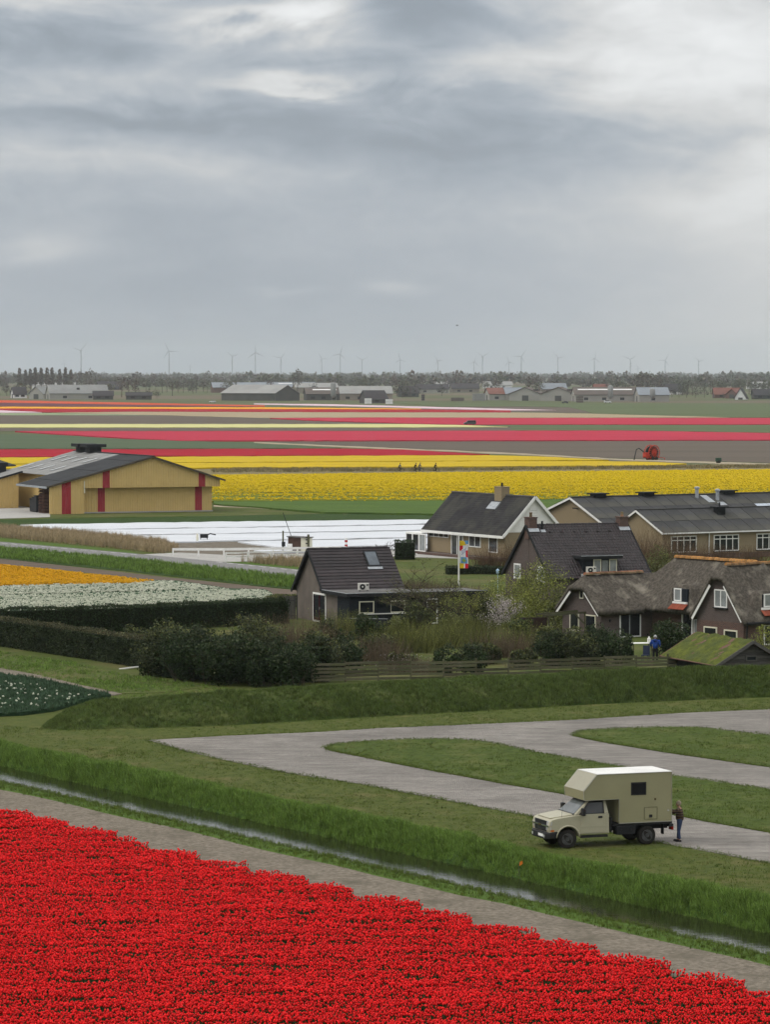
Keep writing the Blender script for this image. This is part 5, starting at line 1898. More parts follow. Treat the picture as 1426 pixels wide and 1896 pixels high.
def yellow_barn():
    M['yellow_clad'] = mat('yellow cladding', (0.62, 0.45, 0.19), (0.56, 0.40, 0.165), scale=0.5, detail=7, rough=0.6)
    M['red_clad'] = mat('red cladding', (0.36, 0.05, 0.06), (0.31, 0.042, 0.052), scale=0.5, rough=0.6)
    M['roof_dark'] = mat('dark sheet roof', (0.055, 0.056, 0.058), (0.042, 0.043, 0.045), scale=0.5, detail=8, objrand=0.1)
    M['roof_pale'] = mat('weathered pale sheet roof', (0.27, 0.268, 0.26), (0.21, 0.208, 0.20), scale=0.4, detail=9, objrand=0.08)
    M['roof_strip'] = mat('translucent strip', (0.46, 0.47, 0.47), rough=0.4)  # one pale colour for the roof light strips
    H = thing('yellow_barn', (-46.5, 492, 0.0), R(22.5), 'large yellow clad barn with red stripes and dark sheet roof', 'barn')
    XA, W, zl, zr, zw = 15.0, 25.2, 4.0, 7.9, 4.7

    def rz(x):
        return zl + (zr - zl) * x / XA if x <= XA else zr + (zw - zr) * (x - XA) / (W - XA)

    def wall_panel(nm, x0, x1, y, z0, z1f, mk):
        m = MB()
        clad(m, x0, x1, y, z0, z1f)
        m.build(nm, M[mk], H)
    m = MB()
    top = [(0.1, 0.2, rz(0.1) - 0.15), (XA, 0.2, zr - 0.15), (W - 0.3, 0.2, rz(W - 0.3) - 0.15)]
    m.prism([(5.0, 1.25, 0), (W - 0.9, 1.25, 0), (W - 0.9, 1.25, rz(W - 0.9) - 0.2), (XA, 1.25, zr - 0.2), (5.0, 1.25, rz(5.0) - 0.2)], (0, 34.5, 0))
    m.box(0.0, 4.99, 0.1, 0.3, 0, zl - 0.1)
    m.prism([(0.0, 0.1, zl - 0.1), (5.0, 0.1, zl - 0.1), (5.0, 0.1, rz(5) - 0.15), (0, 0.1, rz(0) - 0.15)], (0, 0.2, 0))
    m.prism([(5.0, 0.1, 3.65), (W - 0.1, 0.1, 3.65), (W - 0.1, 0.1, rz(W - 0.1) - 0.15), (XA, 0.1, zr - 0.15), (5.0, 0.1, rz(5) - 0.15)], (0, 1.1, 0))
    m.build('wall_core', M['yellow_clad'], H)
    zt = lambda x: rz(x) - 0.12
    for x0, x1, mk in ((0.0, 1.75, 'yellow_clad'), (1.75, 3.1, 'red_clad'), (3.1, 5.0, 'yellow_clad')):
        wall_panel('wall_panel', x0, x1, 0.08, 0.0, zt, mk)
    for x0, x1, mk in ((5.02, 7.7, 'yellow_clad'), (7.7, 8.75, 'red_clad'), (8.75, XA, 'yellow_clad'), (XA, 21.9, 'yellow_clad'), (21.9, 22.9, 'red_clad'), (22.9, W - 0.1, 'yellow_clad')):
        wall_panel('upper_panel', x0, x1, 0.08, 3.6, zt, mk)
    for x0, x1, mk in ((5.02, 7.35, 'yellow_clad'), (7.35, 8.4, 'red_clad'), (8.4, 21.75, 'yellow_clad'), (21.75, 22.8, 'red_clad'), (22.8, W - 0.9, 'yellow_clad')):
        wall_panel('lower_panel', x0, x1, 1.22, 0.0, lambda x: 3.7, mk)
    m = MB()
    m.box(5.0, W - 0.8, 1.12, 1.3, -0.02, 0.22)
    m.build('plinth', M['concrete'], H)
    # roof sheets: dark front bay, pale bay behind

    def slope(x0, z0, x1, z1, y0, y1, nx, ny, mk):
        w, l = 1 / nx, (y1 - y0) / ny
        a, c = Vector((x0, 0, z0)), Vector((x1, 0, z1))
        d = (c - a)
        Ld = d.length / nx
        d.normalize()
        nr = Vector((-d.z, 0, d.x))
        if nr.z < 0:
            nr = -nr
        p = MB()
        p.obox((0, 0, 0), d, (0, 1, 0), nr, Ld / 2 + 0.04, l / 2 - 0.02, 0.03)
        first = None
        for i in range(nx):
            for j in range(ny):
                loc = a.lerp(c, (i + 0.5) / nx) + Vector((0, y0 + l * (j + 0.5), 0)) + nr * (0.02 + 0.035 * (i % 2))
                if first is None:
                    first = p.build('roof_sheet', M[mk], H)
                    first.location = loc
                else:
                    q = first.copy()
                    COL.objects.link(q)
                    q.parent = H
                    q.location = loc
    slope(-0.5, rz(-0.5), XA, zr, -0.4, 14.0, 6, 7, 'roof_dark')
    slope(W + 0.5, rz(W + 0.5), XA, zr, -0.4, 14.0, 4, 7, 'roof_dark')
    slope(4.0, rz(4.0), XA, zr, 14.0, 36.0, 4, 8, 'roof_pale')
    slope(W + 0.5, rz(W + 0.5), XA, zr, 14.0, 36.0, 4, 8, 'roof_pale')
    m = MB()
    m.box(XA - 0.3, XA + 0.3, -0.4, 36.0, zr + 0.06, zr + 0.16)
    m.build('ridge_capping', M['roof_dark'], H)
    m = MB()
    m.bar((-0.55, -0.42, rz(-0.55) - 0.08), (XA, -0.42, zr - 0.05), 0.08, 0.24)
    m.bar((W + 0.55, -0.42, rz(W + 0.55) - 0.08), (XA, -0.42, zr - 0.05), 0.08, 0.24)
    m.build_each('barge_board', mat('brown trim', (0.09, 0.075, 0.055)), H)
    m = MB()
    m.box(-0.68, -0.56, -0.45, 14.0, zl - 0.4, zl - 0.12)
    m.build('gutter', M['lead'], H)
    m = MB()
    m.tube([(5.01, -0.05, 4.6), (5.01, -0.05, 2.9)], 0.08, 8)
    m.build('down_pipe', M['cream'], H)
    d = Vector((XA - 4.0, 0, zr - rz(4.0))).normalized()
    nr = Vector((-d.z, 0, d.x))
    for s, ys in ((3.0, (18, 23.5, 29, 34)), (7.4, (16.5, 21.5, 26.5, 31.5))):
        for y in ys:
            m = MB()
            m.obox(Vector((4.0, y, rz(4.0))) + d * s + nr * 0.13, d, (0, 1, 0), nr, 1.2, 0.45, 0.02)
            m.build('roof_light', M['roof_strip'], H)
    for y in (27.0, 31.5):
        m = MB()
        m.box(XA - 0.9, XA + 0.9, y - 1.1, y + 1.1, zr, zr + 0.8)
        m.box(XA - 1.5, XA + 1.5, y - 1.6, y + 1.6, zr + 0.8, zr + 1.25)
        m.build('ridge_vent', M['dark_metal'], H)
    # under the canopy
    m = MB()
    m.box(4.9, 4.98, 0.35, 34, 0, 4.6)
    m.build('side_wall', M['yellow_clad'], H)
    m = MB()
    m.box(4.8, 4.88, 4.5, 9.0, 0, 3.4)
    m.build('sliding_door', M['white'], H)
    m = MB()
    m.box(4.76, 4.795, 4.5, 9.0, 1.2, 1.7)
    m.build('door_band', M['timber'], H)
    # left annex
    J = thing('yellow_barn', (-53.2, 515, 0.0), R(22.5), 'yellow clad barn wing with red stripe at the left edge', 'barn')
    za = lambda x: 5.3 + 0.27 * x
    m = MB()
    m.prism([(-14, 0.1, 0), (0, 0.1, 0), (0, 0.1, 5.2), (-14, 0.1, za(-14) - 0.1)], (0, 22, 0))
    m.build('wall_core', M['yellow_clad'], J)
    for x0, x1, mk in ((-3.0, 0.0, 'yellow_clad'), (-4.6, -3.0, 'red_clad'), (-14, -4.6, 'yellow_clad')):
        m = MB()
        clad(m, x0, x1, 0.08, 0.0, lambda x: za(x) - 0.1)
        m.build('wall_panel', M[mk], J)
    m = MB()
    m.slab((-14.4, -0.4, za(-14.4)), (0.5, -0.4, za(0.5)), (0.5, 13, za(0.5)), (-14.4, 13, za(-14.4)), 0.15)
    m.build('roof', M['roof_pale'], J)
    m = MB()
    m.slab((-20, 13.0, 4.6), (3.5, 13.0, 5.9), (1.2, 36, 8.2), (-20, 36, 8.2), 0.15)
    m.build('back_roof', M['roof_dark'], J)
    m = MB()
    m.bar((-14.4, -0.42, za(-14.4) - 0.12), (0.5, -0.42, za(0.5) - 0.12), 0.08, 0.26)
    m.build_each('barge_board', M['dark_metal'], J)
    for x in (-1.0, -4.2, -7.0, -10.5):
        m = MB()
        m.box(x - 0.75, x + 0.75, 5.5, 7.2, za(x) - 0.1, za(x) + 1.0)
        m.box(x - 1.0, x + 1.0, 5.2, 7.5, za(x) + 1.0, za(x) + 1.45)
        m.build('roof_vent', M['dark_metal'], J)
    m = MB()
    m.slab((-6.5, 9, za(-6.5) + 0.4), (-3.5, 9, za(-3.5) + 0.4), (-3.5, 11, za(-3.5) + 0.9), (-6.5, 11, za(-6.5) + 0.9), 0.1)
    m.build('roof_light', M['roof_strip'], J)
    # pallets and boxes stacked under the canopy
    base = H.matrix_basis
    wood = mat('pallet wood', (0.17, 0.095, 0.07), (0.11, 0.07, 0.055), scale=3, objrand=0.3)
    for c in range(2):
        for k in range(9):
            p = base @ Vector((0.75, 5.3 - c * 1.6, 0.05 + k * 0.41))
            t = thing('pallet', p, R(22.5), 'wooden pallet, %s from the ground in the %s stack under the barn canopy' % (('first', 'second', 'third', 'fourth', 'fifth', 'sixth', 'seventh', 'eighth', 'ninth')[k], ('left', 'right')[c]), 'pallet', 'stacked pallets under the canopy')
            m = MB()
            for s in range(5):
                m.box(-0.65, 0.65, -0.5 + s * 0.22, -0.36 + s * 0.22, 0.30, 0.34)
            m.build('deck', wood, t)
            for yy in (-0.45, 0.0, 0.45):
                m = MB()
                m.box(-0.65, 0.65, yy - 0.05, yy + 0.05, 0.0, 0.30 if yy == 0 else 0.12)
                m.build('skid', wood, t)
    crate = mat('dark plastic crate', (0.045, 0.047, 0.05), (0.03, 0.031, 0.033), scale=2, rough=0.5)
    for k in range(3):
        p = base @ Vector((0.6 + 0.1 * k, 7.2 + k * 1.4, 0.05))
        t = thing('bulk_bin', p, R(22.5), ('nearest', 'middle', 'farthest')[k] + ' of the three dark bulk bins under the barn canopy', 'bin')
        m = MB()
        m.box(-0.55, 0.55, -0.55, 0.55, 0.12, 2.3 - 0.25 * k)
        m.build('body', crate, t, bevel=0.05)
        m = MB()
        for q in (-0.4, 0.4):
            m.box(q - 0.08, q + 0.08, -0.5, 0.5, 0, 0.12)
        m.build('foot', crate, t)
        m = MB()
        m.box(-0.6, 0.6, -0.6, 0.6, 2.3 - 0.25 * k, 2.38 - 0.25 * k)
        m.build('lid', crate, t)


yellow_barn()


# ------------------------------------------------------------------ long plank fence behind the mound
def plank_fence():
    A, B = Vector((AT(578, 1260, 225).x, 225, 0)), Vector((AT(1296, 1250, 231.5).x, 231.5, 0))
    d = (B - A)
    L = d.length
    ang = math.atan2(d.y, d.x)
    t = thing('plank_fence', A, ang, 'long weathered horizontal plank fence behind the grass bank', 'fence')
    n = 12
    w = L / n
    p = MB()
    p.box(0, w - 0.02, -0.03, 0.0, 0, 0.17)
    proto = None
    q = MB()
    q.box(-0.05, 0.05, 0.002, 0.1, 0, 1.36)
    post = None
    for i in range(n + 1):
        if post is None:
            post = q.build('post', M['timber'], t)
            o = post
        else:
            o = post.copy()
            COL.objects.link(o)
            o.parent = t
        o.location = (w * i, 0, random.uniform(-0.06, 0.08))
        if i == n:
            break
        for k in range(5):
            if (i, k) in ((11, 1), (5, 3), (8, 0)):
                continue
            if proto is None:
                proto = p.build('plank', M['timber'], t)
                o = proto
            else:
                o = proto.copy()
                COL.objects.link(o)
                o.parent = t
            o.location = (w * i + 0.01, -0.001 * (i % 3), 0.12 + k * 0.245 + random.uniform(-0.025, 0.025) + 0.05 * math.sin(i * 0.9))
            o.rotation_euler = (random.uniform(-0.04, 0.04), random.uniform(-0.012, 0.012), 0)


plank_fence()


# ------------------------------------------------------------------ pergola, garden table, oddments behind the fence
def garden_bits():
    p = AT(985, 1180, 262)
    t = thing('pergola', (p.x, p.y, 0.02), R(14), 'low weathered pergola with a dark screen beside the thatched wing', 'pergola')
    m = MB()
    m.box(-1.1, 1.3, 0.4, 0.5, 0.0, 1.6)
    m.build('screen', mat('rusty brown screen', (0.045, 0.03, 0.026), rough=0.8), t)
    for a, b in (((0.9, 0, 1.75), (4.4, 0.6, 1.9)), ((0.8, 1.6, 1.75), (4.4, 2.2, 1.9))):
        m = MB()
        m.bar(a, b, 0.1, 0.14)
        m.build('beam', M['timber'], t)
    for a, b in (((1.2, 0, 1.7), (1.6, 0, 0)), ((3.4, 0.4, 1.85), (4.2, 0.5, 1.1)), ((4.3, 0.6, 1.85), (4.3, 0.6, 0)), ((1.4, 1.7, 1.7), (1.4, 1.7, 0))):
        m = MB()
        m.bar(a, b, 0.1)
        m.build('post', M['timber'], t)
    p = AT(1188, 1200, 247)
    t = thing('garden_table', (p.x, p.y, 0.02), R(12), 'garden table with a white top behind the fence near the patio door', 'table')
    m = MB()
    m.box(-0.75, 0.75, -0.4, 0.4, 0.86, 0.9)
    m.build('top', M['white'], t)
    for x in (-0.65, 0.65):
        for y in (-0.32, 0.32):
            m = MB()
            m.box(x - 0.04, x + 0.04, y - 0.04, y + 0.04, 0, 0.86)
            m.build('leg', M['timber'], t)
    q = MB()
    q.lathe((0, 0, 0), (0, 0, 1), [(0, 0.12), (0.3, 0.13), (0.36, 0.06), (0.44, 0.06)], 12)
    c = q.build('white_jug', M['white'])
    c.location = (p.x + 0.55, p.y, 0.92)
    tag(c, 'white jug at the right end of the garden table', 'jug')
    for i, (px, hh, cc, lb) in enumerate(((1166, 0.55, (0.6, 0.58, 0.52), 'pale garden chair left of the garden table'),
                                          (1196, 0.62, (0.04, 0.05, 0.09), 'dark garden chair right of the garden table'))):
        p2 = AT(px, 1210, 242)
        t = thing('garden_chair', (p2.x, p2.y, 0.02), R(30 - 50 * i), lb, 'chair')
        cm = mat('garden chair %d' % i, cc)
        m = MB()
        m.box(-0.24, 0.24, -0.24, 0.24, 0.42, 0.46)
        m.build('seat', cm, t)
        m = MB()
        m.box(-0.24, 0.24, 0.22, 0.26, 0.46, 0.46 + hh)
        m.build('backrest', cm, t)
        for x in (-0.21, 0.21):
            for y in (-0.21, 0.21):
                m = MB()
                m.box(x - 0.02, x + 0.02, y - 0.02, y + 0.02, 0, 0.42)
                m.build('leg', cm, t)


garden_bits()


# ------------------------------------------------------------------ white railings, hut and poles by the lane
def railing(pts, label, h=1.0, rails=(1.0, 0.62), rh=0.11):
    W = [G(p[0], p[1], 0.07) for p in pts]
    t = thing('white_railing', W[0], 0, label, 'railing')
    m = MB()
    for z in rails:
        for a, b in zip(W, W[1:]):
            m.bar(a - W[0] + Vector((0, 0, z)), b - W[0] + Vector((0, 0, z)), 0.08, rh)
    m.build_each('rail', M['white'], t)
    tot = sum((b - a).length for a, b in zip(W, W[1:]))
    step = tot / max(1, round(tot / 2.6))
    acc, nxt = 0.0, 0.0
    first = None
    for a, b in zip(W, W[1:]):
        L = (b - a).length
        while nxt <= acc + L + 1e-3:
            q = a.lerp(b, (nxt - acc) / L) - W[0]
            if first is None:
                m = MB()
                m.box(-0.08, 0.08, -0.08, 0.08, -0.1, h + 0.04)
                first = m.build('post', M['white'], t)
                o = first
            else:
                o = first.copy()
                COL.objects.link(o)
                o.parent = t
            o.location = q
            nxt += step
        acc += L


railing([(320, 1029.5), (420, 1029.5), (520, 1028), (640, 1026)], 'long straight white railing on the far side of the lane', 0.8, (0.72,), 0.26)
railing([(418, 1040.5), (440, 1040.5), (470, 1038.5), (520, 1037.5), (600, 1037)], 'curved white two-bar railing above the reeds', 0.95, (0.92, 0.55), 0.13)


def hut():
    p = G(556, 1022)
    t = thing('pump_hut', (p.x, p.y, 0.03), R(-12), 'small brown and cream hut beside the white sheets', 'hut')
    m = MB()
    m.box(-1.2, 0.25, -0.8, 0.8, 0, 1.65)
    m.build('wall', mat('brown hut boards', (0.095, 0.06, 0.048), (0.07, 0.045, 0.036), scale=3), t)
    m = MB()
    m.box(0.251, 1.15, -0.8, 0.8, 0, 1.6)
    m.build('cream_panel', M['cream'], t)
    m = MB()
    m.slab((-1.35, -0.95, 1.72), (1.3, -0.95, 1.62), (1.3, 0.95, 1.62), (-1.35, 0.95, 1.72), 0.08)
    m.build('roof', M['roofing_felt'], t)
    m = MB()
    m.box(-1.3, -0.7, -0.95, -0.81, 0, 0.9)
    m.build('meter_box', M['white'], t)
    for px, py, h, lb in ((524, 1022, 2.3, 'grey post with a dark box left of the small hut'), (571, 1023, 1.95, 'brown post right of the small hut')):
        p = G(px, py)
        t = thing('post', (p.x, p.y, 0.03), 0, lb, 'post')
        m = MB()
        m.tube([(0, 0, 0), (0, 0, h)], 0.09 if px < 550 else 0.13, 8)
        m.build('shaft', M['timber'], t)
        if px < 550:
            m = MB()
            m.box(-0.15, 0.25, -0.25, -0.1, 0.6, 1.1)
            m.build('switch_box', M['dark_metal'], t)
        else:
            for z in (0.9, 1.3, 1.6):
                m = MB()
                m.box(-0.3, -0.1, -0.12, 0.0, z, z + 0.12)
                m.build('insulator', M['dark_metal'], t)
    p = G(641, 1019)
    t = thing('marker_post', (p.x, p.y, 0.1), R(10), 'red and white striped marker post behind the house ridge', 'marker')
    for k in range(4):
        m = MB()
        m.box(-0.15, 0.15, -0.05, 0.05, 0.3 + k * 0.25, 0.55 + k * 0.25)
        m.build('stripe', M['white'] if k % 2 else mat('marker red', (0.4, 0.03, 0.03)), t)
    m = MB()
    m.box(-0.04, 0.04, -0.04, 0.04, 0, 0.3)
    m.build('foot', M['dark_metal'], t)
    p = G(549, 1018)
    t = thing('slanting_pole', (p.x - 0.2, p.y + 3, 0.03), 0, 'thin dark pole leaning over the white sheets behind the hut', 'pole')
    m = MB()
    m.tube([(0, 0, 0), (-1.4, 0, 4.0)], 0.035, 6)
    m.build('shaft', M['dark_metal'], t)


hut()
# ================================================================== plants
def leaf_mat(name, c1, c2, isl=0.6, tr=0.2):
    return mat(name, c1, c2, scale=0.9, rough=0.6, spec=0.12, island=isl, trans=tr)


M['lf_dark'] = leaf_mat('dark evergreen leaf', (0.036, 0.058, 0.022), (0.018, 0.032, 0.012))
M['lf_grey'] = leaf_mat('grey green leaf', (0.068, 0.082, 0.04), (0.036, 0.046, 0.022))
M['lf_hedge'] = leaf_mat('clipped hedge leaf', (0.05, 0.066, 0.03), (0.024, 0.036, 0.016))
M['lf_hedge_top'] = leaf_mat('hedge shoot', (0.11, 0.10, 0.05), (0.075, 0.075, 0.04))
M['lf_spring'] = leaf_mat('spring leaf', (0.27, 0.285, 0.07), (0.14, 0.165, 0.042))
M['lf_olive'] = leaf_mat('olive leaf', (0.14, 0.15, 0.052), (0.075, 0.085, 0.03))
M['lf_twiggy'] = leaf_mat('brown bud', (0.13, 0.098, 0.06), (0.085, 0.066, 0.042))
M['lf_blossom'] = leaf_mat('pale blossom', (0.52, 0.46, 0.44), (0.40, 0.36, 0.34), 0.2)
M['lf_far'] = leaf_mat('far spring foliage', (0.125, 0.132, 0.088), (0.085, 0.092, 0.062))
M['lf_far_brown'] = leaf_mat('far bare twigs', (0.135, 0.118, 0.095), (0.095, 0.084, 0.07))
M['lf_far_dark'] = leaf_mat('far dark foliage', (0.06, 0.068, 0.048), (0.042, 0.05, 0.036))
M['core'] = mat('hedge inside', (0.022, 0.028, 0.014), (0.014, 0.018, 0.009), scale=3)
M['bark'] = mat('bark', (0.085, 0.07, 0.052), (0.055, 0.046, 0.036), scale=4)
M['twig_green'] = mat('yellow green stem', (0.13, 0.135, 0.04), (0.07, 0.078, 0.028), scale=3, island=0.6)
M['twig_brown'] = mat('brown stem', (0.125, 0.095, 0.062), (0.085, 0.066, 0.045), scale=3, island=0.35)
M['twig_red'] = mat('reddish stem', (0.12, 0.075, 0.045), (0.085, 0.058, 0.038), scale=3, island=0.35)


def leaf_quads(P, size, rng, mi=0, asp=0.6, up=0.0):
    """numpy arrays of randomly turned quads at points P"""
    n = len(P)
    a = rng.normal(size=(n, 3))
    a[:, 2] += up
    a /= np.linalg.norm(a, axis=1)[:, None]
    b = rng.normal(size=(n, 3))
    b -= (b * a).sum(1)[:, None] * a
    b /= np.linalg.norm(b, axis=1)[:, None]
    s = (size * rng.uniform(0.6, 1.4, n))[:, None]
    V = np.stack([P - a * s * 0.5, P + b * s * asp * 0.5, P + a * s * 0.5, P - b * s * asp * 0.5], 1).reshape(-1, 3)
    return V


def mesh_np(name, V, mats, parent, extra=None, mi=None):
    n = len(V) // 4
    F = np.arange(n * 4).reshape(-1, 4).tolist()
    V = V.tolist()
    M_ = [0] * n if mi is None else list(mi)
    if extra is not None:
        b = len(V)
        V += [tuple(v) for v in extra.v]
        F += [[b + i for i in f] for f in extra.f]
        M_ += [len(mats) - 1] * len(extra.f)
    me = bpy.data.meshes.new(name)
    me.from_pydata(V, [], F)
    me.polygons.foreach_set('material_index', M_)
    return link_mesh(name, me, mats, parent)


def clump_points(rng, n, w, d, h, k=None, base=0.12):
    """points in uneven clumps through a rounded bush of width w, depth d, height h"""
    k = k or int(10 + w * d * 4)
    c = rng.normal(size=(k, 3))
    c /= np.linalg.norm(c, axis=1)[:, None]
    c *= (rng.uniform(0.25, 0.86, k) ** 0.6)[:, None]
    c = c * np.array([w / 2, d / 2, h / 2]) + np.array([0, 0, h * 0.52])
    r = rng.uniform(0.13, 0.26, k) * min(w, h)
    i = rng.integers(0, k, n)
    p = rng.normal(size=(n, 3))
    p /= np.linalg.norm(p, axis=1)[:, None]
    p *= (rng.uniform(0.35, 1.0, n) ** 0.5)[:, None]
    P = c[i] + p * r[i][:, None]
    P[:, 2] = np.maximum(P[:, 2], base * rng.uniform(0.2, 1, n))
    return P


def twigs(rng, n, h, spread, r=0.012, lean=0.25, seg=3, base=0.3, depth=None):
    m = MB()
    depth = depth or spread
    for i in range(n):
        x, y = rng.normal(0, spread * base), rng.normal(0, depth * base)
        a = np.array([x, y, 0.0])
        d = np.array([x / max(spread, 0.1) * 0.6 + rng.normal(0, lean), y / max(depth, .1) * 0.6 + rng.normal(0, lean), 1.0])
        d /= np.linalg.norm(d)
        L = h * rng.uniform(0.5, 1.05)
        pts, p = [], a
        for s in range(seg + 1):
            pts.append(tuple(p))
            d = d + rng.normal(0, 0.10, 3)
            d /= np.linalg.norm(d)
            p = p + d * L / seg
        m.tube(pts, [r * (1 - 0.8 * s / seg) for s in range(seg + 1)], 3, 0, False)
    return m


PSEED = [100]


def place(px, d, z=0.02):
    return Vector(((px - CX) / F_PX * d, d, z))


def shrub(px, d, w, h, leaf, label, n=None, size=0.16, depth=None, stems=True, name='shrub', cat='shrub', group=None, twig=None, ntwig=0, mixm=None):
    PSEED[0] += 1
    rng = np.random.default_rng(PSEED[0])
    depth = depth or w * 0.8
    t = thing(name, place(px, d), rng.uniform(0, 6.28) if depth > w * 0.7 else 0, label, cat, group)
    n = n or int(900 + w * h * 420)
    P = clump_points(rng, n, w, depth, h)
    mi = None
    mats = [M[leaf]]
    if mixm:
        mats = [M[leaf], M[mixm]]
        mi = (rng.random(n) < np.clip((P[:, 2] / h - 0.35) * 0.9, 0.03, 0.6)).astype(int)
    mesh_np('foliage', leaf_quads(P, size, rng), mats, t, None, mi)
    if stems:
        twigs(rng, 9, h * 0.75, w * 0.5, 0.03, 0.3).build('stem', M['bark'], t)
    if twig:
        twigs(rng, ntwig, h * 1.12, w * 0.8, 0.014, 0.22, depth=depth * 0.8).build('twigs', M[twig], t)
    return t


def twig_bush(px, d, w, h, twig, label, n=150, buds='lf_twiggy', nb=500, r=0.018, depth=None, lean=0.2, name='twiggy_shrub', size=0.07):
    PSEED[0] += 1
    rng = np.random.default_rng(PSEED[0])
    t = thing(name, place(px, d), 0, label, 'shrub')
    n, nb = int(n * 1.5), int(nb * 2.2)
    st = twigs(rng, n, h, w, r, lean, depth=depth or w * 0.7)
    st.build('stem', M[twig], t)
    V = np.array(st.v)
    P = V[rng.integers(0, len(V), nb)]
    P = P[P[:, 2] > h * 0.25] + rng.normal(0, 0.05, (int((P[:, 2] > h * 0.25).sum()), 3))
    mesh_np('buds', leaf_quads(P, size, rng), [M[buds]], t)
    return t


def bare_tree(px, d, h, spread, label, leaf='lf_twiggy', nleaf=900, name='tree', levels=4, r0=0.11, trunk=0.25, seed=0, lsize=0.08, cat='tree', kids=(4, 4, 4, 3), barkm='bark'):
    rng = np.random.default_rng(500 + seed)
    t = thing(name, place(px, d), 0, label, cat)
    tips = []
    mb = MB()
    mt = MB()

    def grow(p, dirn, L, r, lv):
        pts, q = [tuple(p)], np.array(p, float)
        dd = dirn.copy()
        for s in range(3):
            dd = dd + rng.normal(0, 0.12, 3) + np.array([0, 0, 0.05])
            dd /= np.linalg.norm(dd)
            q = q + dd * L / 3
            pts.append(tuple(q))
        (mt if lv == 0 else mb).tube(pts, [r, r * 0.85, r * 0.7, r * 0.55], 5 if lv < 2 else 3, 0, False)
        if lv >= levels:
            tips.extend(pts[1:])
            return
        for k in range(kids[min(lv, 3)]):
            a = rng.uniform(0, 6.28)
            el = rng.uniform(0.35, 0.95)
            nd_ = np.array([math.cos(a) * el * spread / h * 1.6, math.sin(a) * el * spread / h * 1.6, 0]) + dd * 0.8
            nd_ /= np.linalg.norm(nd_)
            i = rng.integers(1, 4)
            grow(np.array(pts[i]), nd_, L * rng.uniform(0.55, 0.85) if lv else h * 0.36 * rng.uniform(0.8, 1.1), r * 0.55, lv + 1)
    grow(np.zeros(3), np.array([0.03, 0, 1.0]), h * trunk, r0, 0)
    mt.build('trunk', M[barkm], t)
    mb.build('branches', M[barkm], t)
    if nleaf:
        T = np.array(tips)
        P = T[rng.integers(0, len(T), nleaf)] + rng.normal(0, 0.12, (nleaf, 3))
        mesh_np('crown', leaf_quads(P, lsize, rng), [M[leaf]], t)
    return t


def hedge(pts, w, h, label, leaf='lf_hedge', top='lf_hedge_top', dens=230, size=0.125, name='hedge', bumpy=0.2):
    PSEED[0] += 1
    rng = np.random.default_rng(PSEED[0])
    pts = [Vector(p) for p in pts]
    t = thing(name, pts[0], 0, label, 'hedge')
    core = MB()
    P, mi = [], []
    for a, b in zip(pts, pts[1:]):
        a, b = a - pts[0], b - pts[0]
        dv = (b - a)
        L = dv.length
        dv.normalize()
        s = Vector((dv.y, -dv.x, 0))
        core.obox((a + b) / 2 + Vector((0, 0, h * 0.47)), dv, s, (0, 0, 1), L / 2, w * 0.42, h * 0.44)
        n = int(L * (2 * h + w) * dens) + 400
        u_ = rng.uniform(0, L, n)
        k = rng.uniform(0, 2 * h + w, n)
        lat = np.where(k < h, -w / 2, np.where(k < h + w, k - h - w / 2, w / 2))
        zz = np.where(k < h, k, np.where(k < h + w, h, k - h - w))
        off = rng.normal(0, 0.05, n) + bumpy * wobble(u_, zz, 2.0, 1.0) * 0.6
        lat = lat * (1 + off / w) + rng.normal(0, 0.03, n)
        zz = zz + np.where((k > h) & (k < h + w), off, 0)
        A, D, S = np.array(a), np.array(dv), np.array(s)
        u_ = np.where(rng.random(n) < 0.06, np.where(rng.random(n) < 0.5, -0.02, L + 0.02) + rng.normal(0, 0.06, n), u_)
        P.append(A + D * u_[:, None] + S * lat[:, None] + np.array([0, 0, 1.0]) * zz[:, None])
        mi.append(((zz > h * 0.96) & (rng.random(n) < 0.75)).astype(int))
    P, mi = np.concatenate(P), np.concatenate(mi)
    core.build('light_block_core', M['core'], t)  # solid boxes added to stop light passing through the leaves, not real branches
    mesh_np('foliage', leaf_quads(P, size, rng), [M[leaf], M[top]], t, None, mi)
    return t


g = lambda px, py: G(px, py, 0.02)
hedge([place(-150, 262.5), place(0, 256.5), place(145, 246), place(232, 240), place(292, 235.5)], 1.3, 1.95, 'long clipped hedge sloping down along the left grass strip')
hedge([place(-150, 265), place(150, 268.5), place(300, 272), place(525, 279)], 1.2, 1.95, 'tall dark clipped hedge in front of the white tulips', leaf='lf_dark', top='lf_hedge')
hedge([place(500, 296), place(548, 299)], 0.9, 1.0, 'short green hedge end behind the wooden gate', leaf='lf_olive', top='lf_olive')
hedge([place(731, 374), place(768, 374)], 1.8, 1.95, 'block-shaped dark hedge beside the glazed porch', leaf='lf_dark', top='lf_dark', dens=80, size=0.16)
hedge([place(828, 346), place(880, 347), place(938, 346)], 0.9, 0.75, 'low dark hedge on the lawn of the bungalow', leaf='lf_hedge', top='lf_hedge', dens=90, size=0.13)

hedge([place(285, 231.5), place(360, 228.5), place(450, 226.5), place(520, 226.0), place(600, 227.0)], 2.2, 2.35, 'dense uneven evergreen hedge running on to the plank fence', leaf='lf_dark', top='lf_grey', dens=150, size=0.16, bumpy=0.9)
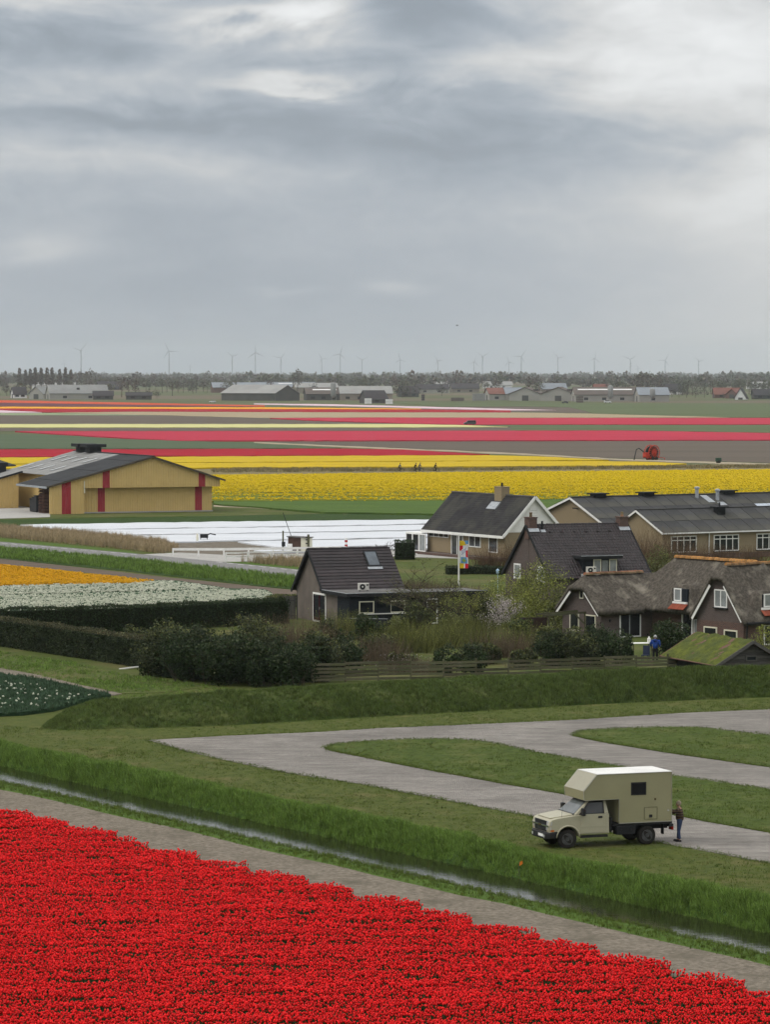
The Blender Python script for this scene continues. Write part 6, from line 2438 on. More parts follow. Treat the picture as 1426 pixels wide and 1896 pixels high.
# dark evergreen mass at the end of the hedges
for px, d, w, h, lf, lb, tw, nt in [
        (300, 230.5, 2.8, 3.0, 'lf_grey', 'tall grey green shrub where the two left hedges meet', None, 0),
        (350, 226.5, 3.2, 3.2, 'lf_dark', 'dark bulky evergreen shrub right of the clipped hedge', None, 0),
        (425, 224.0, 3.6, 3.1, 'lf_dark', 'broad dark shrub at the left end of the grass bank', None, 0),
        (482, 223.0, 2.8, 2.5, 'lf_dark', 'low dark shrub in front of the brown twigs', None, 0),
        (468, 229.5, 3.2, 3.5, 'lf_grey', 'tall grey shrub topped with brown twigs', 'twig_brown', 70),
        (540, 223.0, 2.8, 2.4, 'lf_dark', 'dark shrub touching the left end of the plank fence', None, 0),
        (590, 228.5, 2.6, 2.6, 'lf_grey', 'grey green shrub behind the left end of the fence', 'twig_brown', 30),
        (640, 233.0, 2.3, 2.1, 'lf_dark', 'dark round shrub behind the fence left of the pink heather', None, 0),
        (828, 231.5, 1.9, 1.6, 'lf_dark', 'left of the two dark shrubs standing at the middle of the fence', None, 0),
        (875, 231.5, 2.1, 1.75, 'lf_dark', 'right of the two dark shrubs standing at the middle of the fence', None, 0),
        (680, 255.0, 2.2, 2.0, 'lf_dark', 'dark shrub in front of the black plank screen', None, 0),
        (1022, 238.5, 2.3, 2.0, 'lf_dark', 'dark shrub leftmost of those before the thatched wing', 'twig_brown', 20),
        (1068, 238.0, 2.6, 2.35, 'lf_grey', 'middle dark shrub before the thatched wing', None, 0),
        (1118, 238.5, 2.6, 2.45, 'lf_dark', 'tall dark shrub before the patio door', None, 0),
        (1152, 240.5, 1.7, 1.7, 'lf_dark', 'small dark shrub left of the garden table', None, 0),
        (1240, 247.5, 2.2, 2.3, 'lf_dark', 'dark evergreen bush beside the white front door', None, 0),
        (968, 237.0, 2.0, 1.1, 'lf_grey', 'low grey shrub behind the middle of the fence', 'twig_brown', 40)]:
    shrub(px, d, w * 1.3, h * 1.12, lf, lb, twig=tw, ntwig=nt, mixm='lf_grey' if lf == 'lf_dark' else 'lf_olive')

# more planting between the houses and the fence
for px, d, w, h, lf, lb, tw, nt in [
        (735, 262, 2.6, 1.7, 'lf_olive', 'olive shrub at the right end of the black plank screen', 'twig_green', 40),
        (772, 268, 3.0, 2.2, 'lf_grey', 'grey green shrub under the spreading leafless tree', 'twig_brown', 60),
        (845, 262, 2.8, 2.0, 'lf_olive', 'olive shrub right of the leafless trees', 'twig_brown', 60),
        (890, 271, 2.6, 2.6, 'lf_grey', 'grey shrub behind the blossom tree', 'twig_brown', 60),
        (965, 260, 2.4, 1.7, 'lf_dark', 'dark shrub left of the low pergola', None, 0),
        (1010, 247, 2.6, 1.8, 'lf_olive', 'olive shrub in front of the pergola screen', 'twig_green', 50),
        (700, 246, 3.0, 1.6, 'lf_grey', 'low grey shrub behind the brown fence twigs', 'twig_brown', 70),
        (905, 240, 2.4, 1.3, 'lf_grey', 'low grey shrub right of the two fence shrubs', 'twig_brown', 60),
        (745, 236, 2.6, 1.1, 'lf_grey', 'low grey shrub along the middle of the fence', 'twig_brown', 60),
        (605, 250, 2.8, 2.4, 'lf_dark', 'dark shrub left of the garden door', 'twig_brown', 30),
        (250, 243, 2.4, 2.3, 'lf_hedge', 'shrub growing out of the lower hedge end', None, 0)]:
    shrub(px, d, w, h, lf, lb, twig=tw, ntwig=nt, mixm='lf_olive')

# upright spring stems and brown twigs
for px, d, w, h, tw, lb, n, bud, nb_ in [
        (372, 238, 2.6, 2.9, 'twig_green', 'yellow green upright stems behind the dark evergreen', 220, 'lf_spring', 500),
        (520, 240, 3.4, 3.5, 'twig_brown', 'large brown leafless shrub left of the house corner', 420, 'lf_twiggy', 900),
        (575, 243, 2.6, 2.9, 'twig_brown', 'pale brown twigs under the house gable door', 260, 'lf_twiggy', 500),
        (632, 262, 2.8, 2.3, 'twig_green', 'yellow green stems in front of the garden door', 330, 'lf_spring', 500),
        (700, 240, 3.0, 2.0, 'twig_brown', 'brown low twigs behind the fence below the black screen', 260, 'lf_twiggy', 500),
        (748, 250, 3.6, 2.2, 'twig_green', 'wide patch of yellow green stems right of the black screen', 420, 'lf_spring', 600),
        (812, 254, 3.6, 2.2, 'twig_green', 'green stems under the bare tree', 360, 'lf_spring', 500),
        (875, 258, 3.2, 2.2, 'twig_green', 'yellow green stems left of the blossom tree', 300, 'lf_olive', 600),
        (930, 246, 3.4, 1.9, 'twig_brown', 'brown twigs between fence and blossom tree', 300, 'lf_twiggy', 600),
        (975, 252, 2.4, 2.0, 'twig_green', 'bright stems in front of the low pergola', 240, 'lf_spring', 500),
        (770, 233.5, 4.5, 1.2, 'twig_brown', 'low brown heather with pale bloom behind the fence', 320, 'lf_blossom', 160),
        (905, 352, 2.0, 2.6, 'twig_red', 'bare brown bush before the bungalow windows', 260, 'lf_twiggy', 300),
        (958, 352, 2.2, 3.2, 'twig_red', 'bare upright bush at the near corner of the bungalow', 260, 'lf_twiggy', 200),
        (1195, 338, 2.6, 5.2, 'twig_red', 'tall reddish willow stems right of the brown tiled house', 320, 'lf_twiggy', 600),
        (1240, 345, 3.2, 4.6, 'twig_red', 'willow stems against the tan barn gable', 300, 'lf_twiggy', 500),
        (1292, 361, 2.6, 2.5, 'twig_red', 'leftmost brown bush along the tan barn wall', 220, 'lf_twiggy', 300),
        (1340, 362, 2.6, 2.2, 'twig_red', 'middle brown bush along the tan barn wall', 220, 'lf_twiggy', 300),
        (1395, 364, 2.8, 2.0, 'twig_red', 'rightmost brown bush along the tan barn wall', 220, 'lf_twiggy', 300),
        (838, 312, 5.0, 1.2, 'twig_brown', 'dry tawny grass clump below the flag', 500, 'lf_twiggy', 300),
        (770, 318, 4.5, 1.4, 'twig_brown', 'tawny clump behind the tiled roof', 400, 'lf_twiggy', 300)]:
    twig_bush(px, d, w, h, tw, lb, n, bud, nb_)

shrub(1222, 331, 3.4, 3.4, 'lf_olive', 'loose green bush behind the right end of the tiled house', size=0.14, n=3200)
shrub(1180, 327, 2.2, 2.4, 'lf_olive', 'smaller olive bush under the reddish willow stems', size=0.14)
shrub(1000, 272, 5.6, 5.0, 'lf_spring', 'large pale green bush in front of the brown tiled house', size=0.14, n=9500, mixm='lf_olive')
shrub(1045, 270, 2.8, 3.4, 'lf_olive', 'olive bush against the thatched gable', size=0.13, n=2600)
shrub(940, 274, 4.0, 4.0, 'lf_spring', 'pale green bush between blossom tree and tiled house', size=0.13, n=4200, twig='twig_green', ntwig=90)
shrub(1418, 244, 1.6, 2.4, 'lf_spring', 'thin pale green bush at the right edge by the shed', size=0.11, n=800, twig='twig_green', ntwig=40)
shrub(1135, 312, 2.6, 1.6, 'lf_olive', 'low bush behind the thatched wing', size=0.12, n=900)
bare_tree(795, 271, 6.0, 5.6, 'spreading leafless garden tree right of the black extension', 'lf_olive', 3600, seed=1, levels=4, r0=0.14, kids=(6, 5, 4, 4), trunk=0.2, lsize=0.09)
bare_tree(848, 268, 4.2, 3.8, 'smaller leafless tree below the flagpole', 'lf_spring', 2200, seed=2, levels=4, r0=0.08, kids=(5, 5, 4, 3), lsize=0.09)
bare_tree(915, 267, 3.3, 2.6, 'blossoming tree with pale pink flowers', 'lf_blossom', 1700, seed=3, levels=4, r0=0.07, lsize=0.1)
bare_tree(716, 371, 2.7, 1.5, 'small pruned bare tree beside the block-shaped hedge', 'lf_twiggy', 0, seed=4, levels=3, r0=0.1)
# ================================================================== camper pickup
M['beige_paint'] = mat('matt beige paint', (0.40, 0.375, 0.27), (0.375, 0.35, 0.25), scale=1.5, rough=0.38, spec=0.35)
M['camper_skin'] = mat('khaki camper panels', (0.285, 0.268, 0.155), (0.262, 0.246, 0.142), scale=0.8, detail=7, rough=0.55, spec=0.25)
M['camper_roof'] = mat('white camper roof', (0.72, 0.71, 0.68), (0.64, 0.63, 0.60), scale=1.0, detail=7, rough=0.5)
M['black_plastic'] = mat('black plastic', (0.018, 0.018, 0.019), (0.012, 0.012, 0.013), scale=3, rough=0.5, spec=0.3)
M['rubber'] = mat('tyre rubber', (0.022, 0.021, 0.020), (0.034, 0.031, 0.027), scale=6, rough=0.9)
M['rim_grey'] = mat('grey steel wheel', (0.10, 0.10, 0.10), (0.06, 0.06, 0.06), scale=5, rough=0.5, metallic=0.4)
M['chrome'] = mat('chrome', (0.55, 0.55, 0.56), (0.42, 0.42, 0.43), scale=3, rough=0.2, metallic=0.9)
M['lamp_clear'] = mat('clear lamp', (0.50, 0.50, 0.48), (0.36, 0.36, 0.35), scale=6, rough=0.12, spec=0.5)
M['lamp_orange'] = mat('orange lamp', (0.60, 0.16, 0.02), (0.5, 0.12, 0.02), scale=4, rough=0.2)
M['lamp_red'] = mat('red lamp', (0.25, 0.02, 0.015), rough=0.2)
M['alu'] = mat('aluminium trim', (0.42, 0.41, 0.36), (0.34, 0.33, 0.29), scale=2, rough=0.45, metallic=0.4)
M['car_glass'] = glass_mat('car glass', (0.03, 0.034, 0.036), 0.05)
M['car_glass'].node_tree.nodes['Principled BSDF'].inputs['Specular IOR Level'].default_value = 0.5
M['dark_pane'] = mat('tinted camper pane', (0.012, 0.012, 0.013), (0.009, 0.009, 0.01), scale=2, rough=0.35, spec=0.12)
M['windscreen'] = glass_mat('windscreen', (0.16, 0.175, 0.175), 0.05)


def camper_truck():
    T = thing('camper_truck', (7.29, 147.78, 0.0), R(200), 'beige pickup truck with a khaki overcab camper box parked on the grass', 'truck')
    # lower body with wheel arches
    prof = [(0.80, 0.62), (0.84, 0.80), (0.83, 1.00), (0.79, 1.16), (0.70, 1.225), (0.45, 1.285), (-0.30, 1.365), (-1.87, 1.40), (-1.88, 0.56), (-0.55, 0.56)]
    arch = [(0.50 * math.cos(a), 0.42 + 0.50 * math.sin(a)) for a in np.linspace(math.pi - 0.12, 0.12, 11)]
    prof = prof + arch + [(0.56, 0.60)]
    m = MB()
    m.prism([(x, -0.93, z) for x, z in prof], (0, 1.86, 0))
    m.build('body', M['beige_paint'], T, bevel=0.06)
    # flares over the front wheels
    for s in (1, -1):
        m = MB()
        pts = [(0.53 * math.cos(a), s * 0.945, 0.42 + 0.53 * math.sin(a)) for a in np.linspace(math.pi - 0.1, 0.1, 12)]
        m.tube(pts, 0.04, 6)
        m.build('fender_flare', M['beige_paint'], T, True)
    # bonnet
    m = MB()
    m.prism([(0.70, -0.66, 1.225), (0.70, 0.66, 1.225), (0.45, 0.74, 1.27), (-0.30, 0.80, 1.36), (-0.30, -0.80, 1.36), (0.45, -0.74, 1.27)], (0, 0, 0.06))
    m.build('bonnet', M['beige_paint'], T, bevel=0.04)
    # cab
    b0, b1 = [(-0.28, 1.37), (-1.86, 1.40)], [(-0.98, 1.94), (-1.78, 1.94)]
    yb, yt = 0.90, 0.74
    m = MB()
    v = [(b0[0][0], -yb, b0[0][1]), (b0[0][0], yb, b0[0][1]), (b0[1][0], yb, b0[1][1]), (b0[1][0], -yb, b0[1][1]),
         (b1[0][0], -yt, b1[0][1]), (b1[0][0], yt, b1[0][1]), (b1[1][0], yt, b1[1][1]), (b1[1][0], -yt, b1[1][1])]
    m.add(v, [(0, 3, 2, 1), (4, 5, 6, 7), (0, 1, 5, 4), (1, 2, 6, 5), (2, 3, 7, 6), (3, 0, 4, 7)])
    m.build('cab', M['beige_paint'], T, bevel=0.03)
    V = [Vector(q) for q in v]

    def on(a, b, c, d, u, w):
        return (a.lerp(b, u)).lerp(d.lerp(c, u), w)
    # windscreen
    a, b, c, d = V[0], V[1], V[5], V[4]
    nr = (b - a).cross(d - a).normalized()
    nr = nr if nr.x > 0 else -nr
    q = [on(a, b, c, d, u, w) + nr * 0.012 for u, w in ((0.05, 0.06), (0.95, 0.06), (0.93, 0.93), (0.07, 0.93))]
    m = MB()
    m.prism(q, nr * 0.008)
    ws = m.build('windscreen', M['windscreen'], T)
    m = MB()
    q = [on(a, b, c, d, u, w) + nr * 0.024 for u, w in ((0.03, 0.0), (0.97, 0.0), (0.97, 0.07), (0.03, 0.07))]
    m.prism(q, nr * 0.02)
    m.build('wiper_cowl', M['black_plastic'], ws)
    # doors
    for s in (1, -1):
        m = MB()
        m.box(-1.66, -0.56, min(s * 0.932, s * 0.945), max(s * 0.932, s * 0.945), 0.62, 1.40)
        dr = m.build('door', M['beige_paint'], T, bevel=0.02)
        a, b, c, d = (V[1], V[2], V[6], V[5]) if s > 0 else (V[0], V[3], V[7], V[4])
        nr = Vector((0, s, 0.3)).normalized()
        q = [on(a, b, c, d, u, w) + nr * 0.012 for u, w in ((0.20, 0.08), (0.82, 0.08), (0.80, 0.9), (0.14, 0.9))]
        m = MB()
        m.prism(q, nr * 0.008)
        m.build('side_window', M['car_glass'], dr)
        m = MB()
        qa = [on(a, b, c, d, u, w) + nr * 0.008 for u, w in ((0.13, 0.02), (0.87, 0.02), (0.86, 0.97), (0.08, 0.97))]
        m.prism(qa, nr * 0.002)
        m.build('window_seal', M['black_plastic'], dr)
        m = MB()
        m.box(-1.55, -1.36, min(s * 0.945, s * 0.97), max(s * 0.945, s * 0.97), 1.22, 1.31)
        m.build('handle', M['black_plastic'], dr, bevel=0.015)
        m = MB()
        m.box(-0.70, -0.55, min(s * 0.96, s * 1.22), max(s * 0.96, s * 1.22), 1.36, 1.68)
        m.build('mirror', M['black_plastic'], dr, bevel=0.04)
        m = MB()
        m.box(-1.68, -0.54, min(s * 0.933, s * 0.952), max(s * 0.933, s * 0.952), 0.86, 0.91)
        m.build('rub_strip', M['beige_paint'], dr)
        m = MB()
        m.box(-1.86, 0.7, min(s * 0.70, s * 0.94), max(s * 0.70, s * 0.94), 0.44, 0.55) if False else m.box(-1.80, -0.6, min(s * 0.80, s * 0.95), max(s * 0.80, s * 0.95), 0.42, 0.52)
        m.build('side_step', M['black_plastic'], T)
    # face
    m = MB()
    m.box(0.81, 0.85, -0.62, 0.62, 0.72, 1.16)
    gr = m.build('grille', M['black_plastic'], T, bevel=0.01)
    m = MB()
    m.box(0.852, 0.885, -0.88, 0.88, 0.93, 0.985)
    m.build('chrome_bar', M['chrome'], gr)
    m = MB()
    m.box(0.886, 0.90, -0.13, 0.13, 0.915, 1.0)
    m.build('emblem', mat('dark gold emblem', (0.12, 0.09, 0.03), rough=0.35, metallic=0.6), gr)
    for s in (1, -1):
        m = MB()
        m.prism([(0.80, s * 0.62, 0.99), (0.72, s * 0.94, 0.99), (0.70, s * 0.94, 1.14), (0.78, s * 0.62, 1.16)], (0.05, s * 0.008, 0))
        m.build('headlight', M['lamp_clear'], T, bevel=0.01)
        m = MB()
        m.prism([(0.82, s * 0.62, 0.79), (0.74, s * 0.94, 0.80), (0.74, s * 0.94, 0.925), (0.82, s * 0.62, 0.925)], (0.045, s * 0.008, 0))
        m.build('headlight', M['lamp_clear'], T, bevel=0.01)
        m = MB()
        m.prism([(0.79, s * 0.76, 0.735), (0.75, s * 0.945, 0.74), (0.62, s * 0.950, 0.74), (0.62, s * 0.950, 0.80), (0.75, s * 0.945, 0.80), (0.79, s * 0.76, 0.795)], (0.045, s * 0.012, 0))
        m.build('turn_signal', M['lamp_orange'], T)
        m = MB()
        m.lathe((0.93, s * 0.62, 0.53), (1, 0, 0), [(0, 0.07), (0.03, 0.065)], 12)
        m.build('fog_lamp', M['lamp_clear'], T)
    m = MB()
    m.prism([(0.80, -0.97, 0.44), (0.95, -0.72, 0.40), (0.95, 0.72, 0.40), (0.80, 0.97, 0.44), (0.45, 0.97, 0.46), (0.45, -0.97, 0.46)], (0, 0, 0.27))
    bp = m.build('bumper', M['black_plastic'], T, bevel=0.03)
    m = MB()
    m.box(0.952, 0.965, 0.02, 0.52, 0.50, 0.61)
    m.build('number_plate', M['white'], bp)
    # frame
    m = MB()
    m.box(-4.75, 0.6, -0.45, -0.33, 0.60, 0.78)
    m.build('frame_rail', M['black_plastic'], T)
    m = MB()
    m.box(-4.75, 0.6, 0.33, 0.45, 0.60, 0.78)
    m.build('frame_rail', M['black_plastic'], T)
    m = MB()
    m.box(-4.72, -2.05, -0.98, 0.98, 0.86, 0.955)
    m.build('flatbed', M['black_plastic'], T)
    for x in (-0.02, -3.6):
        m = MB()
        m.tube([(x, -0.75, 0.40), (x, 0.75, 0.40)], 0.08, 8)
        m.lathe((x, 0, 0.40), (1, 0, 0), [(-0.16, 0.06), (-0.1, 0.16), (0.1, 0.16), (0.16, 0.06)], 10)
        m.build('axle', M['black_plastic'], T)
    m = MB()
    m.box(-2.05, -1.95, -0.80, 0.80, 0.60, 1.20)
    m.build('bulkhead', M['black_plastic'], T)
    for s in (1, -1):
        m = MB()
        m.box(-3.05, -2.20, min(s * 0.55, s * 0.98), max(s * 0.55, s * 0.98), 0.48, 0.84)
        tb = m.build('tool_box', M['dark_metal'], T, bevel=0.015)
        for x in (-2.85, -2.4):
            m = MB()
            m.lathe((x, s * 0.981, 0.68), (0, s, 0), [(0, 0.04), (0.02, 0.035)], 10)
            m.build('latch', M['black_plastic'], tb)
        m = MB()
        m.box(-4.35, -4.32, min(s * 0.72, s * 0.98), max(s * 0.72, s * 0.98), 0.42, 0.86)
        m.build('mud_flap', M['black_plastic'], T)
        m = MB()
        m.box(-4.82, -4.73, min(s * 0.62, s * 0.92), max(s * 0.62, s * 0.92), 0.58, 0.72)
        m.build('tail_lamp', M['lamp_red'], T)
    m = MB()
    m.box(-4.80, -4.60, -0.95, 0.95, 0.72, 0.84)
    m.build('rear_bar', M['black_plastic'], T)
    # wheels
    def wheel(x, y, s, turn=0.0):
        m = MB()
        r, w = 0.40, 0.14
        m.lathe((0, -w, 0), (0, 1, 0), [(0, r * 0.62), (0.01, r * 0.9), (0.05, r), (0.08, r * 0.985), (0.2, r * 0.985), (0.23, r), (0.27, r * 0.9), (0.28, r * 0.62)], 30)
        ty = m.build('wheel', M['rubber'], T)
        ty.location = (x, y, 0.395)
        ty.rotation_euler = (0, 0, turn)
        m = MB()
        m.lathe((0, s * 0.06, 0), (0, s, 0), [(0, 0.25), (0.085, 0.245), (0.07, 0.20), (0.02, 0.19), (0.05, 0.09), (0.11, 0.08), (0.115, 0.03)], 20)
        m.build('rim', M['rim_grey'], ty)
        for k in range(8):
            a = k * math.pi / 4
            m = MB()
            m.lathe((0.145 * math.cos(a), s * 0.10, 0.145 * math.sin(a)), (0, s, 0), [(0, 0.035), (0.012, 0.03)], 8)
            m.build('rim_hole', M['black_plastic'], ty)
    for s in (1, -1):
        wheel(0.0, s * 0.80, s, R(-9))
        wheel(-3.6, s * 0.80, s)
    # camper box
    prof = [(-4.68, 0.98), (-2.27, 0.98), (-2.27, 1.985), (-0.70, 1.985), (-0.66, 2.36), (-1.27, 3.04), (-4.68, 3.04)]
    m = MB()
    m.prism([(x, -1.03, z) for x, z in prof], (0, 2.06, 0))
    B = m.build('camper_box', M['camper_skin'], T, bevel=0.012)
    m = MB()
    m.box(-4.69, -1.28, -1.035, 1.035, 3.042, 3.065)
    m.build('roof_panel', M['camper_roof'], B)
    m = MB()
    d = Vector((-0.61, 0, 0.68)).normalized()
    nr = Vector((0.68, 0, 0.61)).normalized()
    m.obox(Vector((-0.965, 0, 2.70)) + nr * 0.008, d, (0, 1, 0), nr, 0.45, 1.0, 0.008)
    m.build('front_painted_light', mat('slanted front with painted light', (0.36, 0.345, 0.27), (0.33, 0.315, 0.245), scale=1.2, rough=0.5), B)  # paler colour paints in the light that the tilted front catches
    for s in (1, -1):
        m = MB()
        for (x0, z0), (x1, z1) in zip(prof, prof[1:] + prof[:1]):
            m.bar((x0, s * 1.034, z0), (x1, s * 1.034, z1), 0.012, 0.035, up=(0, 1, 0))
        m.build('edge_trim', M['alu'], B)
        x0 = -3.16
        m = MB()
        m.box(x0 - 0.35, x0 + 0.35, min(s * 1.03, s * 1.045), max(s * 1.03, s * 1.045), 2.12, 2.66)
        w = m.build('camper_window', M['black_plastic'], B, bevel=0.05)
        m = MB()
        m.box(x0 - 0.30, x0 + 0.30, min(s * 1.046, s * 1.053), max(s * 1.046, s * 1.053), 2.17, 2.61)
        m.build('pane', M['dark_pane'], w)
        m = MB()
        m.box(-4.0, -3.43, min(s * 1.03, s * 1.038), max(s * 1.03, s * 1.038), 1.10, 1.58)
        h = m.build('hatch', M['camper_skin'], B, bevel=0.03)
        m = MB()
        for a, b in (((-4.01, 1.09), (-3.42, 1.09)), ((-3.42, 1.09), (-3.42, 1.59)), ((-3.42, 1.59), (-4.01, 1.59)), ((-4.01, 1.59), (-4.01, 1.09))):
            m.bar((a[0], s * 1.036, a[1]), (b[0], s * 1.036, b[1]), 0.01, 0.02, up=(0, 1, 0))
        m.build('hatch_seal', mat('hatch seal', (0.09, 0.08, 0.045)), h)
        m = MB()
        m.box(-3.78, -3.64, min(s * 1.038, s * 1.06), max(s * 1.038, s * 1.06), 1.16, 1.28)
        m.build('lock', M['black_plastic'], h)
        m = MB()
        m.box(-3.95, -3.89, min(s * 1.03, s * 1.05), max(s * 1.03, s * 1.05), 1.88, 1.96)
        m.build('vent_cap', mat('brown cap', (0.10, 0.06, 0.03)), B)
        m = MB()
        m.lathe((-4.52, s * 1.03, 1.42), (0, s, 0), [(0, 0.035), (0.02, 0.03)], 10)
        m.build('side_lamp', M['lamp_clear'], B)
        m = MB()
        m.box(-4.68, -2.27, min(s * 1.0, s * 1.04), max(s * 1.0, s * 1.04), 0.95, 0.978)
        m.build('bottom_trim', M['alu'], B)
    # rear door and aerial
    m = MB()
    m.box(-4.70, -4.682, -0.45, 0.30, 1.05, 2.85)
    m.build('rear_door', M['camper_skin'], B, bevel=0.01)
    m = MB()
    m.tube([(0.25, 0.84, 1.28), (0.18, 0.86, 2.05)], 0.006, 5)
    m.build('aerial', M['black_plastic'], T)
    # seats seen through the glass
    return T


camper_truck()


# ================================================================== people
def skin_mesh(name, J, E, m, parent, sub=1, root=0):
    """continuous tapering figure grown over connected joints: J = [(pos, radius)], E = edges"""
    me = bpy.data.meshes.new(name)
    me.from_pydata([tuple(j[0]) for j in J], E, [])
    o = link_mesh(name, me, m, parent)
    md = o.modifiers.new('skin', 'SKIN')
    md.use_smooth_shade = True
    sv = me.skin_vertices[0].data
    for i, j in enumerate(J):
        r = j[1]
        sv[i].radius = r if isinstance(r, tuple) else (r, r)
        sv[i].use_root = (i == root)
    s = o.modifiers.new('sub', 'SUBSURF')
    s.levels = sub
    s.render_levels = sub
    return o


M['skin'] = mat('skin', (0.42, 0.25, 0.18), (0.38, 0.22, 0.155), scale=5, rough=0.6)
M['denim'] = mat('blue denim', (0.055, 0.075, 0.13), (0.035, 0.05, 0.095), scale=6, rough=0.9)
M['black_cloth'] = mat('black cloth', (0.018, 0.018, 0.021), (0.012, 0.012, 0.014), scale=5, rough=0.9)
M['blue_cloth'] = mat('blue jacket cloth', (0.02, 0.06, 0.27), (0.014, 0.04, 0.19), scale=4, rough=0.7)
M['grey_hair'] = mat('grey blond hair', (0.34, 0.28, 0.21), (0.22, 0.18, 0.135), scale=20, rough=0.8)
M['dark_hair'] = mat('dark hair', (0.03, 0.022, 0.017), scale=20)
M['grey_knit'] = mat('grey knit', (0.42, 0.42, 0.42), (0.3, 0.3, 0.3), scale=12)


def striped_mat():
    m = mat('striped sweater', (0.05, 0.03, 0.025), rough=0.95)
    nt = m.node_tree
    nd, ln = nt.nodes, nt.links
    b = nd['Principled BSDF']
    tcn = [n for n in nd if n.type == 'TEX_COORD'][0]
    sp = nd.new('ShaderNodeSeparateXYZ')
    ln.new(tcn.outputs['Object'], sp.inputs[0])
    mu = nd.new('ShaderNodeMath')
    mu.operation = 'MULTIPLY'
    mu.inputs[1].default_value = 9.5
    ln.new(sp.outputs['Z'], mu.inputs[0])
    fr = nd.new('ShaderNodeMath')
    fr.operation = 'FRACT'
    ln.new(mu.outputs[0], fr.inputs[0])
    r = nd.new('ShaderNodeValToRGB')
    r.color_ramp.interpolation = 'CONSTANT'
    els = r.color_ramp.elements
    els[0].color = (0.035, 0.022, 0.02, 1)
    els[1].position = 0.38
    els[1].color = (0.15, 0.115, 0.05, 1)
    for p, c in ((0.52, (0.07, 0.035, 0.03, 1)), (0.72, (0.17, 0.155, 0.13, 1)), (0.82, (0.035, 0.025, 0.025, 1))):
        e = els.new(p)
        e.color = c
    ln.new(fr.outputs[0], r.inputs[0])
    ln.new(r.outputs[0], b.inputs['Base Color'])
    return m


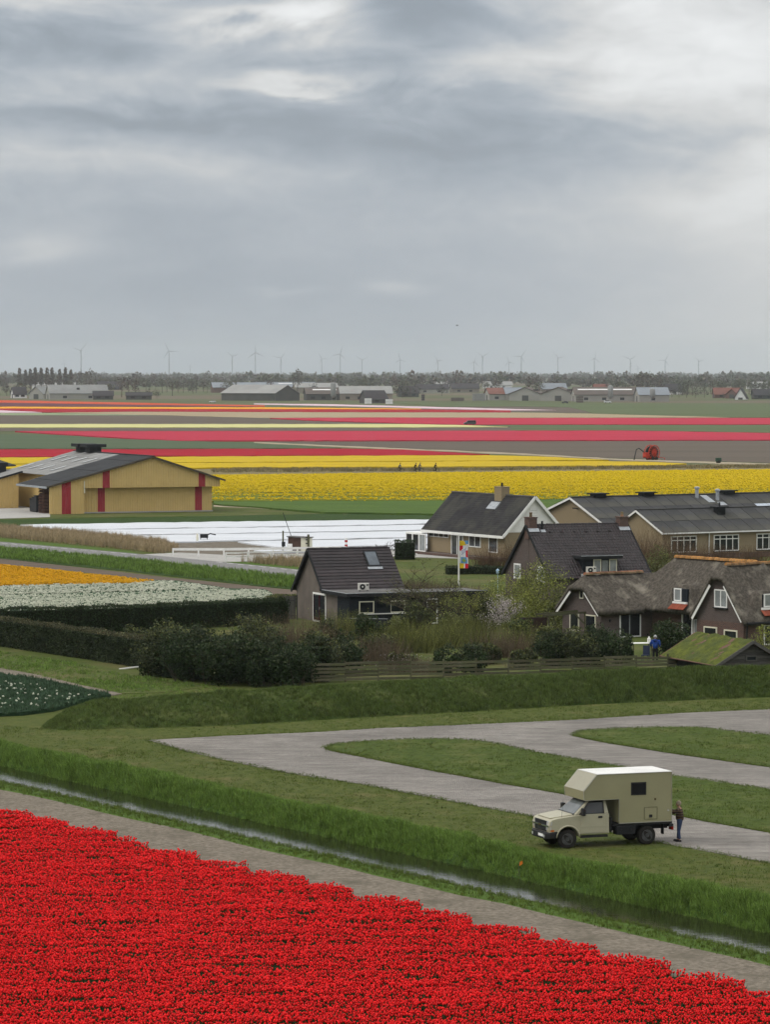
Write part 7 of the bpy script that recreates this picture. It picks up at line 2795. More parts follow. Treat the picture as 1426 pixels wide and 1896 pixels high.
def person(loc, rz, label, top, bottom, hair, pose='stand', shoes='black_cloth', arms=None, hood=None, s=1.0, hat=None, cat='person', lean=0.0):
    """faces local +X; sizes for 1.72 m"""
    T = thing('person', loc, rz, label, cat)
    T.scale = (s, s, s)
    if pose == 'stand':
        hipL, hipR = Vector((0, 0.09, 0.92)), Vector((0, -0.09, 0.92))
        legs = [(hipL, Vector((0.03, 0.11, 0.50)), Vector((-0.03, 0.12, 0.09))), (hipR, Vector((0.06, -0.10, 0.50)), Vector((0.10, -0.11, 0.09)))]
        pel, wst, che, nek, hd = Vector((0, 0, 0.95)), Vector((0, 0, 1.10)), Vector((0.0 + lean, 0, 1.34)), Vector((0.01 + lean, 0, 1.47)), Vector((0.03 + lean * 1.2, 0, 1.60))
    else:                                              # riding a bicycle
        hipL, hipR = Vector((-0.12, 0.09, 0.98)), Vector((-0.12, -0.09, 0.98))
        legs = [(hipL, Vector((0.22, 0.12, 0.80)), Vector((0.06, 0.11, 0.42))), (hipR, Vector((0.26, -0.12, 0.62)), Vector((0.10, -0.11, 0.20)))]
        pel, wst, che, nek, hd = Vector((-0.12, 0, 1.0)), Vector((-0.05, 0, 1.15)), Vector((0.06, 0, 1.38)), Vector((0.12, 0, 1.50)), Vector((0.17, 0, 1.63))
    arms = arms or [(Vector((0.0, 0.20, 1.40)), Vector((-0.02, 0.26, 1.14)), Vector((0.06, 0.25, 0.90))), (Vector((0.0, -0.20, 1.40)), Vector((-0.02, -0.26, 1.14)), Vector((0.06, -0.25, 0.90)))]
    # body under the clothes, one continuous surface with hands and face
    J = [(pel, (0.14, 0.11)), (wst, (0.13, 0.10)), (che, (0.16, 0.11)), (nek, 0.055), (hd + Vector((0, 0, -0.02)), (0.085, 0.09)), (hd + Vector((0, 0, 0.10)), (0.075, 0.085))]
    E = [(0, 1), (1, 2), (2, 3), (3, 4), (4, 5)]
    J.append((hd + Vector((0.105, 0, -0.01)), 0.018))
    E.append((4, 6))
    for hip, kn, an in legs:
        b = len(J)
        J += [(hip + Vector((0, 0, -0.05)), 0.085), (kn, 0.055), (an, 0.038), (an + Vector((0.13, 0, -0.05)), 0.03)]
        E += [(0, b), (b, b + 1), (b + 1, b + 2), (b + 2, b + 3)]
    for sh, el, wr in arms:
        b = len(J)
        d = (wr - el).normalized()
        side = d.cross(Vector((0, 0, 1)))
        side = side.normalized() if side.length > 0.1 else Vector((0, 1, 0))
        J += [(sh, 0.055), (el, 0.042), (wr, 0.028), (wr + d * 0.07, (0.035, 0.018))]
        E += [(2, b), (b, b + 1), (b + 1, b + 2), (b + 2, b + 3)]
        for k, (off, ln_) in enumerate(((-0.03, 0.07), (-0.01, 0.085), (0.01, 0.08), (0.03, 0.06))):
            c = len(J)
            p1 = wr + d * 0.10 + side * off
            J += [(p1 + d * ln_ * 0.5, 0.009), (p1 + d * ln_ * 0.9 + Vector((0, 0, -0.015)), 0.008)]
            E += [(b + 3, c), (c, c + 1)]
        c = len(J)
        J += [(wr + d * 0.05 + Vector((0, 0, 0.035)), 0.011), (wr + d * 0.09 + Vector((0, 0, 0.05)), 0.009)]
        E += [(b + 3, c), (c, c + 1)]
    skin_mesh('body', J, E, M['skin'], T)
    # ears and eyes
    m = MB()
    for sy in (1, -1):
        m.lathe(hd + Vector((0, sy * 0.085, 0)), (0, sy, 0), [(0, 0.03), (0.015, 0.032), (0.02, 0.015)], 8)
    m.build('ears', M['skin'], T)
    m = MB()
    for sy in (1, -1):
        m.lathe(hd + Vector((0.085, sy * 0.032, 0.02)), (1, 0, 0), [(0, 0.012), (0.008, 0.008)], 6)
    m.build('eyes', M['dark_hair'], T)
    # trousers
    J, E = [(pel + Vector((0, 0, 0.13)), (0.165, 0.135)), (pel, (0.175, 0.145))], [(0, 1)]
    for hip, kn, an in legs:
        b = len(J)
        J += [(hip + Vector((0, 0, -0.08)), 0.105), (kn, 0.078), (an + (kn - an) * 0.06, 0.07)]
        E += [(1, b), (b, b + 1), (b + 1, b + 2)]
    skin_mesh('trousers', J, E, bottom, T)
    # top with sleeves
    J, E = [(pel + Vector((0, 0, -0.09)), (0.20, 0.17)), (wst, (0.20, 0.17)), (che, (0.225, 0.175)), (nek + Vector((0, 0, -0.03)), 0.10)], [(0, 1), (1, 2), (2, 3)]
    for sh, el, wr in arms:
        b = len(J)
        J += [(sh, 0.10), (el, 0.078), (el.lerp(wr, 0.92), 0.058)]
        E += [(2, b), (b, b + 1), (b + 1, b + 2)]
    skin_mesh('jacket' if hood else 'sweater', J, E, top, T)
    if hood:
        m = MB()
        m.lathe(nek + Vector((-0.10, 0, -0.10)), (0.2, 0, 1), [(0, 0.06), (0.04, 0.14), (0.12, 0.15), (0.16, 0.06)], 12)
        m.build('hood', top, T, True)
    for hip, kn, an in legs:
        m = MB()
        m.prism([an + Vector((-0.07, y, -0.09)) for y in (-0.045, 0.045)] + [an + Vector((0.17, 0.05, -0.09)), an + Vector((0.20, 0, -0.09)), an + Vector((0.17, -0.05, -0.09))][::1], (0, 0, 0.1))
        m.build('shoe', M[shoes], T, bevel=0.02)
    # hair
    m = MB()
    c = hd + Vector((-0.018, 0, 0.035))
    n = 10
    prof = [(-0.10, 0.06), (-0.06, 0.095), (0.0, 0.108), (0.06, 0.10), (0.10, 0.07), (0.125, 0.02)]
    if hat:
        prof = [(0.0, 0.115), (0.05, 0.115), (0.10, 0.09), (0.14, 0.05), (0.16, 0.03)]
    m.lathe(c, (-0.12, 0, 1), prof, 14)
    m.build('hat' if hat else 'hair', hat or hair, T, True)
    return T


ARM = lambda a, b, c: (Vector(a), Vector(b), Vector(c))
p = AT(1258.5, 1563, 149.0)
person((p.x + 0.02, 149.0, 0.0), R(163), 'person in striped sweater and jeans standing behind the camper, arms raised to it', striped_mat(), M['denim'], M['grey_hair'],
       arms=[ARM((0.03, 0.20, 1.40), (0.22, 0.25, 1.24), (0.42, 0.16, 1.42)), ARM((0.03, -0.20, 1.40), (0.22, -0.26, 1.22), (0.40, -0.14, 1.36))], lean=0.03)
p = AT(1214, 1210, 241.0)
person((p.x, 241.0, 0.02), R(75), 'person in blue jacket and grey hat seen from behind in the garden', M['blue_cloth'], M['black_cloth'], M['dark_hair'],
       arms=[ARM((0.02, 0.22, 1.40), (-0.02, 0.30, 1.16), (0.20, 0.26, 1.02)), ARM((0.02, -0.22, 1.40), (-0.02, -0.30, 1.16), (0.20, -0.24, 1.02))], hood=True, hat=M['grey_knit'], s=1.06)


def bicycle(loc, rz, label):
    T = thing('bicycle', loc, rz, label, 'bicycle')
    for x in (-0.55, 0.55):
        m = MB()
        m.tube([(0.34 * math.cos(a), 0, 0.34 * math.sin(a)) for a in np.linspace(0, 2 * math.pi, 21)], 0.028, 5, 0, False)
        w = m.build('wheel', M['rubber'], T)
        w.location = (x, 0, 0.36)
        m = MB()
        for k in range(6):
            a = k * math.pi / 6
            m.bar((0.33 * math.cos(a), 0, 0.33 * math.sin(a)), (-0.33 * math.cos(a), 0, -0.33 * math.sin(a)), 0.006)
        m.build('spokes', M['chrome'], w)
    m = MB()
    for a, b in (((-0.55, 0, 0.36), (-0.1, 0, 0.30)), ((-0.1, 0, 0.30), (-0.2, 0, 0.82)), ((-0.55, 0, 0.36), (-0.18, 0, 0.7)), ((-0.1, 0, 0.30), (0.38, 0, 0.80)), ((-0.18, 0, 0.72), (0.36, 0, 0.86)), ((0.55, 0, 0.36), (0.36, 0, 0.95))):
        m.tube([a, b], 0.02, 6)
    m.build('frame', M['dark_metal'], T)
    m = MB()
    m.tube([(0.20, -0.28, 1.03), (0.35, -0.2, 1.06), (0.36, 0, 0.97), (0.35, 0.2, 1.06), (0.20, 0.28, 1.03)], 0.015, 6)
    m.build('handlebar', M['dark_metal'], T)
    m = MB()
    m.prism([(-0.34, -0.09, 0.84), (-0.34, 0.09, 0.84), (-0.05, 0.03, 0.86), (-0.05, -0.03, 0.86)], (0, 0, 0.05))
    m.build('saddle', M['black_plastic'], T, bevel=0.015)
    m = MB()
    m.lathe((-0.1, -0.05, 0.30), (0, 1, 0), [(0, 0.09), (0.02, 0.09)], 12)
    m.bar((-0.1, 0.1, 0.30), (-0.1 + 0.16, 0.1, 0.36), 0.03)
    m.bar((-0.1, -0.1, 0.30), (-0.1 + 0.18, -0.1, 0.16), 0.03)
    m.build('cranks', M['dark_metal'], T)


RID = [(740, 698, M['black_cloth'], mat('slate anorak', (0.10, 0.13, 0.20)), 'leftmost cyclist, in a slate blue jacket, riding past the yellow field', 'leftmost of the four bicycles on the path between the yellow fields'),
       (769, 698, M['black_cloth'], M['black_cloth'], 'second cyclist from the left, dressed in black', 'second bicycle from the left on the path'),
       (777, 701, M['denim'], mat('grey anorak', (0.12, 0.12, 0.13)), 'third cyclist from the left, in grey, half hidden beside another', 'third bicycle from the left on the path, close beside another'),
       (806, 698, M['black_cloth'], mat('black coat', (0.02, 0.02, 0.022)), 'rightmost cyclist, in a black coat', 'rightmost of the four bicycles on the path')]
for px, d, bt, tp, lb, lb2 in RID:
    q = Vector(((px - CX) / F_PX * d, d, 0.07))
    bicycle(q, R(6), lb2)
    person(q + Vector((0, 0, 0.02)), R(6), lb, tp, bt, M['dark_hair'], pose='ride',
           arms=[ARM((0.08, 0.18, 1.42), (0.20, 0.24, 1.22), (0.32, 0.24, 1.08)), ARM((0.08, -0.18, 1.42), (0.20, -0.24, 1.22), (0.32, -0.24, 1.08))])


# ================================================================== flag, marker, boards, bird
def flagpole():
    d = 322.0
    p = place(850, d)
    T = thing('flagpole', p, 0, 'white flagpole standing in the garden', 'flagpole')
    m = MB()
    m.tube([(0, 0, 0), (0, 0, 5.0)], [0.075, 0.055], 10)
    m.build('pole', M['white'], T)
    m = MB()
    m.lathe((0, 0, 5.0), (0, 0, 1), [(0, 0.06), (0.06, 0.08), (0.1, 0.02)], 10)
    m.build('finial', M['white'], T)
    z1, z0, w = 4.45, 1.95, 0.78
    F = thing('flag', p + Vector((0.09, 0, z0)), 0, 'tall white banner flag with yellow, red and blue patches', 'flag')
    nx, nz = 8, 22
    wave = lambda u, v: 0.10 * math.sin(u * 5 + v * 3.0) * u + 0.03 * math.sin(v * 11)
    pos = lambda u, v: Vector((u * w * (0.96 + 0.05 * math.sin(v * 9)), wave(u, v), v * (z1 - z0) - 0.05 * u * math.sin(v * 6)))
    me = bpy.data.meshes.new('cloth')
    vs = [tuple(pos(i / nx, j / nz)) for j in range(nz + 1) for i in range(nx + 1)]
    fs = [(j * (nx + 1) + i, j * (nx + 1) + i + 1, (j + 1) * (nx + 1) + i + 1, (j + 1) * (nx + 1) + i) for j in range(nz) for i in range(nx)]
    me.from_pydata(vs, [], fs)
    cols = [mat('flag white', (0.74, 0.74, 0.76), rough=0.8), mat('flag yellow', (0.72, 0.50, 0.03), rough=0.8), mat('flag red', (0.60, 0.03, 0.05), rough=0.8),
            mat('flag blue', (0.14, 0.33, 0.58), rough=0.8), mat('flag green', (0.30, 0.42, 0.10), rough=0.8)]
    mi = []
    for j in range(nz):
        for i in range(nx):
            u, v = (i + 0.5) / nx, (j + 0.5) / nz
            q = 0
            if v > 0.82 and u + (v - 0.82) * 1.5 < 0.75:
                q = 1
            elif v > 0.86:
                q = 3
            elif v > 0.60 and u < 0.35 and v - 0.6 > u * 0.3:
                q = 2
            elif 0.42 < v < 0.62 and u > 0.72:
                q = 2
            elif 0.20 < v < 0.40 and 0.15 < u < 0.85:
                q = 3 if (u - 0.5) ** 2 * 9 + (v - 0.30) ** 2 * 110 > 0.4 else 4
            elif v < 0.17 and u < 0.5:
                q = 1
            elif v < 0.20 and u > 0.58:
                q = 2
            mi.append(q)
    me.polygons.foreach_set('material_index', mi)
    link_mesh('cloth', me, cols, F, True)
    blue = mat('flag lettering', (0.04, 0.07, 0.30), rough=0.8)
    for k in range(3):                                    # three slanting lines of small print
        m = MB()
        for c in range(5):
            u0, v0 = 0.22 + c * 0.11, 0.60 - k * 0.055 + c * 0.026
            a, b = pos(u0, v0) + Vector((0, -0.012, 0)), pos(u0 + 0.075, v0 + 0.018) + Vector((0, -0.012, 0))
            m.bar(a, b, 0.006, 0.05)
        m.build('print_line', blue, F)


flagpole()
p = NT(81.9, -132, -0.3)
_d = 688 + 0
p = G(960, 1622, -0.3)
t = thing('marker_flag', p, R(15), 'small orange marker flag on a stick in the ditch bank', 'marker')
m = MB()
m.tube([(0, 0, 0), (0.05, 0, 0.55)], 0.01, 5)
m.build('stick', M['timber'], t)
m = MB()
m.quad((0.045, 0, 0.40), (0.20, 0.03, 0.48), (0.19, 0.05, 0.60), (0.05, 0, 0.55))
m.build('flag', mat('orange marker', (0.75, 0.22, 0.03)), t)

p = AT(222, 1234, 236.5)
t = MB()
t.box(-0.65, 0.65, -0.10, 0.10, 0.0, 0.07)
o = t.build('white_board', M['white'])
o.location = (AT(238, 1234, 236.0).x, 236.0, 0.05)
o.rotation_euler = (0, R(-6), R(14))
tag(o, 'white board lying at the foot of the clipped hedge', 'board')

m = MB()
m.lathe((0, 0, 0), (0, 0, 1), [(0, 0.04), (0.08, 0.14), (0.2, 0.12), (0.32, 0.16), (0.42, 0.08), (0.46, 0.02)], 6)
m.tube([(0, 0, -2.2), (0, 0, 0.02)], 0.015, 5)
o = m.build('blue_ornament', mat('light blue plastic', (0.22, 0.42, 0.62), (0.45, 0.52, 0.58), scale=9, rough=0.5), smooth=True)
o.location = AT(922, 1063, 300.0)
tag(o, 'light blue ornament on a thin stick above the pale green bush', 'ornament')

b = thing('bird', AT(847, 602.5, 620.0), R(20), 'small dark bird flying in the grey sky', 'bird')
m = MB()
m.lathe((-0.22, 0, 0), (1, 0, 0), [(0, 0.01), (0.1, 0.05), (0.25, 0.06), (0.38, 0.04), (0.45, 0.015)], 8)
m.build('body', M['black_cloth'], b, True)
for s in (1, -1):
    m = MB()
    m.prism([(0.1, 0, 0.03), (-0.06, 0, 0.03), (-0.10, s * 0.22, 0.10), (-0.12, s * 0.42, 0.04), (0.02, s * 0.25, 0.11)], (0, 0, 0.008))
    m.build('wing', M['black_cloth'], b)


# small dark pump by the plastic sheets
p = G(378, 1001.5)
t = thing('field_pump', p, R(5), 'small dark pump with a spout at the edge of the white sheets', 'pump')
m = MB()
m.box(-0.5, 0.45, -0.25, 0.25, 0.35, 0.8)
m.build('engine', M['dark_metal'], t, bevel=0.04)
m = MB()
m.tube([(0.3, 0, 0.7), (0.7, 0, 0.85), (1.35, 0, 0.72)], 0.07, 8)
m.build('spout', M['dark_metal'], t)
for x in (-0.4, 0.3):
    for y in (-0.2, 0.2):
        m = MB()
        m.bar((x, y, 0.4), (x + (-0.1 if x < 0 else 0.1), y, 0), 0.07)
        m.build('leg', M['dark_metal'], t)
p = G(365, 1004)
t = MB()
t.lathe((0, 0, 0), (0, 0, 1), [(0, 0.12), (0.7, 0.14), (0.75, 0.10), (0.95, 0.11), (1.0, 0.03)], 10)
o = t.build('pale_post', M['cream'])
o.location = p
tag(o, 'short pale post beside the small dark pump', 'post')


# ================================================================== hose reel and pump in the far field
def hose_reel():
    red = mat('red machine paint', (0.50, 0.055, 0.03), (0.40, 0.045, 0.028), scale=1.5, rough=0.5)
    hose = mat('black hose', (0.02, 0.021, 0.022), rough=0.6)
    p = G(1208, 852)
    T = thing('hose_reel', p, R(38), 'red irrigation hose reel standing on the sandy track', 'machine')
    for y in (-0.75, 0.75):
        m = MB()
        m.tube([(1.6 * math.cos(a), y, 1.75 + 1.6 * math.sin(a)) for a in np.linspace(0, 2 * math.pi, 33)], 0.10, 6, 0, False)
        for k in range(8):
            a = k * math.pi / 8
            m.bar((1.55 * math.cos(a), y, 1.75 + 1.55 * math.sin(a)), (-1.55 * math.cos(a), y, 1.75 - 1.55 * math.sin(a)), 0.07, 0.12, up=(0, 1, 0))
        m.lathe((0, y - 0.05, 1.75), (0, 1, 0), [(0, 0.35), (0.1, 0.35)], 16)
        m.build('reel_rim', red, T)
        m = MB()
        m.lathe((0, y - 0.02, 1.75), (0, 1, 0), [(0, 0.75), (0.04, 0.75)], 24)
        m.build('reel_disc', red, T)
    m = MB()
    m.lathe((0, -0.7, 1.75), (0, 1, 0), [(0, 1.3)] + [(0.06 + 0.127 * k + o_, 1.36 if o_ < 0.06 else 1.28) for k in range(10) for o_ in (0.0, 0.064)] + [(1.4, 1.3)], 32)
    m.build('hose_coil', hose, T)
    m = MB()
    m.box(-2.2, 1.9, -0.65, -0.5, 0.55, 0.75)
    m.box(-2.2, 1.9, 0.5, 0.65, 0.55, 0.75)
    m.box(-0.2, 0.2, -0.95, 0.95, 0.55, 0.72)
    m.build('chassis', red, T)
    for y in (-0.92, 0.92):
        m = MB()
        m.bar((-0.5, y, 0.7), (0, y, 1.75), 0.12)
        m.bar((0.5, y, 0.7), (0, y, 1.75), 0.12)
        m.build('bearing_frame', red, T)
        for x in (-0.5, 0.5):
            m = MB()
            m.lathe((x, y - 0.13, 0.42), (0, 1, 0), [(0, 0.25), (0.02, 0.42), (0.24, 0.42), (0.26, 0.25)], 18)
            m.build('wheel', M['rubber'], T)
    m = MB()
    m.box(-2.3, -1.35, -0.55, 0.55, 0.76, 1.75)
    m.build('engine_cover', red, T, bevel=0.06)
    m = MB()
    m.bar((1.9, 0, 0.65), (4.0, 0, 0.4), 0.1)
    m.bar((3.9, 0, 0.4), (3.9, 0, 0.0), 0.08)
    m.build('drawbar', red, T)
    m = MB()
    m.tube([(-1.2, 0.1, 0.9), (-2.4, 0.1, 1.9), (-3.8, 0.1, 2.7), (-4.6, 0.1, 2.45), (-4.9, 0.1, 1.5), (-5.3, 0.1, 0.0)], 0.11, 8)
    m.build('hose_arm', hose, T, True)


hose_reel()
p = G(1332, 858)
t = thing('water_pump', p, R(15), 'small green pump set on wheels right of the red hose reel', 'machine')
gm = mat('green pump paint', (0.045, 0.085, 0.06), rough=0.5)
m = MB()
m.box(-0.7, 0.5, -0.4, 0.4, 0.4, 1.2)
m.build('engine_box', gm, t, bevel=0.08)
m = MB()
m.bar((0.5, 0, 0.5), (1.8, 0, 0.35), 0.08)
m.build('drawbar', gm, t)
for y in (-0.5, 0.5):
    m = MB()
    m.lathe((-0.1, y - 0.08, 0.35), (0, 1, 0), [(0, 0.2), (0.02, 0.35), (0.14, 0.35), (0.16, 0.2)], 14)
    m.build('wheel', M['rubber'], t)


def car(loc, rz, label, paint, van=False, name='car', cat='car'):
    T = thing(name, loc, rz, label, cat)
    if van:
        prof = [(2.2, 0.45), (2.25, 0.85), (1.95, 1.08), (1.25, 1.22), (0.65, 1.85), (-2.15, 1.88), (-2.3, 1.1), (-2.28, 0.45)]
        glass = [(1.18, 1.25), (0.66, 1.76), (-1.9, 1.78), (-1.95, 1.25)]
    else:
        prof = [(2.1, 0.4), (2.15, 0.7), (1.7, 0.9), (0.9, 1.0), (0.25, 1.42), (-1.15, 1.44), (-1.9, 1.02), (-2.15, 0.95), (-2.15, 0.4)]
        glass = [(0.75, 1.03), (0.25, 1.36), (-1.1, 1.38), (-1.6, 1.03)]
    m = MB()
    m.prism([(x, -0.85, z) for x, z in prof], (0, 1.7, 0))
    m.build('body', paint, T, bevel=0.1)
    for s in (1, -1):
        m = MB()
        m.prism([(x, s * 0.852, z) for x, z in glass], (0, s * 0.01, 0))
        m.build('side_windows', M['car_glass'], T)
        for x in (1.35, -1.35):
            m = MB()
            m.lathe((x, s * 0.78 - 0.1, 0.33), (0, 1, 0), [(0, 0.2), (0.02, 0.33), (0.18, 0.33), (0.2, 0.2)], 16)
            w = m.build('wheel', M['rubber'], T)
            m = MB()
            m.lathe((x, s * 0.89, 0.33), (0, s, 0), [(0, 0.18), (0.02, 0.15)], 12)
            m.build('rim', M['rim_grey'], w)
        m = MB()
        m.box(2.1 if not van else 2.18, 2.18 if not van else 2.27, min(s * 0.5, s * 0.8), max(s * 0.5, s * 0.8), 0.66, 0.8)
        m.build('headlight', M['lamp_clear'], T)
    m = MB()
    a = 0.05
    if van:
        m.slab((1.27, -0.75, 1.24), (1.27, 0.75, 1.24), (0.70, 0.7, 1.82), (0.70, -0.7, 1.82), 0.02)
    else:
        m.slab((0.93, -0.72, 1.01), (0.93, 0.72, 1.01), (0.29, 0.66, 1.42), (0.29, -0.66, 1.42), 0.02)
    m.build('windscreen', M['car_glass'], T)
    return T


car(G(870, 787.5), R(190), 'dark grey van driving behind the farther pink tulip band', mat('dark grey car paint', (0.05, 0.058, 0.066), rough=0.35, spec=0.4), True, 'van', 'van')
car(G(393, 745.8), R(185), 'white car on the far road left of the farm barns', mat('white car paint', (0.75, 0.76, 0.78), rough=0.35, spec=0.4))
car(G(1126, 746.5), R(4), 'small white van beside the long grey farm barn', bpy.data.materials['white car paint'], True, 'van', 'van')
car(G(1047, 747), R(170), 'dark car parked before the double gabled far barn', bpy.data.materials['dark grey car paint'])
# ================================================================== far farms
M['f_grey'] = mat('far grey roof', (0.26, 0.265, 0.255), (0.20, 0.205, 0.20), scale=0.08, detail=7)
M['f_pale'] = mat('far pale roof', (0.31, 0.31, 0.295), (0.25, 0.25, 0.24), scale=0.08, detail=7)
M['f_blue'] = mat('far blue grey roof', (0.24, 0.265, 0.29), (0.20, 0.22, 0.24), scale=0.08, detail=7)
M['f_brown'] = mat('far brown roof', (0.135, 0.115, 0.10), (0.105, 0.09, 0.08), scale=0.08, detail=7)
M['f_dark'] = mat('far dark roof', (0.06, 0.058, 0.06), (0.045, 0.044, 0.046), scale=0.1)
M['f_red'] = mat('far red roof', (0.20, 0.095, 0.075), (0.155, 0.075, 0.06), scale=0.2)
M['f_wall'] = mat('far pale wall', (0.36, 0.35, 0.315), (0.29, 0.285, 0.26), scale=0.1)
M['f_wall_tan'] = mat('far tan wall', (0.26, 0.235, 0.19), (0.21, 0.19, 0.155), scale=0.1)
M['f_wall_brick'] = mat('far brick wall', (0.17, 0.105, 0.085), (0.135, 0.085, 0.07), scale=0.1)
M['f_wall_dark'] = mat('far dark wall', (0.085, 0.09, 0.085), (0.06, 0.064, 0.06), scale=0.1)
M['f_white'] = mat('far white', (0.75, 0.75, 0.74), (0.66, 0.66, 0.65), scale=0.1)


def fbarn(px, py, L, W, ze, zr, rot, wall, roof, label, name='barn', cat='barn', openings=3, vents=0, strip=None):
    """gabled building: ridge along local x, its near gable end at local x = 0"""
    p = G(px, py)
    T = thing(name, (p.x, p.y, 0.0), R(rot), label, cat)
    m = MB()
    m.prism([(0, -W / 2, 0), (0, W / 2, 0), (0, W / 2, ze), (0, 0, zr - 0.2), (0, -W / 2, ze)], (L, 0, 0))
    m.build('wall', M[wall], T)
    o = 0.6
    sl = (zr - ze) / (W / 2)
    for s in (1, -1):
        m = MB()
        m.slab((-o, s * (W / 2 + o), ze - sl * o + 0.15), (L + o, s * (W / 2 + o), ze - sl * o + 0.15), (L + o, 0, zr + 0.1), (-o, 0, zr + 0.1), 0.25)
        m.build('roof_slope', M[roof], T)
    for k in range(openings):
        x = L * (k + 0.6) / (openings + 0.3)
        m = MB()
        m.box(x - 1.4, x + 1.4, -W / 2 - 0.06, -W / 2 + 0.2, 0.9, min(ze - 0.6, 2.6))
        m.build('window', M['glass'], T)
    m = MB()
    m.box(-0.07, 0.1, -min(2.2, W * 0.2), min(2.2, W * 0.2), 0, min(ze, 3.6))
    m.build('door', M['f_wall_dark'], T)
    for k in range(vents):
        x = L * (k + 0.5) / vents
        m = MB()
        m.box(x - 1, x + 1, -W * 0.26 - 0.7, -W * 0.26 + 0.7, zr - sl * W * 0.26 - 0.3, zr - sl * W * 0.26 + 1.1)
        m.build('roof_vent', M['f_dark'], T)
    if strip:
        m = MB()
        a, b = strip
        y = -W * 0.12
        m.slab((L * a, y - 1.6, zr - sl * (W * 0.12 + 1.6) + 0.2), (L * b, y - 1.6, zr - sl * (W * 0.12 + 1.6) + 0.2), (L * b, y, zr - sl * W * 0.12 + 0.2), (L * a, y, zr - sl * W * 0.12 + 0.2), 0.2)
        m.build('roof_light', M['f_white'], T)
    return T


FB = [
    # px, py of the near gable foot, L, W, eave, ridge, rot
    (66, 739, 24, 13, 4.0, 9.0, 58, 'f_wall', 'f_grey', 'grey farm barn leftmost of the pair at the far left', 1, 0, None),
    (88, 739.5, 42, 17, 4.5, 10.2, 14, 'f_wall', 'f_grey', 'long grey green farm barn at the far left', 2, 1, None),
    (392, 727, 62, 26, 5.0, 9.5, 8, 'f_wall_brick', 'f_blue', 'far brick barn with pale blue roof, left of the farm', 2, 0, None),
    (470, 726, 60, 24, 5.0, 9.5, 10, 'f_wall_brick', 'f_blue', 'far brick barn with pale blue roof, behind the beige gable', 2, 0, (0.1, 0.8)),
    (545, 727, 40, 22, 5.0, 9.0, 8, 'f_wall_tan', 'f_pale', 'pale roofed barn behind the long farm shed', 2, 0, None),
    (532, 742, 48, 26, 5.0, 10.5, 142, 'f_wall_dark', 'f_pale', 'beige barn with a broad dark gable in the middle of the farm', 3, 0, None),
    (565, 741, 24, 18, 4.5, 8.5, 8, 'f_wall_dark', 'f_brown', 'brown roofed shed linking the farm barns', 3, 0, (0.2, 0.9)),
    (628, 741, 36, 20, 4.8, 9.6, 6, 'f_wall_tan', 'f_pale', 'long farm barn with pale sheet roof', 4, 0, None),
    (673, 746.5, 14, 13, 2.6, 7.8, 24, 'f_wall_dark', 'f_dark', 'small dark hipped farmhouse in front of the pale roofed barn', 1, 0, None),
    (902, 741, 20, 17, 4.5, 8.4, 10, 'f_wall', 'f_red', 'barn with rusty red roof end right of the middle', 2, 0, None),
    (934, 741, 12, 16, 4.5, 8.6, 8, 'f_wall', 'f_blue', 'short pale roofed barn joined to the rusty one', 1, 0, None),
    (973, 742, 26, 22, 4.6, 9.0, 80, 'f_wall', 'f_brown', 'left gable of the double brown barn', 1, 3, None),
    (1034, 742.5, 26, 24, 4.6, 9.2, 80, 'f_wall', 'f_brown', 'right gable of the double brown barn', 1, 3, None),
    (1062, 743, 52, 22, 4.6, 9.2, 4, 'f_wall', 'f_brown', 'long brown roofed barn right of the double gable', 4, 0, (0.05, 0.75)),
    (1180, 743.5, 20, 22, 4.6, 9.2, 4, 'f_wall', 'f_blue', 'pale blue roofed end of the long farm barn', 1, 0, None),
]
for px, py, L, W, ze, zr, rot, wl_, rf, lb, op, vt, st_ in FB:
    fbarn(px, py, L, W, ze, zr, rot, wl_, rf, lb, openings=op, vents=vt, strip=st_)
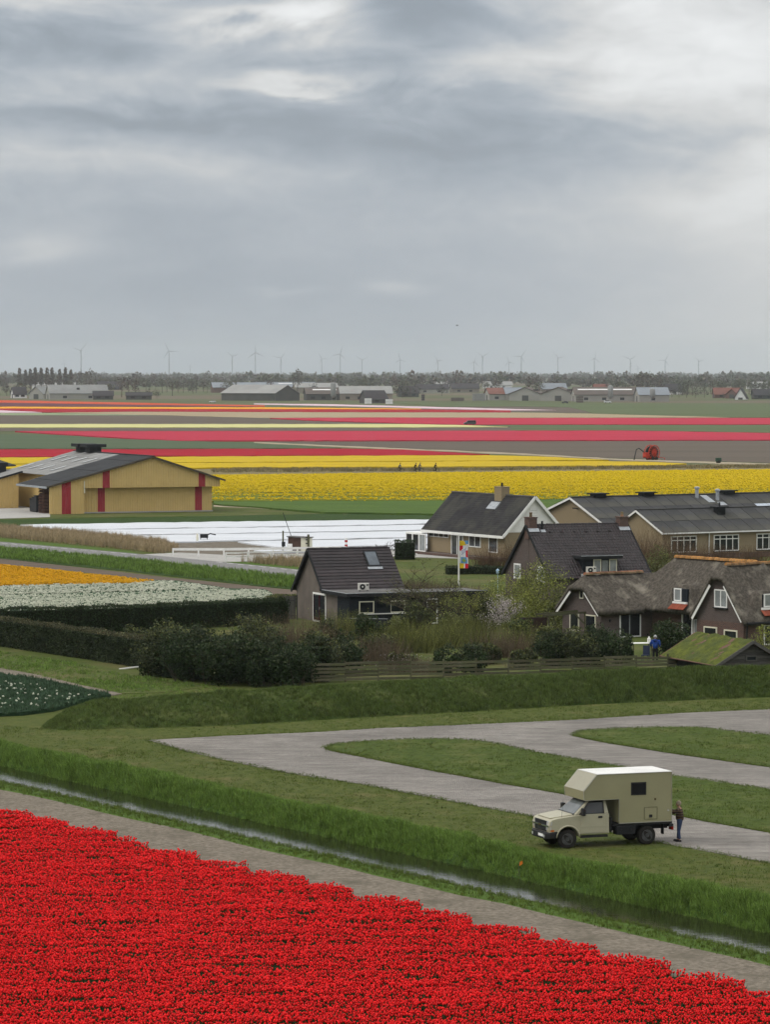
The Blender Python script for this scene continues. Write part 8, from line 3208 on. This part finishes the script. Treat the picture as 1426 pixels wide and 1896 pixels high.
FH = [
    (22, 737, 10, 9, 3, 8.0, 20, 'f_white', 'f_dark', 'white gabled house at the far left edge'),
    (172, 740, 14, 8, 3, 6, 5, 'f_wall_dark', 'f_dark', 'low dark shed right of the far grey barn'),
    (233, 740, 18, 8, 3, 5.0, 4, 'f_wall_dark', 'f_dark', 'long low dark shed before the bare trees'),
    (60, 722, 46, 18, 5, 8, 2, 'f_white', 'f_pale', 'white glasshouse far behind the grey barn'),
    (180, 722, 26, 14, 3, 9, 12, 'f_wall_dark', 'f_dark', 'dark barn roof among trees at far left'),
    (480, 718, 30, 14, 4, 7, 4, 'f_wall_tan', 'f_pale', 'far pale roof behind the blue roofed barns'),
    (740, 735, 14, 12, 3.5, 8.5, 15, 'f_wall_dark', 'f_dark', 'dark farmhouse roof among trees right of the farm'),
    (770, 728, 30, 14, 4, 8, 5, 'f_wall', 'f_dark', 'low dark roofed farm with white walls in the middle'),
    (835, 727, 26, 14, 4, 8.5, 6, 'f_wall_tan', 'f_dark', 'dark roofed barn right of the white walled farm'),
    (800, 720, 28, 14, 4, 8, 5, 'f_white', 'f_pale', 'far pale shed above the low dark farm'),
    (895, 719, 34, 16, 4, 8, 4, 'f_white', 'f_pale', 'far white glasshouse above the rusty barn'),
    (1000, 728, 24, 14, 4, 9, 8, 'f_wall_tan', 'f_blue', 'pale roof rising behind the double gable'),
    (1100, 731, 12, 9, 4, 9, 8, 'f_wall_brick', 'f_red', 'red roofed house behind the long barn, leftmost'),
    (1124, 731, 9, 9, 4, 9, 70, 'f_wall_brick', 'f_brown', 'brown gabled house behind the long barn'),
    (1215, 730, 22, 12, 3, 9, 8, 'f_white', 'f_dark', 'dark blue roofed house at the end of the long barn'),
    (1322, 737, 20, 10, 3, 7.5, 5, 'f_wall_brick', 'f_red', 'red roofed terrace at far right'),
    (1356, 738, 10, 10, 3, 7, 60, 'f_wall_brick', 'f_red', 'small red gabled house at far right'),
    (1372, 740, 9, 8, 1.5, 8, 75, 'f_white', 'f_dark', 'steep white gabled house at far right'),
    (1395, 739, 16, 10, 3, 7, 6, 'f_wall_dark', 'f_dark', 'dark roofed house at the right edge'),
    (1385, 720, 60, 20, 5, 8, 2, 'f_white', 'f_pale', 'long white glasshouse at the far right edge'),
]
for px, py, L, W, ze, zr, rot, wl_, rf, lb in FH:
    fbarn(px, py, L, W, ze, zr, rot, wl_, rf, lb, name='farmhouse', cat='house', openings=2)
# round silos and small fixtures of the farms
for px, py, h, r, lb in ((263 + 350 * 0 + 160, 722, 12, 1.6, 'slim grey silo beside the blue roofed barn'), (617, 742, 12.5, 1.9, 'grey silo tower in the middle of the farm'),
                         (1131, 744, 11, 1.8, 'grey silo before the long brown barn'), (1209, 744, 9, 1.8, 'grey silo at the right end of the long barn')):
    t = thing('silo', G(px, py), 0, lb, 'silo')
    m = MB()
    m.lathe((0, 0, 2), (0, 0, 1), [(0, r * 0.4), (1.6, r), (h - 3, r), (h - 2, r * 0.3)], 14)
    m.build('tank', M['f_grey'], t, True)
    for a in range(3):
        m = MB()
        m.tube([(r * math.cos(a * 2.1), r * math.sin(a * 2.1), 0), (r * math.cos(a * 2.1), r * math.sin(a * 2.1), 4)], 0.15, 5)
        m.build('leg', M['f_grey'], t)
# crate stacks and hay on the farm yards
for k, (px, py, w, h, lb, mk) in enumerate(((889, 742, 10, 5.0, 'stack of grey crates left of the rusty barn', 'f_grey'), (848, 742.5, 9, 2.4, 'low brown stack of timber in the far yard', 'f_brown'),
                                            (1077, 745.5, 6, 4.2, 'brown stack of boxes before the long barn', 'f_brown'), (785, 741.5, 3, 4.2, 'dark container in the far yard', 'f_dark'),
                                            (487, 741, 9, 3, 'white boxes beside the beige barn', 'f_white'), (683, 747.5, 5, 3.4, 'white trailer before the dark farmhouse', 'f_white'), (722, 748, 5, 3, 'white box van shape right of the dark farmhouse', 'f_white'))):
    t = thing('yard_stack', G(px, py), R(5), lb, 'stack')
    rows = max(1, int(h / 1.3))
    for r_ in range(rows):
        for c in range(max(1, int(w / 2.2))):
            m = MB()
            m.box(c * 2.2 - w / 2, c * 2.2 - w / 2 + 2.1, 0, 2, r_ * h / rows, (r_ + 1) * h / rows - 0.1)
            m.build('box', M[mk], t)


# ================================================================== far trees
def far_tree(h, w, leaf, label, seed, poplar=False, n=170, trunk=0.3, group='trees around the far farms'):
    rng = np.random.default_rng(seed)
    t = thing('tree', (0, 0, 0), 0, label, 'tree', group)
    m = MB()
    m.tube([(0, 0, 0), (0.1, 0, h * 0.5), (0, 0, h * 0.85)], [h * 0.022, h * 0.014, h * 0.004], 5, 0, False)
    for k in range(7):
        a, z = k * 2.4, h * (0.3 + 0.07 * k)
        m.tube([(0, 0, z), (w * 0.3 * math.cos(a), w * 0.3 * math.sin(a), z + h * 0.18)], [h * 0.009, h * 0.003], 3, 0, False)
    m.build('trunk', M['bark'], t)
    P = clump_points(rng, n, w, w, h * (1 - trunk), k=14 if not poplar else 9)
    if poplar:
        a_ = rng.uniform(0, 6.28, n)
        z_ = rng.uniform(0, 1, n)
        r_ = w / 2 * np.sqrt(rng.uniform(0.05, 1, n)) * np.sqrt(np.clip(1.05 - z_, 0.05, 1)) * (1 + 0.25 * np.sin(z_ * 19 + seed))
        P = np.stack([r_ * np.cos(a_), r_ * np.sin(a_), z_ * h * (1 - trunk)], 1)
    P[:, 2] += h * trunk
    mesh_np('crown', leaf_quads(P, h * (0.085 if not poplar else 0.06), rng, asp=0.8), [M[leaf]], t)
    return t


protos = {
    'round': far_tree(13, 9.5, 'lf_far', 'spring green round tree among the far farms', 1),
    'brown': far_tree(14, 9, 'lf_far_brown', 'leafless brown tree among the far farms', 2, n=150),
    'dark': far_tree(9, 9, 'lf_far_dark', 'dark dense tree beside the far farms', 3, n=220, trunk=0.1),
    'poplar': far_tree(23, 6.5, 'lf_far_brown', 'slim poplar in the tall row at the far left', 4, True, n=420, trunk=0.28, group='row of poplars at the far left'),
    'pollard': far_tree(12, 5.0, 'lf_far', 'narrow spring tree in the far right village', 5, True, trunk=0.2, group='narrow trees of the far right village'),
}
used = set()


def put_tree(kind, px, d, s, label=None, sx=1.0):
    o = protos[kind] if kind not in used else copy_tree(protos[kind])
    used.add(kind)
    o.location = ((px - CX) / F_PX * d, d, 0)
    o.rotation_euler = (0, 0, random.uniform(0, 6.28))
    o.scale = (s * sx, s * sx, s)
    where = ('behind the far left barns' if px < 200 else 'left of the blue roofed barns' if px < 420 else 'behind the middle farm' if px < 730 else
             'right of the middle farm' if px < 900 else 'behind the long brown barns' if px < 1240 else 'in the far right village')
    if kind != 'poplar':
        o['label'] = {'round': 'spring green round tree ', 'brown': 'leafless brown tree ', 'dark': 'dark dense tree ', 'pollard': 'narrow upright spring tree '}[kind] + where
        o['group'] = {'round': 'round', 'brown': 'leafless', 'dark': 'dark', 'pollard': 'narrow'}[kind] + ' trees ' + where
    if label:
        o['label'] = label
        if 'group' in o:
            del o['group']
    return o


for k, px in enumerate((36, 47, 56, 65, 76, 87, 96, 110, 121, 131)):
    put_tree('poplar', px, 3600, random.uniform(0.93, 1.05))
rt = random.Random(3)
for px, d, s, kind in [(150, 3500, 1.4, 'brown'), (225, 2750, 1.15, 'brown'), (238, 2720, 1.1, 'brown'), (250, 2760, 1.0, 'brown'), (270, 3300, 1.2, 'round'), (300, 3300, 1.1, 'round'),
                       (205, 2900, 0.9, 'round'), (45, 2800, 1.0, 'dark'), (30, 2700, 1.05, 'dark'), (255, 2560, 0.75, 'dark'), (275, 2580, 0.8, 'dark'), (290, 2600, 0.7, 'dark'),
                       (725, 2700, 1.0, 'dark'), (745, 2720, 1.2, 'dark'), (760, 2740, 1.0, 'dark'), (775, 2780, 0.9, 'dark'), (735, 2800, 1.0, 'brown'),
                       (1190, 2900, 1.25, 'brown'), (1200, 2950, 1.3, 'brown'), (1182, 3000, 1.2, 'brown'), (1220, 3000, 1.1, 'brown'), (1232, 2700, 0.8, 'dark'), (1245, 2720, 0.8, 'dark'),
                       (1258, 2690, 0.75, 'dark'), (1272, 2700, 0.8, 'dark'), (1288, 2680, 0.75, 'dark'), (1305, 2700, 0.8, 'dark'), (1340, 2560, 0.45, 'dark'), (1370, 2540, 0.4, 'dark'), (1410, 2600, 0.7, 'dark')]:
    put_tree(kind, px, d, s)
put_tree('brown', 551, 3300, 1.52, 'tall leafless tree rising above the blue roofed barns', 0.85)
put_tree('brown', 166, 3350, 1.5, 'broad brown tree at the right end of the poplar row', 0.9)
for k in range(70):
    px = rt.uniform(-60, 1490)
    d = rt.uniform(2850, 3900)
    put_tree(rt.choice(('round', 'round', 'brown', 'dark')), px, d, rt.uniform(0.7, 1.1))
for k in range(22):
    put_tree('pollard', 1258 + k * 8 + rt.uniform(-3, 3), rt.uniform(2900, 3200), rt.uniform(0.8, 1.15))
for k in range(16):
    put_tree('pollard', 320 + k * 9 + rt.uniform(-3, 3), rt.uniform(3300, 3500), rt.uniform(0.8, 1.1))
# the wooded horizon beyond
rg = np.random.default_rng(33)
n = 6800
d = 3900 + 11500 * rg.random(n) ** 1.3
x = rg.uniform(-0.125, 0.125, n) * d
pr = []
for s in range(4):
    r2 = np.random.default_rng(60 + s)
    P = clump_points(r2, 60, 13, 13, 9.5, k=7)
    P[:, 2] += 2.0
    V = leaf_quads(P, 2.6, r2, asp=0.8)
    q = MB()
    for i in range(len(P)):
        q.add(V[4 * i:4 * i + 4], [(0, 1, 2, 3)], 0 if s < 2 else 1)
    pr.append(q)
hgt = rg.uniform(0.5, 1.2, n) * (1 + 0.45 * wobble(x / 60, d / 300, 1.0, 2.0)) * (1 + 0.25 * wobble(x / 17, d / 500, 1.0, 5.0))
kp = rg.random(n) < np.clip(0.75 + 0.6 * wobble(x / 45, d / 400, 1.0, 8.0), 0.08, 1)
x, d, hgt = x[kp], d[kp], hgt[kp].clip(0.25, 1.7)
n = len(x)
scatter('far_woods', np.stack([x, d, np.zeros(n)], 1), np.stack([np.zeros(n), np.zeros(n), rg.uniform(0, 6.28, n)], 1), hgt, pr, [M['lf_far'], M['lf_far_brown']],
        'belt of hazy trees along the whole horizon')


# ================================================================== wind turbines
def turbine_proto():
    T = thing('wind_turbine', (0, 0, 0), 0, 'x', 'wind turbine', 'wind turbines on the horizon')
    wm_ = mat('turbine grey', (0.40, 0.43, 0.47), (0.36, 0.39, 0.43), scale=0.1, rough=0.6)
    m = MB()
    m.tube([(0, 0, 0), (0, 0, 60), (0, 0, 98.5)], [2.9, 2.3, 1.7], 12)
    m.build('tower', wm_, T)
    m = MB()
    m.box(-2.0, 2.0, -4, 6, 98, 102)
    m.build('nacelle', wm_, T, bevel=0.5)
    m = MB()
    m.lathe((0, -1.5, 0), (0, -1, 0), [(-1.5, 1.6), (0.5, 1.6), (2, 0.9), (2.6, 0.2)], 12)
    H = m.build('rotor_hub', wm_, T)
    H.location = (0, -5, 100)
    bm_ = MB()
    bm_.prism([(-0.9, 0, 1), (1.0, 0, 1), (2.2, 0, 8), (1.2, 0, 25), (0.35, 0, 42), (0.0, 0, 42), (-0.9, 0, 10)], (0, 0.55, 0))
    first = bm_.build('blade', wm_, H)
    for k in (1, 2):
        o = first.copy()
        COL.objects.link(o)
        o.parent = H
        o.rotation_euler = (0, k * 2 * math.pi / 3, 0)
    first.location = (0, -0.8, 0)
    for o in H.children:
        o.location = (0, -0.8, 0)
    return T


ORD = ['first', 'second', 'third', 'fourth', 'fifth', 'sixth', 'seventh', 'eighth', 'ninth', 'tenth', 'eleventh', 'twelfth', 'thirteenth', 'fourteenth', 'fifteenth', 'sixteenth', 'seventeenth', 'eighteenth',
       'nineteenth', 'twentieth', 'twenty-first', 'twenty-second', 'twenty-third', 'twenty-fourth']
TB = [(119, 672, 0.6), (150, 649, 1), (313, 650, 1), (352, 677, 0.55), (430, 660, 0.8), (473, 653, 1), (520, 663, 0.8), (596, 664.5, 0.8), (630, 655.5, 1), (670.5, 666.5, 0.75), (741, 666, 0.8), (811, 668, 0.75),
      (806, 686, 0.35), (878, 670.5, 0.7), (893.5, 660, 1), (943, 670.5, 0.7), (965.5, 660.5, 0.95), (1033.5, 662.5, 0.95), (1101, 664, 0.95), (1167.5, 665, 0.95), (1182, 681, 0.5), (1232, 667, 0.95), (1294, 669, 0.9)]
TB.sort()
tp = turbine_proto()
for i, (px, hy, sc_) in enumerate(TB):
    d = 13200.0 * (0.92 + 0.16 * ((i * 37) % 10) / 10) if sc_ > 0.6 else 15500.0
    zh = CAM_H + (HOR - hy) * d / F_PX
    o = tp if i == 0 else copy_tree(tp)
    o.location = ((px - CX) / F_PX * d, d, 0)
    k = zh / 100.0
    o.scale = (max(k, 0.6 * sc_ + 0.2),) * 2 + (k,)
    o.rotation_euler = (0, 0, R(random.uniform(-30, 30)))
    for ch in o.children:
        if ch.name.startswith('rotor_hub'):
            ch.rotation_euler = (0, R((i * 47) % 120), 0)
    o['label'] = ORD[i] + ' wind turbine from the left on the hazy horizon'
